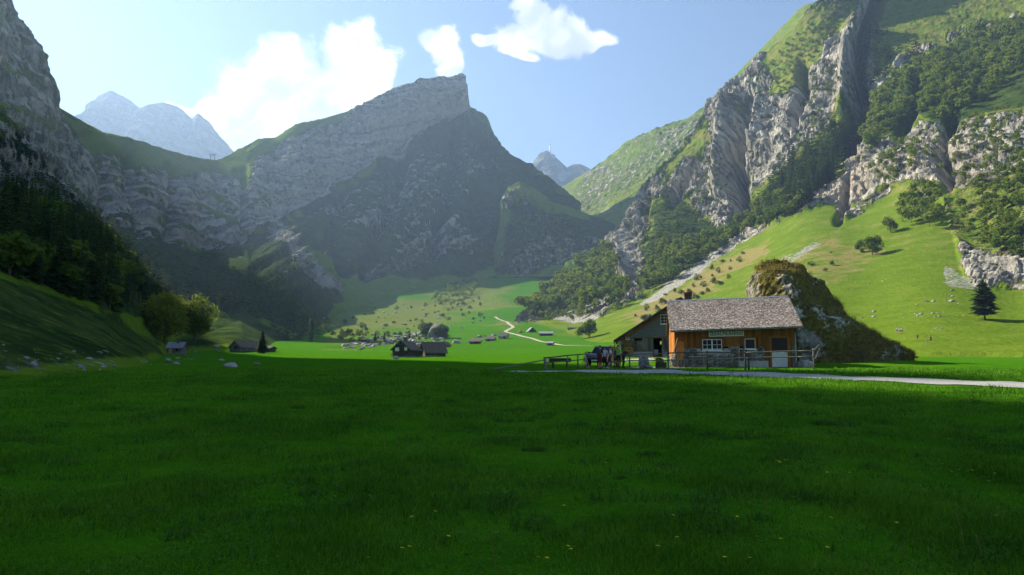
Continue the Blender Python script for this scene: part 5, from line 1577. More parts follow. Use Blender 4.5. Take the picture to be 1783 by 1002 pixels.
sel = (mk < 0.34) & (np.arange(len(PK))[:, None] > 8) & (np.arange(len(PK))[:, None] < 76)
ii = np.argwhere(sel)
rg2 = np.random.default_rng(9)
ch_ = ii[rg2.integers(0, len(ii), 9000)]
bp = PKd[ch_[:, 0], ch_[:, 1]] + rg2.normal(size=(9000, 3)) * np.array([0.12, 0.08, 0.03])
bn = N[ch_[:, 0], ch_[:, 1]] * 0.5 + np.array([0.15, 0, 0.6])
V, F = blades(bp, bn, rg2.uniform(0.15, 0.42, 9000), rg2.uniform(0.02, 0.045, 9000), 10, 0.7)
bg_ = link('grass_cover', np_mesh('grass_cover', V, F, False), 'dry_grass', rk)
bg_['kind'] = 'stuff'

# ------------------------------------------------------------------ fences
def gpoint(px, py):
    q = on_ground(px, py); return Vector((q[0], q[1], float(ground_z(q[0], q[1]))))


def ray_at(px, py, Y): return Vector(at(px, py, Y))


def rail(p0, p1, r, parent, name='rail', m='fence_wood', n=7):
    b_ = MB(); p0, p1 = Vector(p0), Vector(p1); k_ = 4; last = None
    rr = random.Random(int(p0.x * 991 + p1.y * 77))
    pts = [p0.lerp(p1, i / k_) + Vector((0, 0, rr.uniform(-0.02, 0.02) if 0 < i < k_ else 0)) for i in range(k_ + 1)]
    for i in range(k_): b_.tube(pts[i], pts[i + 1], r * (1 - 0.05 * i), r * (1 - 0.05 * (i + 1)), n, cap=(i in (0, k_ - 1)))
    return b_.build(name, m, parent, smooth=True)


def post(px, py_top, Y, parent, r=0.065, lean=0.0, name='post', m='fence_wood'):
    tp_ = ray_at(px, py_top, Y); z0 = drop(tp_.x, tp_.y)
    MB().tube((tp_.x + lean, tp_.y, z0 - 0.3), (tp_.x, tp_.y, tp_.z), r * 1.1, r * 0.92, 8).build(name, m, parent, smooth=True)


FY = 56.5
fence = empty('rail_fence', (0, 0, 0), 0, 'weathered two-rail fence running in front of the dairy hut', 'fence')
for px_, pt in ((1064, 616.5), (1096, 614.5), (1163, 612), (1231, 611), (1297, 611.5), (1303, 612), (1416, 606.5)):
    post(px_, pt, FY - (px_ - 1064) * 0.006, fence, 0.075 if px_ in (1297, 1303) else 0.06)
TOPR = [(1062, 619.5), (1096, 617.5), (1163, 615.2), (1231, 613.5), (1300, 614.6), (1420, 610.5)]
LOWR = [(1062, 630.5), (1096, 628.5), (1163, 627.4), (1231, 626.2), (1300, 624.0), (1418, 620.5)]
for L_ in (TOPR, LOWR):
    for (a, c_), (d2, e2) in zip(L_[:-1], L_[1:]):
        rail(ray_at(a - 1.5, c_, FY - 0.1 - (a - 1064) * 0.006), ray_at(d2 + 1.5, e2, FY - 0.1 - (d2 - 1064) * 0.006), 0.05, fence)
ye = FY - (1416 - 1064) * 0.006
rail(ray_at(1416, 612, ye - 0.05), ray_at(1426.5, 600.5, ye - 0.2), 0.045, fence, 'stay')
rail(ray_at(1420, 626, ye + 0.4), ray_at(1427, 607, ye + 0.25), 0.045, fence, 'stay')
MB().tube(ray_at(1286, 597.5, 57.6), Vector((ray_at(1286, 632, 57.6).x, 57.6, 1.4)), 0.03).build('iron_rod', 'iron', fence)

gf = empty('gate_fence', (0, 0, 0), 0, 'dark rail fence with a gatepost left of the parked car', 'fence')
GFY = 56.0
for px_, pt, Y in ((949, 622, 55.0), (988, 619.5, 57.5), (1006, 617.5, 59.5), (1020.5, 615.5, 61)):
    post(px_, pt, Y, gf, 0.11 if px_ == 949 else 0.055)
rail(ray_at(947, 623.5, 54.9), ray_at(1022, 616.5, 60.9), 0.055, gf)
rail(ray_at(952, 632, 55.1), ray_at(1022, 625.5, 61), 0.045, gf)
rail(ray_at(1019, 614, 62), ray_at(1034, 613.5, 66), 0.045, gf)
g0 = gpoint(857, 645.5)
bp_ = empty('barrier_pole', (0, 0, 0), 0, 'long round pole slanting from the meadow up to the gatepost', 'pole')
rail(Vector((g0.x, g0.y, g0.z + 0.06)), ray_at(948, 627, 54.85), 0.055, bp_, 'pole')
# wooden trough behind the gate fence
lt, mpp = gpoint(975, 634), 0.043
tr = empty('log_trough', (ray_at(975, 628, 59).x, 59, drop(ray_at(975, 628, 59).x, 59)), R(4), 'hollowed log trough with a pale end behind the gate fence', 'trough')
wz = ray_at(975, 630.5, 59).z - tr.location.z; wt_ = ray_at(975, 624, 59).z - tr.location.z
MB().box(-0.85, 0.85, -0.22, 0.22, wz, wt_).build('log', 'dark_wood', tr, bevel=0.05)
MB().box(-0.90, -0.852, -0.2, 0.2, wz + 0.02, wt_ - 0.01).build('cut_end', 'pale_wood', tr)
for s_ in (-0.55, 0.55): MB().box(s_ - 0.06, s_ + 0.06, -0.16, 0.16, -0.15, wz).build('leg', 'dark_wood', tr)
# pale sawhorse by the car
sh_ = empty('sawhorse', (ray_at(1019, 630, 60.2).x, 60.2, drop(ray_at(1019, 630, 60.2).x, 60.2)), R(70), 'small pale wooden sawhorse between gate fence and car', 'sawhorse')
MB().box(-0.35, 0.35, -0.06, 0.06, 0.74, 0.86).build('beam', 'pale_wood', sh_)
for sx in (-0.26, 0.26):
    for sy in (-1, 1): MB().tube((sx, 0.03 * sy, 0.76), (sx * 1.2, 0.26 * sy, -0.02), 0.028, 0.028, 6).build('leg', 'pale_wood', sh_)

# ------------------------------------------------------------------ things in the yard
def boulder_mesh(seed, sub=3, rough=0.32, flat=0.75):
    bm = bmesh.new(); bmesh.ops.create_icosphere(bm, subdivisions=sub, radius=1)
    co = np.array([v.co[:] for v in bm.verts])
    dsp = 1 + rough * fbm(co * 0.9 + seed * 5.3, 3, seed, 0.5) + 0.35 * rough * fbm(co * 3 + seed, 2, seed + 3, 0.5)
    # a few planar cuts give facets
    rg_ = np.random.default_rng(seed)
    Q = co * dsp[:, None]
    for _ in range(7):
        n_ = rg_.normal(size=3); n_ /= np.linalg.norm(n_); dd = rg_.uniform(0.62, 0.9)
        s_ = Q @ n_ - dd
        Q = Q - np.outer(np.maximum(s_, 0) * 0.85, n_)
    Q[:, 2] *= flat
    for v, q in zip(bm.verts, Q): v.co = q
    me_ = bpy.data.meshes.new('rock'); bm.to_mesh(me_); bm.free()
    return me_


ms = link('standing_stone', boulder_mesh(51, 3, 0.35, 1.35), 'limestone')
q = hpos(1120, 637, -2.4); ms.location = q + Vector((0, 0, 0.40)); ms.scale = (0.44, 0.40, 0.48); ms.rotation_euler = (0.0, -0.12, 0.5)
props(ms, 'pointed grey standing stone behind the fence between people and hut', 'stone')
mp = link('flat_rock', boulder_mesh(52, 2, 0.3, 0.6), 'limestone', None); mp.location = q + Vector((0.15, -0.1, 0.08)); mp.scale = (0.62, 0.55, 0.35)
props(mp, 'flat grey rock lying under the standing stone', 'stone')
q = hpos(1151, 637, -2.2)
pl = empty('planter', q, HRZ, 'low brown trough of withered flowers behind the fence', 'planter')
MB().box(-0.42, 0.42, -0.2, -0.14, 0, 0.42).box(-0.42, 0.42, 0.14, 0.2, 0, 0.42).box(-0.42, -0.36, -0.139, 0.139, 0, 0.419).box(0.36, 0.42, -0.139, 0.139, 0, 0.419).build('box', 'dark_wood', pl)
MB().box(-0.36, 0.36, -0.139, 0.139, 0.02, 0.36).build('soil', 'earth', pl)
V, F = broad_np(410, 9, 40, 0.16, 0.7, 0.0); V = V * np.array([0.62, 0.36, 0.42]) + np.array([0, 0, 0.34])
link('flowers', np_mesh('flowers', V, F, False), 'dry_grass', pl)['kind'] = 'stuff'

# ------------------------------------------------------------------ the parked car
CY = 64.0; cpx = 1051
cl = ray_at(cpx, 630, CY); fwd = math.atan2(-0.90, -0.43)
car = empty('parked_car', (cl.x, CY, drop(cl.x, CY)), fwd, 'black off-road car parked behind the hikers with its nose towards the meadow', 'car')
# side profile (x forward, z up), lofted over half widths
prof = [(-2.25, 0.42), (-2.28, 0.75), (-2.24, 1.02), (2.05, 1.02), (2.24, 0.88), (2.28, 0.62), (2.24, 0.40), (1.9, 0.32), (-1.9, 0.32)]
body = MB()
ws = [(-0.93, 0.94), (-0.86, 1.0), (0.86, 1.0), (0.93, 0.94)]
n = len(prof); vs = []
for (yy_, sc) in ws:
    for (xx, zz) in prof: vs.append((xx * (1.0 if sc == 1.0 else 0.985), yy_, 0.62 + (zz - 0.62) * sc))
fs = [(i * n + k_, i * n + (k_ + 1) % n, (i + 1) * n + (k_ + 1) % n, (i + 1) * n + k_) for i in range(3) for k_ in range(n)]
fs += [tuple(range(n - 1, -1, -1)), tuple(range(3 * n, 4 * n))]
body.add(vs, fs); bd_ = body.build('body', 'car_paint', car, bevel=0.03)
hood = MB(); hood.add([(0.95, -0.80, 1.0), (2.08, -0.76, 0.98), (2.08, 0.76, 0.98), (0.95, 0.80, 1.0), (0.95, -0.76, 1.12), (2.0, -0.70, 1.05), (2.0, 0.70, 1.05), (0.95, 0.76, 1.12)], [(0, 1, 2, 3), (7, 6, 5, 4), (0, 4, 5, 1), (1, 5, 6, 2), (2, 6, 7, 3), (3, 7, 4, 0)])
hood.build('bonnet', 'car_paint', car, bevel=0.03)
cab = MB(); cab.add([(-2.20, -0.82, 1.0), (1.05, -0.82, 1.0), (1.05, 0.82, 1.0), (-2.20, 0.82, 1.0), (-2.0, -0.64, 1.66), (0.38, -0.64, 1.68), (0.38, 0.64, 1.68), (-2.0, 0.64, 1.66)], [(0, 1, 2, 3), (7, 6, 5, 4), (0, 4, 5, 1), (1, 5, 6, 2), (2, 6, 7, 3), (3, 7, 4, 0)])
cb = cab.build('cabin', 'car_paint', car, bevel=0.05)


def pane3(pts, name, parent, m='window_glass', th=0.012):
    p = [Vector(q_) for q_ in pts]; nrm = (p[1] - p[0]).cross(p[2] - p[0]).normalized()
    MB().add([q_ + nrm * th for q_ in p] + [q_ - nrm * th for q_ in p], [(0, 1, 2, 3), (7, 6, 5, 4), (0, 4, 5, 1), (1, 5, 6, 2), (2, 6, 7, 3), (3, 7, 4, 0)]).build(name, m, parent)


lerp = lambda a, c_, t_: a + (c_ - a) * t_
wsf = lambda u, v: (lerp(1.05, 0.38, v) + 0.01, lerp(-0.80, 0.80, u) * lerp(1, 0.80, v), lerp(1.02, 1.66, v))
pane3([wsf(0.05, 0.10), wsf(0.95, 0.10), wsf(0.93, 0.90), wsf(0.07, 0.90)], 'windscreen', cb)
for sd in (-1, 1):
    sw = lambda x_, v: (x_ + (0 if x_ < 0 else -0.5 * v * (x_ > 0.3)), sd * (lerp(0.825, 0.645, v) + 0.004), lerp(1.02, 1.66, v))
    for (xa, xb) in ((-1.9, -1.05), (-0.98, -0.12), (-0.04, 0.72)):
        pane3([sw(xa, 0.12), sw(xb, 0.12), sw(xb - 0.02, 0.88) if xb < 0.3 else (0.36, sd * 0.67, 1.58), sw(xa + (0.1 if xa < -1.5 else 0), 0.88)], 'side_window', cb)
    MB().box(-1.9, 0.3, sd * 0.60 - 0.02, sd * 0.60 + 0.02, 1.70, 1.74).build('roof_rail', 'zinc', cb)
    mir = MB().box(0.70, 0.86, sd * 0.90 - 0.02 if sd > 0 else -1.10, 1.10 if sd > 0 else -0.88, 1.04, 1.20).build('mirror', 'car_paint', car, bevel=0.03)
    MB().box(2.20, 2.292, sd * 0.80 - 0.14, sd * 0.80 + 0.13, 0.74, 0.90).build('headlight', 'lamp_lens', car, bevel=0.02)
    for xw in (-1.38, 1.42):
        wh = empty('wheel', (xw, sd * 0.82, 0.36), 0); wh.parent = car
        MB().tube((0, -0.12, 0), (0, 0.12, 0), 0.36, 0.36, 24).build('tyre', 'tyre', wh, bevel=0.02)
        MB().tube((0, sd * 0.10, 0), (0, sd * 0.135, 0), 0.23, 0.22, 16).build('rim', 'rim_alloy', wh)
gr_ = MB()
for i in range(4): gr_.box(2.26, 2.30, -0.55, 0.55, 0.72 + 0.05 * i, 0.745 + 0.05 * i)
gr_.build('grille', 'zinc', car)
MB().box(2.20, 2.33, -0.88, 0.88, 0.40, 0.58).build('bumper', 'tyre', car, bevel=0.04)
MB().box(2.331, 2.345, -0.26, 0.26, 0.44, 0.55).build('number_plate', 'white_paint', car)

# ------------------------------------------------------------------ people
def rotv(v, a, axis, c0):
    return Matrix.Rotation(a, 3, axis) @ (Vector(v) - Vector(c0)) + Vector(c0)


def person(label, px, py_foot, Y, face, h, cols, lean=0.0, head=(0, 0), arms=((0.1, 0.2), (0.1, 0.2)), stride=0.0, hair='hair_dark', short=True, cap=None, simple=False, sleeves=True):
    """face: heading in degrees, 0 = towards the camera. arms: (raise, elbow bend) for right and left. cols: shirt, legwear, shoes"""
    w_ = ray_at(px, py_foot, Y); z0 = drop(w_.x, w_.y)
    J = {'pel': (0, 0, 0.96), 'spi': (0, 0.01, 1.14), 'che': (0, 0.0, 1.34), 'nek': (0, 0.01, 1.49), 'hd1': (0, -0.01, 1.58), 'hd2': (0, -0.02, 1.70)}
    Rr = {'pel': (0.155, 0.115), 'spi': (0.135, 0.10), 'che': (0.165, 0.115), 'nek': (0.058, 0.058), 'hd1': (0.078, 0.088), 'hd2': (0.072, 0.085)}
    E = [('pel', 'spi'), ('spi', 'che'), ('che', 'nek'), ('nek', 'hd1'), ('hd1', 'hd2')]
    for s_, nm in ((-1, 'r'), (1, 'l')):
        up, bend = arms[0 if s_ < 0 else 1]
        sh0 = Vector((0.18 * s_, 0.0, 1.42)); d1 = Vector((0.12 * s_, -math.sin(up), -math.cos(up))).normalized() * 0.29
        el = sh0 + d1; d2_ = Vector((0.02 * s_, -math.sin(up + bend), -math.cos(up + bend))).normalized()
        wr_ = el + d2_ * 0.25; hn = wr_ + d2_ * 0.085
        J.update({'sh' + nm: sh0, 'el' + nm: el, 'wr' + nm: wr_, 'hn' + nm: hn})
        Rr.update({'sh' + nm: (0.062, 0.062), 'el' + nm: (0.044, 0.044), 'wr' + nm: (0.030, 0.030), 'hn' + nm: (0.036, 0.022)})
        st = stride * s_
        hp = Vector((0.095 * s_, 0, 0.90)); kn_ = hp + Vector((0.01 * s_, -math.sin(st) * 0.42, -math.cos(st) * 0.42)); an = kn_ + Vector((0, -math.sin(st - 0.15) * 0.40 + 0.01, -math.cos(st - 0.15) * 0.40))
        J.update({'hp' + nm: hp, 'kn' + nm: kn_, 'an' + nm: an, 'to' + nm: an + Vector((0.02 * s_, -0.16, -0.035))})
        Rr.update({'hp' + nm: (0.092, 0.095), 'kn' + nm: (0.058, 0.060), 'an' + nm: (0.040, 0.044), 'to' + nm: (0.042, 0.030)})
        E += [('che', 'sh' + nm), ('sh' + nm, 'el' + nm), ('el' + nm, 'wr' + nm), ('wr' + nm, 'hn' + nm), ('pel', 'hp' + nm), ('hp' + nm, 'kn' + nm), ('kn' + nm, 'an' + nm), ('an' + nm, 'to' + nm)]
    upper = [k_ for k_ in J if k_[:2] in ('sp', 'ch', 'ne', 'hd', 'sh', 'el', 'wr', 'hn')]
    if lean:
        for k_ in upper: J[k_] = rotv(J[k_], lean, 'X', (0, 0, 0.96))
    names = list(J); me_ = bpy.data.meshes.new('person')
    me_.from_pydata([tuple(J[k_]) for k_ in names], [(names.index(a), names.index(c_)) for a, c_ in E], [])
    o = bpy.data.objects.new('person', me_); COL.objects.link(o)
    sk = o.modifiers.new('skin', 'SKIN'); sk.use_smooth_shade = True
    for k_, sv_ in zip(names, me_.skin_vertices[0].data): sv_.radius = Rr[k_]; sv_.use_root = (k_ == 'pel')
    ss = o.modifiers.new('sub', 'SUBSURF'); ss.levels = 1 if simple else 2; ss.render_levels = ss.levels
    bpy.context.view_layer.update()
    ev = bpy.data.meshes.new_from_object(o.evaluated_get(bpy.context.evaluated_depsgraph_get()))
    bpy.data.objects.remove(o)
    # clothes and skin by nearest bone
    mats_ = ['skin', cols[0], cols[1], cols[2]]
    ev.materials.clear()
    for q_ in mats_: ev.materials.append(MATS[q_])
    segs = [(np.array(J[a]), np.array(J[c_]), a, c_) for a, c_ in E]
    cen_ = np.array([p_.center[:] for p_ in ev.polygons])
    ds, ts = [], []
    for a, c_, na, nc in segs:
        e_ = c_ - a; t_ = np.clip(((cen_ - a) @ e_) / (e_ @ e_), 0, 1)
        ds.append(np.linalg.norm(cen_ - a - t_[:, None] * e_, axis=1)); ts.append(t_)
    best = np.argmin(ds, 0); mi = []
    for i, b_ in enumerate(best):
        na, nc, t_ = segs[b_][2], segs[b_][3], ts[b_][i]
        if na.startswith('an') or (na.startswith('kn') and t_ > 0.82): mi.append(3)
        elif na.startswith('kn'): mi.append(0 if short else 2)
        elif na.startswith('hp') or (na == 'pel' and nc.startswith('hp')): mi.append(2 if not (short and na.startswith('hp') and t_ > 0.85) else 0)
        elif na in ('nek', 'hd1') or (na == 'che' and nc == 'nek' and t_ > 0.8): mi.append(0)
        elif na.startswith('wr'): mi.append(0)
        elif na.startswith('el'): mi.append(0)
        elif na.startswith('sh'): mi.append(1 if t_ < 0.6 else 0)
        elif na == 'pel' and t_ < 0.15: mi.append(2)
        else: mi.append(1)
    ev.polygons.foreach_set('material_index', mi)
    # fingers, thumb, nose and ears join the same mesh
    bm = bmesh.new(); bm.from_mesh(ev)
    def spike(p0, p1, r0, r1):
        tmp = MB().tube(p0, p1, r0, r1, 5)
        vv = [bm.verts.new(v) for v in tmp.v]
        for f_ in tmp.f:
            try: bm.faces.new([vv[k_] for k_ in f_])
            except ValueError: pass
    for nm in ('r', 'l'):
        wr_, hn = Vector(J['wr' + nm]), Vector(J['hn' + nm]); d_ = (hn - wr_).normalized(); side = d_.cross(Vector((0, 1, 0))); side = side.normalized() if side.length > 0.1 else Vector((1, 0, 0))
        for k_, ln in enumerate((0.060, 0.070, 0.066, 0.052)):
            b0 = hn + side * (0.024 - 0.016 * k_); m0 = b0 + d_ * ln * 0.6; spike(b0, m0, 0.009, 0.008); spike(m0, m0 + (d_ + Vector((0, -0.5, 0))).normalized() * ln * 0.5, 0.008, 0.006)
        b0 = wr_ + d_ * 0.03 + side * 0.03; spike(b0, b0 + (d_ + side).normalized() * 0.055, 0.010, 0.008)
    hd = (Vector(J['hd1']) + Vector(J['hd2'])) / 2
    spike(hd + Vector((0, -0.078, 0.015)), hd + Vector((0, -0.112, -0.012)), 0.010, 0.015)
    for s_ in (-1, 1): spike(hd + Vector((0.070 * s_, 0.0, -0.02)), hd + Vector((0.088 * s_, 0.012, 0.02)), 0.018, 0.015)
    bm.to_mesh(ev); bm.free(); ev.update()
    p = link('person', ev)
    p.location = (w_.x, w_.y, z0 - 0.01); p.scale = [h / 1.79] * 3; p.rotation_euler = (0, 0, R(face))
    props(p, label, 'person')
    # hair (or cap) as a child
    hb = bmesh.new(); bmesh.ops.create_uvsphere(hb, u_segments=14, v_segments=9, radius=1)
    c0 = Vector(J['hd2']) + Vector((0, 0.014, -0.005))
    for v in list(hb.verts):
        if v.co.z < -0.35 or (v.co.y < -0.45 and v.co.z < 0.30): hb.verts.remove(v)
    for v in hb.verts: v.co = c0 + Vector((v.co.x * 0.088, v.co.y * 0.104, v.co.z * 0.088))
    hm = bpy.data.meshes.new('hair'); hb.to_mesh(hm); hb.free()
    link('cap' if cap else 'hair', hm, cap or hair, p)
    return p, J


def backpack(p, J, label, m='pack_grey'):
    mw = p.matrix_basis; ch_ = Vector(J['che']); ln = (Vector(J['nek']) - Vector(J['pel'])).normalized()
    b0 = empty('backpack', (0, 0, 0), 0, label, 'backpack'); b0.matrix_world = Matrix.Translation(p.location) @ Matrix.Rotation(p.rotation_euler.z, 4, 'Z') @ Matrix.Diagonal((*p.scale, 1))
    c = ch_ + Vector((0, 0.215, -0.06)); M = ln.to_track_quat('Z', 'Y').to_matrix()
    MB().obox(c, (0.15, 0.095, 0.25), M).build('bag', m, b0, bevel=0.05)
    MB().obox(c + M @ Vector((0, 0.11, -0.06)), (0.11, 0.03, 0.12), M).build('pocket', m, b0, bevel=0.02)
    for s_ in (-1, 1):
        a = c + M @ Vector((0.09 * s_, -0.10, 0.2)); tp_ = Vector(J['sh' + ('r' if s_ < 0 else 'l')]) * 0.6 + ch_ * 0.4 + Vector((0, 0, 0.10)); fr_ = ch_ + Vector((0.11 * s_, -0.13, 0.0))
        MB().tube(a, tp_, 0.018, 0.018, 5).tube(tp_, fr_, 0.018, 0.018, 5).build('strap', m, b0)


p, J = person('hiker in dark shirt and red shorts with a backpack, nearest the path', 1045, 642, 57.2, 150, 1.80, ('cloth_black', 'cloth_red', 'shoe'), 0.05, arms=((0.3, 0.5), (0.2, 0.3)), stride=0.10, cap='cloth_black')
backpack(p, J, 'dark backpack on the hiker in red shorts')
p, J = person('hiker in a white and navy top standing in front of the car', 1053.5, 639, 58.8, -20, 1.70, ('cloth_white', 'cloth_navy', 'cloth_white'), 0.04, arms=((0.5, 1.1), (0.2, 0.4)), stride=0.05, short=False)
p, J = person('hiker in a white shirt and dark blue shorts turned to the right', 1062, 639, 58.4, 70, 1.72, ('cloth_white', 'cloth_navy', 'cloth_white'), 0.12, arms=((0.6, 0.7), (0.4, 0.5)), stride=0.12)
p, J = person('hiker in a blue shirt bending forward behind the fence', 1071, 637, 60.6, 60, 1.78, ('cloth_blue', 'cloth_black', 'shoe'), 0.35, arms=((0.7, 0.5), (0.6, 0.6)), hair='hair_light')
p, J = person('hiker in a lime green top with one arm raised behind the fence', 1077, 637, 59.6, -30, 1.80, ('cloth_lime', 'cloth_black', 'shoe'), 0.08, arms=((2.6, 0.4), (0.4, 0.9)), stride=0.06)
p, J = person('hiker in a red brown jacket stooping at the right end of the group', 1086, 638, 59.0, 100, 1.68, ('cloth_red', 'cloth_black', 'shoe'), 0.75, arms=((0.9, 0.2), (0.8, 0.2)), short=False)
backpack(p, J, 'black backpack on the stooping hiker', 'cloth_black')
for (px_, py_, lab, cols_) in ((1562, 581, 'far hiker in white on the slope path, leftmost of the three', ('cloth_white', 'cloth_grey', 'shoe')), (1566.5, 582, 'far hiker in white and brown in the middle of the three on the slope path', ('cloth_white', 'cloth_khaki', 'shoe')),
                               (1570.5, 582, 'far hiker in white, rightmost of the three on the slope path', ('cloth_white', 'cloth_navy', 'shoe')), (1598, 594, 'far hiker in blue grey left of the yellow trail sign', ('cloth_teal', 'cloth_grey', 'shoe')),
                               (1621, 598, 'far hiker in dark clothes right of the yellow trail sign', ('cloth_navy', 'cloth_black', 'shoe'))):
    h_ = hit(px_, py_)[1]
    person(lab, px_, py_, h_.y, 160, 1.74, cols_, 0.1, arms=((0.2, 0.5), (0.1, 0.4)), stride=0.25, simple=True)
l_, mpp = foot(1612.5, 602)
ts = empty('trail_sign', l_, 0, 'yellow trail signpost among the far hikers on the green slope', 'sign')
MB().tube((0, 0, -0.2), (0, 0, 2.1), 0.04).build('post', 'zinc', ts)
MB().extrude([(-0.45, 1.85), (0.35, 1.85), (0.5, 1.97), (0.35, 2.09), (-0.45, 2.09)], 1, -0.06, -0.041).build('arrow_board', 'yellow_paint', ts)

# ------------------------------------------------------------------ the other huts
def small_hut(name, label, px, py, wpx, hpx, rpx, depth, rz, wall='dark_wood', roof='roof_grey', chimney=False, windows=(), door=None, ridge='y', Y=None, boards=True, over=0.35, cat='hut', plinth=True):
    """gable faces local -y for ridge 'y'; wpx gable (or front) width, hpx wall height, rpx ridge height in photograph pixels"""
    loc, mpp = foot(px, py) if Y is None else (ray_at(px, py, Y), Y / FPX)
    W, Hh, Rg = wpx * mpp, hpx * mpp, rpx * mpp
    zl = min(drop(loc.x + math.cos(rz) * s_ * W / 2 - math.sin(rz) * d_, loc.y + math.sin(rz) * s_ * W / 2 + math.cos(rz) * d_) for s_ in (-1, 1) for d_ in (0, depth))
    t_ = empty(name, (loc.x, loc.y, loc.z), rz, label, cat)
    zb = zl - loc.z - 0.3
    if ridge == 'y':
        b_ = MB(); x = W / 2
        prof_ = [(-x, 0.25), (x, 0.25), (x, Hh), (0, Rg), (-x, Hh)]
        b_.extrude(prof_, 1, 0, depth); wl_ = b_.build('wall', wall, t_)
        MB().box(-x - 0.04, x + 0.04, -0.04, depth + 0.04, zb, 0.245).build('foundation', 'stone_wall', t_)
        r_ = MB(); s2 = (Rg - Hh) / x; xo = x + over
        for sg_ in (-1, 1):
            vs = [(sg_ * xo, -over, Hh - s2 * over), (0, -over, Rg), (0, depth + over, Rg), (sg_ * xo, depth + over, Hh - s2 * over)]
            vs = [(a, c_, e_ + 0.02) for a, c_, e_ in vs]
            r_.add(vs + [(a, c_, e_ + 0.14) for a, c_, e_ in vs], [(0, 1, 2, 3), (7, 6, 5, 4), (0, 4, 5, 1), (1, 5, 6, 2), (2, 6, 7, 3), (3, 7, 4, 0)])
        rf_ = r_.build('roof', roof, t_)
    else:
        b_ = MB(); y2 = depth / 2
        b_.extrude([(0, 0.25), (depth, 0.25), (depth, Hh), (y2, Rg), (0, Hh)], 0, -W / 2, W / 2); wl_ = b_.build('wall', wall, t_)
        MB().box(-W / 2 - 0.04, W / 2 + 0.04, -0.04, depth + 0.04, zb, 0.245).build('foundation', 'stone_wall', t_)
        r_ = MB(); s2 = (Rg - Hh) / y2
        for y0, y1 in ((-over, y2), (depth + over, y2)):
            ze = Hh - s2 * over
            vs = [(-W / 2 - over, y0, ze), (W / 2 + over, y0, ze), (W / 2 + over, y1, Rg), (-W / 2 - over, y1, Rg)]
            vs = [(a, c_, e_ + 0.02) for a, c_, e_ in vs]
            r_.add(vs + [(a, c_, e_ + 0.14) for a, c_, e_ in vs], [(0, 1, 2, 3), (7, 6, 5, 4), (0, 4, 5, 1), (1, 5, 6, 2), (2, 6, 7, 3), (3, 7, 4, 0)])
        rf_ = r_.build('roof', roof, t_)
    for (xa, za, w2, h2, mt) in windows:
        wn_ = MB().box(xa - w2 / 2, xa + w2 / 2, -0.05, 0.01, za, za + h2).build('window', mt, t_)
        MB().box(xa - w2 / 2 - 0.07, xa + w2 / 2 + 0.07, -0.03, 0.015, za - 0.07, za + h2 + 0.07).build('frame', 'weathered_boards', wn_)
    if door: MB().box(door[0] - door[1] / 2, door[0] + door[1] / 2, -0.045, 0.01, 0.1, door[2]).build('door', door[3], t_)
    if chimney:
        c_ = MB().box(-0.3 + chimney[0], 0.3 + chimney[0], chimney[1], chimney[1] + 0.6, Rg - 0.7, Rg + 0.8).build('chimney', 'stone_wall', rf_)
    return t_, W, Hh, Rg


t_, W, Hh, Rg = small_hut('log_hut', 'dark log hut with two pale windows standing in the sunlit middle of the meadow', 698, 622.5, 31, 14.5, 28, 6.5, R(-12), chimney=(0.0, 2.0), windows=((-0.75, 1.15, 0.75, 0.65, 'white_paint'), (0.95, 1.25, 0.55, 0.6, 'white_paint'), (-0.1, 2.45, 0.4, 0.45, 'window_glass')), roof='roof_brown')
for i in range(5):                             # porch posts and the fence in front of the hut
    pass
pf = empty('porch_fence', t_.location, R(-12), 'low pale rail fence along the front of the dark log hut', 'fence')
for xx in (-W / 2, -W / 6, W / 6, W / 2, W * 0.85): MB().tube((xx, -0.7, -0.3), (xx, -0.7, 0.75), 0.04, 0.04, 6).build('post', 'fence_wood', pf)
for zz in (0.35, 0.65): MB().tube((-W / 2 - 0.1, -0.74, zz), (W * 0.9, -0.74, zz), 0.035, 0.035, 6).build('rail', 'fence_wood', pf)
small_hut('log_barn', 'dark barn with a long brown roof beside the log hut', 736, 621, 16, 10.5, 24.5, 4.8, R(-50), roof='roof_brown', windows=((-0.4, 0.5, 0.7, 0.7, 'dark_inside'),), door=(0.5, 0.8, 1.4, 'weathered_boards'))
small_hut('stone_shed', 'little shed with a slate roof and pale front below the dark left wood', 303, 616, 25, 10.5, 19.5, 3.4, R(2), wall='weathered_boards', roof='roof_slate', ridge='x', windows=((0.6, 0.6, 0.6, 0.5, 'dark_inside'),), door=(-0.9, 0.8, 1.5, 'pale_wood'), chimney=(0.4, 1.2))
t_, W, Hh, Rg = small_hut('shaded_hut', 'grey hut with a broad brown roof beside the young spruce', 409, 614, 25, 9.5, 19.5, 7.0, R(-24), wall='weathered_boards', roof='roof_brown', windows=((0.2, 0.9, 0.7, 0.6, 'dark_inside'),))
small_hut('lean_shed', 'low dark shed behind the young spruce at the end of the shaded hut', 459, 614, 20, 7.0, 10, 4.0, R(-5), wall='dark_wood', roof='roof_grey', ridge='x')
small_hut('far_hut', 'small brown hut with its gable to the viewer, nearest the rubble', 766, 605, 11, 4.5, 9, 5.0, R(-25), roof='roof_brown', wall='weathered_boards', door=(0, 0.9, 1.6, 'dark_inside'))
small_hut('far_hut', 'brown-roofed far hut in front of the boulder heap', 827, 599.5, 19, 4.5, 9.5, 5.0, R(0), ridge='x', roof='roof_brown', wall='dark_wood', door=(0.5, 1.0, 1.2, 'dark_inside'))
small_hut('far_hut', 'grey-roofed far hut right of the boulder heap', 853, 594.5, 16, 3.8, 8.2, 5.0, R(-5), ridge='x', roof='roof_grey', wall='weathered_boards', door=(-0.5, 1.0, 1.2, 'dark_inside'))
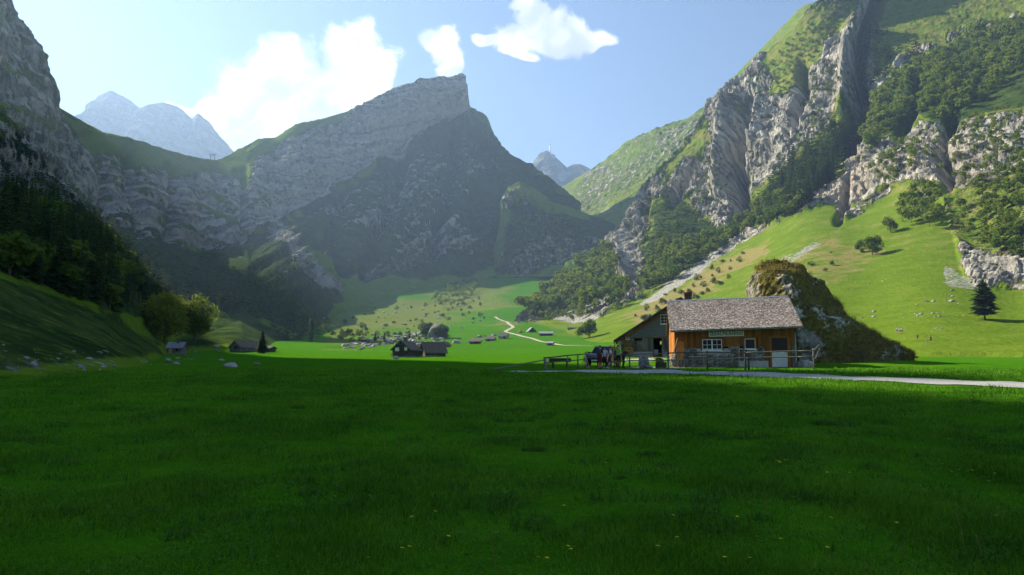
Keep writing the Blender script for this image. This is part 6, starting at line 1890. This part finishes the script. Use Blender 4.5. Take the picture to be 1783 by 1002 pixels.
small_hut('far_hut', 'far hut with a pale wall beside the bend of the valley track', 875, 590.5, 14, 4.6, 10.5, 6.0, R(-8), ridge='x', roof='roof_grey', wall='plaster', door=(1.0, 1.2, 1.5, 'dark_inside'))
small_hut('far_barn', 'far steep-roofed grey barn right of the orange digger', 927, 579, 13, 2.5, 8.5, 7.0, R(10), roof='roof_slate', wall='dark_wood', door=(0, 1.4, 1.2, 'dark_inside'))
small_hut('long_shed', 'long low grey shed on the far green slope', 951, 585, 23, 4.0, 7.5, 6.0, R(0), ridge='x', roof='roof_slate', wall='dark_wood', door=(2.0, 2.0, 1.3, 'dark_inside'))
small_hut('track_hut', 'little grey hut standing beside the pale valley track', 957, 602, 10, 4.0, 6.8, 4.0, R(-10), ridge='x', roof='roof_slate', wall='stone_wall', door=(0.3, 0.8, 0.9, 'dark_inside'))
small_hut('meadow_shed', 'low weathered roof half hidden at the foot of the far scree', 996, 573.5, 15, 2.2, 4.6, 5.0, R(-5), ridge='x', roof='roof_grey', wall='stone_wall', door=(0.3, 0.8, 0.9, 'dark_inside'))
l_, mpp = foot(906.5, 579.5)
dg = empty('digger', l_, R(20), 'small orange digger on the bare ground by the far barn', 'digger'); s_ = 5.0 * mpp
MB().box(-0.55 * s_, 0.55 * s_, -0.40 * s_, -0.18 * s_, 0.0, 0.25 * s_).build('left_track', 'tyre', dg, bevel=0.04)
MB().box(-0.55 * s_, 0.55 * s_, 0.18 * s_, 0.40 * s_, 0.0, 0.25 * s_).build('right_track', 'tyre', dg, bevel=0.04)
MB().box(-0.5 * s_, 0.35 * s_, -0.36 * s_, 0.36 * s_, 0.26 * s_, 0.62 * s_).build('body', 'orange_paint', dg, bevel=0.05)
MB().box(-0.05 * s_, 0.33 * s_, -0.05 * s_, 0.33 * s_, 0.63 * s_, 1.05 * s_).build('cab', 'orange_paint', dg, bevel=0.04)
MB().tube((0.3 * s_, -0.1 * s_, 0.5 * s_), (0.8 * s_, -0.1 * s_, 1.0 * s_), 0.07 * s_).tube((0.8 * s_, -0.1 * s_, 1.0 * s_), (1.15 * s_, -0.1 * s_, 0.35 * s_), 0.06 * s_).build('arm', 'orange_paint', dg)
MB().box(1.02 * s_, 1.25 * s_, -0.25 * s_, 0.05 * s_, 0.12 * s_, 0.36 * s_).build('bucket', 'iron', dg, bevel=0.03)

# ------------------------------------------------------------------ mast on the far summit, cable gantry on the saddle
ft = Vector(tower_foot)
tw = empty('summit_mast', ft, 0, 'white and red transmitter mast on the far snow-patched summit', 'mast')
hs = [0, 26, 30, 44, 48, 58]
MB().tube((0, 0, -25), (0, 0, 30), 3.4, 2.6, 12).build('shaft', 'tower_white', tw, smooth=True)
for i, (a, c_, mt) in enumerate(((30, 37, 'tower_red'), (37, 44, 'tower_white'), (44, 51, 'tower_red'))):
    MB().tube((0, 0, a), (0, 0, c_), 1.3, 1.1, 8).build('mast_section', mt, tw)
sb = empty('summit_station', ft + Vector((9, -6, -14)), 0, 'pale terraced building on the far summit below the mast', 'building')
MB().box(-9, 11, -6, 6, -20, 2).build('lower_block', 'concrete', sb)
MB().box(-6, 3, -5, 5, 2.01, 8).build('upper_block', 'tower_white', sb)
for i in range(4): MB().box(-7.5 + 4.6 * i, -4.5 + 4.6 * i, -6.2, -6.01, -4, -1).build('window', 'window_glass', sb)
h_ = hit(370, 281)
gl = Vector(at(370, 277, h_[1].y)); mp_ = h_[1].y / FPX
ga = empty('cable_gantry', (gl.x, gl.y, drop(gl.x, gl.y)), R(15), 'thin dark cable-lift gantry on the grassy saddle at left', 'gantry')
gh = 12 * mp_
for s_ in (-1, 1): MB().tube((s_ * 4 * mp_, 0, -1), (s_ * 3.2 * mp_, 0, gh), 0.45, 0.35, 6).build('leg', 'iron', ga)
MB().tube((-5 * mp_, 0, gh), (5 * mp_, 0, gh), 0.4, 0.4, 6).build('crossbeam', 'iron', ga)
MB().tube((-3.5 * mp_, 0, gh * 0.55), (3.5 * mp_, 0, gh * 0.95), 0.22, 0.22, 5).build('brace', 'iron', ga)

# ------------------------------------------------------------------ boulders
RK = [boulder_mesh(60 + i, 2, 0.4, 0.7) for i in range(7)]
RKL = [boulder_mesh(70 + i, 1, 0.4, 0.7) for i in range(5)]


def rocks(poly, n, lo, hi, label, group, seed, name='rock', pw=3.0):
    rg_ = np.random.default_rng(seed); poly = np.array(poly, float); a, b_ = poly.min(0), poly.max(0); k_ = 0; tr_ = 0
    while k_ < n and tr_ < n * 20:
        tr_ += 1
        q_ = rg_.uniform(a, b_)
        if poly_sd(np.array([q_[0]]), np.array([q_[1]]), poly)[0] < 0: continue
        h_ = hit(*q_)
        if h_ is None: continue
        s_ = lo + (hi - lo) * rg_.uniform(0, 1) ** pw
        s_ = s_ * h_[1].y / FPX / 2
        ROCKS.append((s_ * FPX / h_[1].y, s_, h_[1], label, group, name, rg_.uniform(0, 1, 8))); k_ += 1


ROCKS = []
rocks([(590, 606), (640, 585), (700, 582), (760, 580), (782, 592), (770, 603), (730, 606), (680, 600), (620, 614)], 210, 4, 11, 'pale boulder in the rubble heap behind the dark log hut', 'boulders of the rubble heap behind the log hut', 501, pw=1.5)
rocks([(780, 600), (800, 590), (850, 580), (880, 582), (862, 590), (820, 598)], 34, 3, 10, 'pale boulder among the far huts', 'boulders among the far huts', 502)
rocks([(570, 590), (560, 550), (640, 530), (740, 530), (860, 520), (850, 560), (780, 580), (680, 585)], 320, 1.6, 6, 'boulder strewn on the far sunlit pasture', 'boulders on the far sunlit pasture', 503)
rocks([(2, 656), (2, 600), (90, 615), (180, 605), (268, 622), (262, 640), (120, 652)], 46, 3, 13, 'grey rock on the shaded bank at the left edge', 'rocks on the shaded left bank', 504)
rocks([(285, 640), (290, 625), (330, 612), (345, 614), (340, 626), (310, 636)], 16, 4, 12, 'grey rock in the heap below the slate-roofed shed', 'rocks below the slate-roofed shed', 505)
rocks([(1545, 548), (1640, 543), (1690, 546), (1690, 552), (1560, 554)], 26, 2.5, 9, 'stone in the long low wall of rocks on the right slope', 'stones of the low rock wall', 506)
rocks([(1620, 515), (1660, 505), (1680, 530), (1640, 535), (1590, 532)], 20, 2.5, 10, 'boulder above the low rock wall on the right slope', 'boulders above the low rock wall', 507)
rocks([(1500, 545), (1525, 540), (1525, 556), (1500, 556)], 10, 3, 8, 'boulder right behind the shoulder of the big rock', 'boulders behind the big rock', 508)
rocks([(1300, 500), (1420, 430), (1640, 430), (1640, 500), (1500, 520), (1330, 530)], 30, 1.8, 5, 'small stone scattered on the open green slope', 'stones scattered on the green slope', 509)
rocks([(1120, 560), (1300, 430), (1310, 440), (1180, 545)], 18, 2, 5, 'stone on the dry slope behind the barn', 'stones on the dry slope', 510)
rocks([(1620, 575), (1640, 568), (1640, 574), (1610, 582)], 9, 2, 6, 'stone in the earthy heap below the lone spruce', 'stones of the earthy heap', 511)

ROCKS.sort(key=lambda q_: -q_[0])
Vs, Fs, nV = [], [], 0
for i, (pz, s_, lc, lab, grp, nm, r8) in enumerate(ROCKS):
    sc = (s_ * (0.8 + 0.6 * r8[0]), s_ * (0.8 + 0.5 * r8[1]), s_ * (0.6 + 0.5 * r8[2])); ro = (0.6 * r8[3] - 0.3, 0.6 * r8[4] - 0.3, 6.28 * r8[5])
    if i < 285:
        o = link(nm, RK[i % 7] if pz > 2.5 else RKL[i % 5], 'limestone'); o.location = lc + Vector((0, 0, 0.15 * s_)); o.scale = sc; o.rotation_euler = ro
        props(o, lab, 'rock', grp)
    else:
        me_ = RKL[i % 5]; V = np.array([v.co[:] for v in me_.vertices]) * np.array(sc)
        from mathutils import Euler
        V = V @ np.array(Euler(ro).to_matrix()).T + np.array(lc)
        Vs.append(V); Fs.append(np.array([p_.vertices[:] for p_ in me_.polygons]) + nV); nV += len(V)
if Vs: props(link('scattered_stones', np_mesh('scattered_stones', np.concatenate(Vs), np.concatenate(Fs), False), 'limestone'), 'small stones scattered over the far pasture and slopes', 'stones', kind='stuff')


def one_rock(px, py, wpx, hpx, label, seed, m='limestone', name='boulder'):
    l_, mp2 = foot(px, py)
    o = link(name, boulder_mesh(seed, 3, 0.4, 1.0), m); s_ = wpx * mp2 / 2
    o.location = l_ + Vector((0, 0.3 * s_, hpx * mp2 * 0.30)); o.scale = (s_, s_ * 0.9, hpx * mp2 * 0.62); o.rotation_euler = (0, 0, seed * 0.7)
    props(o, label, 'boulder')


one_rock(760, 590, 40, 30, 'big dark bush-grown boulder standing in the rubble', 801)
one_rock(795, 598.5, 15, 8, 'rounded grey boulder between the far huts', 802)
one_rock(402, 640, 27, 8, 'flat dark boulder in the shaded meadow, lowest of three', 803)
one_rock(385, 629, 11, 5, 'small dark boulder in the shaded meadow above the flat one', 804)
one_rock(448, 636, 12, 5, 'pale-edged boulder in the shaded meadow right of the flat one', 805)
one_rock(380, 613.5, 10, 5, 'small pale boulder at the meadow edge left of the shaded hut', 806)
one_rock(375, 605, 14, 5, 'pair-topped pale boulder behind the meadow edge left of the shaded hut', 807)
one_rock(689, 626, 11, 6, 'grey boulder at the shade line in front of the dark log hut', 808)
one_rock(1466, 386, 8, 7, 'white boulder at the foot of the orange cliff', 809)
one_rock(1421, 622, 6, 3, 'small white stone in the grass at the foot of the big rock', 810)
for i, (a, c_, d2, w2, lab) in enumerate(((743, 588, 560, 1.2, 'dark bush growing on the left side of the rubble boulder'), (770, 590, 562, 1.3, 'dark bush growing on the right side of the rubble boulder'), (669, 593, 577, 0.9, 'small dark fir left of the rubble boulder'), (653, 594, 577, 0.9, 'small dark fir at the left end of the rubble heap'), (713, 590, 573, 0.8, 'small dark fir right behind the log hut chimney'))):
    single_tree('bush' if i < 2 else 'fir_tree', lab, a, c_, d2, 'bro' if i < 2 else 'con', w2 * (1 if i < 2 else 1.6), 900 + i, 9, 90, 0.07, 'bush_leaves', 0.03)

# ------------------------------------------------------------------ grass of the near meadow
rg3 = np.random.default_rng(77)
NB = 330000
u = rg3.uniform(0, 1, NB)
Yb = 5.0 * (52.0 / 5.0) ** u                   # density falls with the square of distance
Xb = rg3.uniform(-0.74, 0.74, NB) * Yb
Zb = ground_z(Xb, Yb)
Pb = np.stack([Xb, Yb, Zb - 0.005], -1)
ppx, ppy = to_pix(Pb)
pathd = poly_sd(ppx, ppy, [(1830, 668), (1600, 659.5), (1400, 652), (1250, 647), (1120, 644.5), (1040, 644.5), (880, 647), (880, 649), (1040, 651), (1120, 652), (1250, 655), (1400, 660), (1600, 669.5), (1830, 682)])
clump = fbm(np.stack([Xb / 1.3, Yb / 1.3, 0 * Xb], -1), 3, 401)
okb = (pathd < -0.3) & (rg3.uniform(0, 1, NB) < 0.55 + 0.8 * clump + 0.2)
Pb, Yb, clump = Pb[okb], Yb[okb], clump[okb]
n = len(Pb)
hb_ = rg3.uniform(0.030, 0.085, n) * (1 + 1.6 * np.clip(clump, -0.4, 1)) * (0.85 + Yb / 45)
wb_ = 0.0035 + 0.00085 * Yb * rg3.uniform(0.6, 1.2, n)
V, F = blades(Pb, np.tile(np.array([[0.0, 0.0, 1.0]]), (n, 1)), hb_, wb_, 402, 0.9)
go = link('meadow_grass', np_mesh('meadow_grass', V, F, False), 'grass_blades')
props(go, 'short green grass of the near meadow', 'grass', kind='stuff')
# taller fringe along the path, the fence and the foot of the hut
nf = 9000
fx = rg3.uniform(1000, 1783, nf); fy = rg3.uniform(633, 668, nf)
Yf = 1330 * 1.65 / np.maximum(1, 1) * 0 + np.interp(fy, [632, 637, 645, 655, 668], [58.5, 57, 50, 42, 33]) + rg3.normal(size=nf) * 0.5
Xf = (fx - 891.5) / FPX * Yf; Zf = ground_z(Xf, Yf); Pf = np.stack([Xf, Yf, Zf], -1)
ppx, ppy = to_pix(Pf)
pathd = poly_sd(ppx, ppy, [(1830, 668), (1600, 659.5), (1400, 652), (1250, 647), (1120, 644.5), (1040, 644.5), (880, 647), (880, 649), (1040, 651), (1120, 652), (1250, 655), (1400, 660), (1600, 669.5), (1830, 682)])
kf = (pathd < 0.3) & ~((Xf > 3) & (Xf < 9) & (Yf > 50)); Pf = Pf[kf]; n = len(Pf)
V, F = blades(Pf, np.tile(np.array([[0.0, 0.0, 1.0]]), (n, 1)), rg3.uniform(0.04, 0.11, n), rg3.uniform(0.03, 0.06, n), 404, 1.1)
go = link('verge_grass', np_mesh('verge_grass', V, F, False), 'grass_blades')
props(go, 'longer sunlit grass along the gravel path and fence', 'grass', kind='stuff')
# small broad leaves (clover) among the blades
nl = 34000
Yl = 5.0 * (26.0 / 5.0) ** rg3.uniform(0, 1, nl); Xl = rg3.uniform(-0.74, 0.74, nl) * Yl
cl2 = fbm(np.stack([Xl / 0.8, Yl / 0.8, 0 * Xl], -1), 3, 411); kl = cl2 > 0.02; Xl, Yl = Xl[kl], Yl[kl]; nl = len(Xl)
Pl = np.stack([Xl, Yl, ground_z(Xl, Yl) + rg3.uniform(0.02, 0.06, nl)], -1)
nn_ = rg3.normal(size=(nl, 3)) * 0.35 + np.array([0, 0, 1.0]); nn_ /= np.linalg.norm(nn_, axis=1, keepdims=True)
ta = np.cross(nn_, rg3.normal(size=(nl, 3))); ta /= np.linalg.norm(ta, axis=1, keepdims=True); tb_ = np.cross(nn_, ta)
sl_ = (rg3.uniform(0.008, 0.016, nl) * (0.7 + Yl / 14))[:, None]
V = np.stack([Pl + ta * sl_, Pl + tb_ * sl_ * 0.8, Pl - ta * sl_, Pl - tb_ * sl_ * 0.8], 1).reshape(-1, 3)
go = link('clover', np_mesh('clover', V, np.arange(nl * 4).reshape(-1, 4), False), 'weed_leaves')
props(go, 'low clover and weed leaves mixed into the near meadow', 'clover', kind='stuff')
# darker weed clumps
WEED = []
for i in range(3):
    rw = np.random.default_rng(430 + i); nw = 420
    rr_ = 0.5 * rw.uniform(0, 1, nw) ** 0.7; aa = rw.uniform(0, 6.28, nw)
    V, F = blades(np.stack([rr_ * np.cos(aa), rr_ * np.sin(aa) * 0.8, 0 * aa], -1), np.tile(np.array([[0, 0, 1.0]]), (nw, 1)), rw.uniform(0.10, 0.34, nw) * (1.15 - rr_), rw.uniform(0.018, 0.045, nw), 440 + i, 1.1)
    me = np_mesh('weed_clump', V, F, False); me.materials.append(MATS['weed_leaves']); WEED.append(me)
for i, (a, c_, w2) in enumerate([(1236, 758, 60), (880, 770, 70), (435, 750, 44), (612, 728, 30), (700, 826, 60), (600, 745, 40), (1130, 793, 50), (1395, 868, 75), (1080, 833, 36), (780, 700, 36), (905, 716, 44), (1180, 697, 40), (1530, 714, 40), (1670, 750, 44), (1440, 738, 70), (1600, 795, 40), (1770, 705, 40), (250, 730, 40), (470, 780, 30), (300, 755, 36), (520, 712, 30), (1290, 670, 36), (1010, 740, 34), (20, 822, 36), (930, 785, 50), (1720, 905, 60)]):
    l_ = gpoint(a, c_); s_ = w2 * l_.y / FPX
    o = link('weed_clump', WEED[i % 3]); o.location = l_ - Vector((0, 0, 0.02)); o.scale = (s_, s_ * 0.9, min(s_, 0.5) * 0.85); o.rotation_euler = (0, 0, i * 1.7)
    props(o, 'low dark weed clump in the shaded near meadow', 'weed', 'weed clumps in the shaded meadow')
# many smaller tussocks of coarser grass
nt_, per_ = 330, 46
Yt = 6.0 * (48 / 6.0) ** rg3.uniform(0, 1, nt_); Xt = rg3.uniform(-0.72, 0.72, nt_) * Yt
rt = rg3.uniform(0.10, 0.32, nt_) * (0.7 + Yt / 30)
aa = rg3.uniform(0, 6.28, (nt_, per_)); rr_ = rt[:, None] * rg3.uniform(0, 1, (nt_, per_)) ** 0.6
Xq = (Xt[:, None] + rr_ * np.cos(aa) * 1.5).ravel(); Yq = (Yt[:, None] + rr_ * np.sin(aa)).ravel()
Pq = np.stack([Xq, Yq, ground_z(Xq, Yq)], -1); nq = len(Pq)
qx, qy = to_pix(Pq); kq = poly_sd(qx, qy, [(1830, 666), (1600, 658), (1400, 650), (1250, 645), (1040, 643), (880, 646), (880, 650), (1040, 652), (1250, 657), (1400, 662), (1600, 672), (1830, 685)]) < 0
Pq, Yq = Pq[kq], Yq[kq]; nq = len(Pq)
V, F = blades(Pq, np.tile(np.array([[0.0, 0.0, 1.0]]), (nq, 1)), rg3.uniform(0.06, 0.14, nq), 0.006 + 0.0009 * Yq, 433, 1.1)
props(link('tussocks', np_mesh('tussocks', V, F, False), 'weed_leaves'), 'coarse darker grass tussocks dotted over the near meadow', 'grass', kind='stuff')
# yellow flowers
plain('petal_yellow', (0.85, 0.62, 0.03), 0.6, 0.2, var=0.1)
fm = MB()
for k_ in range(6):
    a = k_ * math.pi / 3
    fm.add([(0, 0, 1), (0.20 * math.cos(a - 0.4), 0.20 * math.sin(a - 0.4), 1.05), (0.34 * math.cos(a), 0.34 * math.sin(a), 1.02), (0.20 * math.cos(a + 0.4), 0.20 * math.sin(a + 0.4), 1.05)], [(0, 1, 2, 3)])
nfp = len(fm.f); fm.tube((0, 0, 0), (0, 0, 1.0), 0.03, 0.02, 5)
fme = fm.mesh('meadow_flower', fix=False); fme.materials.append(MATS['petal_yellow']); fme.materials.append(MATS['weed_leaves'])
fme.polygons.foreach_set('material_index', [0] * nfp + [1] * (len(fme.polygons) - nfp))
FLW = [(1351, 813), (1355, 815), (1358, 816), (1361, 817), (1366, 812), (1371, 812), (1246, 709), (1251, 710), (1257, 710), (1262, 710), (1424, 857), (1381, 879), (755, 905), (718, 915), (779, 950), (642, 990), (698, 972), (710, 969), (986, 968), (996, 974), (951, 989), (938, 989), (1054, 817), (1143, 968), (1169, 912), (1181, 953), (1283, 915), (1319, 952), (1358, 955), (1446, 917), (1437, 970), (1308, 990), (1262, 988), (1622, 828), (1656, 833), (1669, 830), (1690, 830), (1710, 825), (1733, 836), (1715, 843), (1720, 850), (1735, 912), (1560, 925), (864, 943), (983, 895), (1620, 820), (1639, 819), (1480, 835), (1440, 834), (1470, 746), (1653, 774), (1721, 786)]
for i, (a, c_) in enumerate(FLW):
    l_ = gpoint(a, c_); o = link('meadow_flower', fme); s_ = 0.050 + 0.0016 * l_.y; o.location = l_; o.scale = (s_, s_, s_ * 1.25); o.rotation_euler = (0.15 * math.sin(i), 0.2 * math.cos(i * 2.1), i)
    props(o, 'tiny yellow flower in the shaded near meadow', 'flower', 'yellow flowers in the shaded meadow')

# bleached straw stalks standing above the grass
ns = 90
Ys = 5.2 * (30 / 5.2) ** rg3.uniform(0, 1, ns); Xs = rg3.uniform(-0.2, 0.72, ns) * Ys
Ps = np.stack([Xs, Ys, ground_z(Xs, Ys)], -1)
V, F = blades(Ps, np.tile(np.array([[0.0, 0.0, 1.0]]), (ns, 1)), rg3.uniform(0.18, 0.45, ns), 0.003 + 0.0006 * Ys, 420, 0.5)
props(link('straw_stalks', np_mesh('straw_stalks', V, F, False), 'dry_grass'), 'thin bleached straw stalks standing in the near meadow', 'grass', kind='stuff')

# ------------------------------------------------------------------ the air: one closed box of even haze round everything
hz = MB().box(-3600, 3600, -2000, 6200, -12, 1180).build('haze', None)
props(hz, 'thin sunlit valley haze between the mountains', 'haze', kind='stuff')
m, t = mat('haze')
vol = t.new('ShaderNodeVolumePrincipled')
vol.inputs['Color'].default_value = (0.43, 0.64, 1.0, 1)
vol.inputs['Density'].default_value = 0.00017
vol.inputs['Anisotropy'].default_value = 0.42
vol.inputs['Density Attribute'].default_value = ''
m.cycles.homogeneous_volume = True
ho = t.new('ShaderNodeOutputMaterial'); t.l.new(vol.outputs[0], ho.inputs['Volume'])
hz.data.materials.append(m)
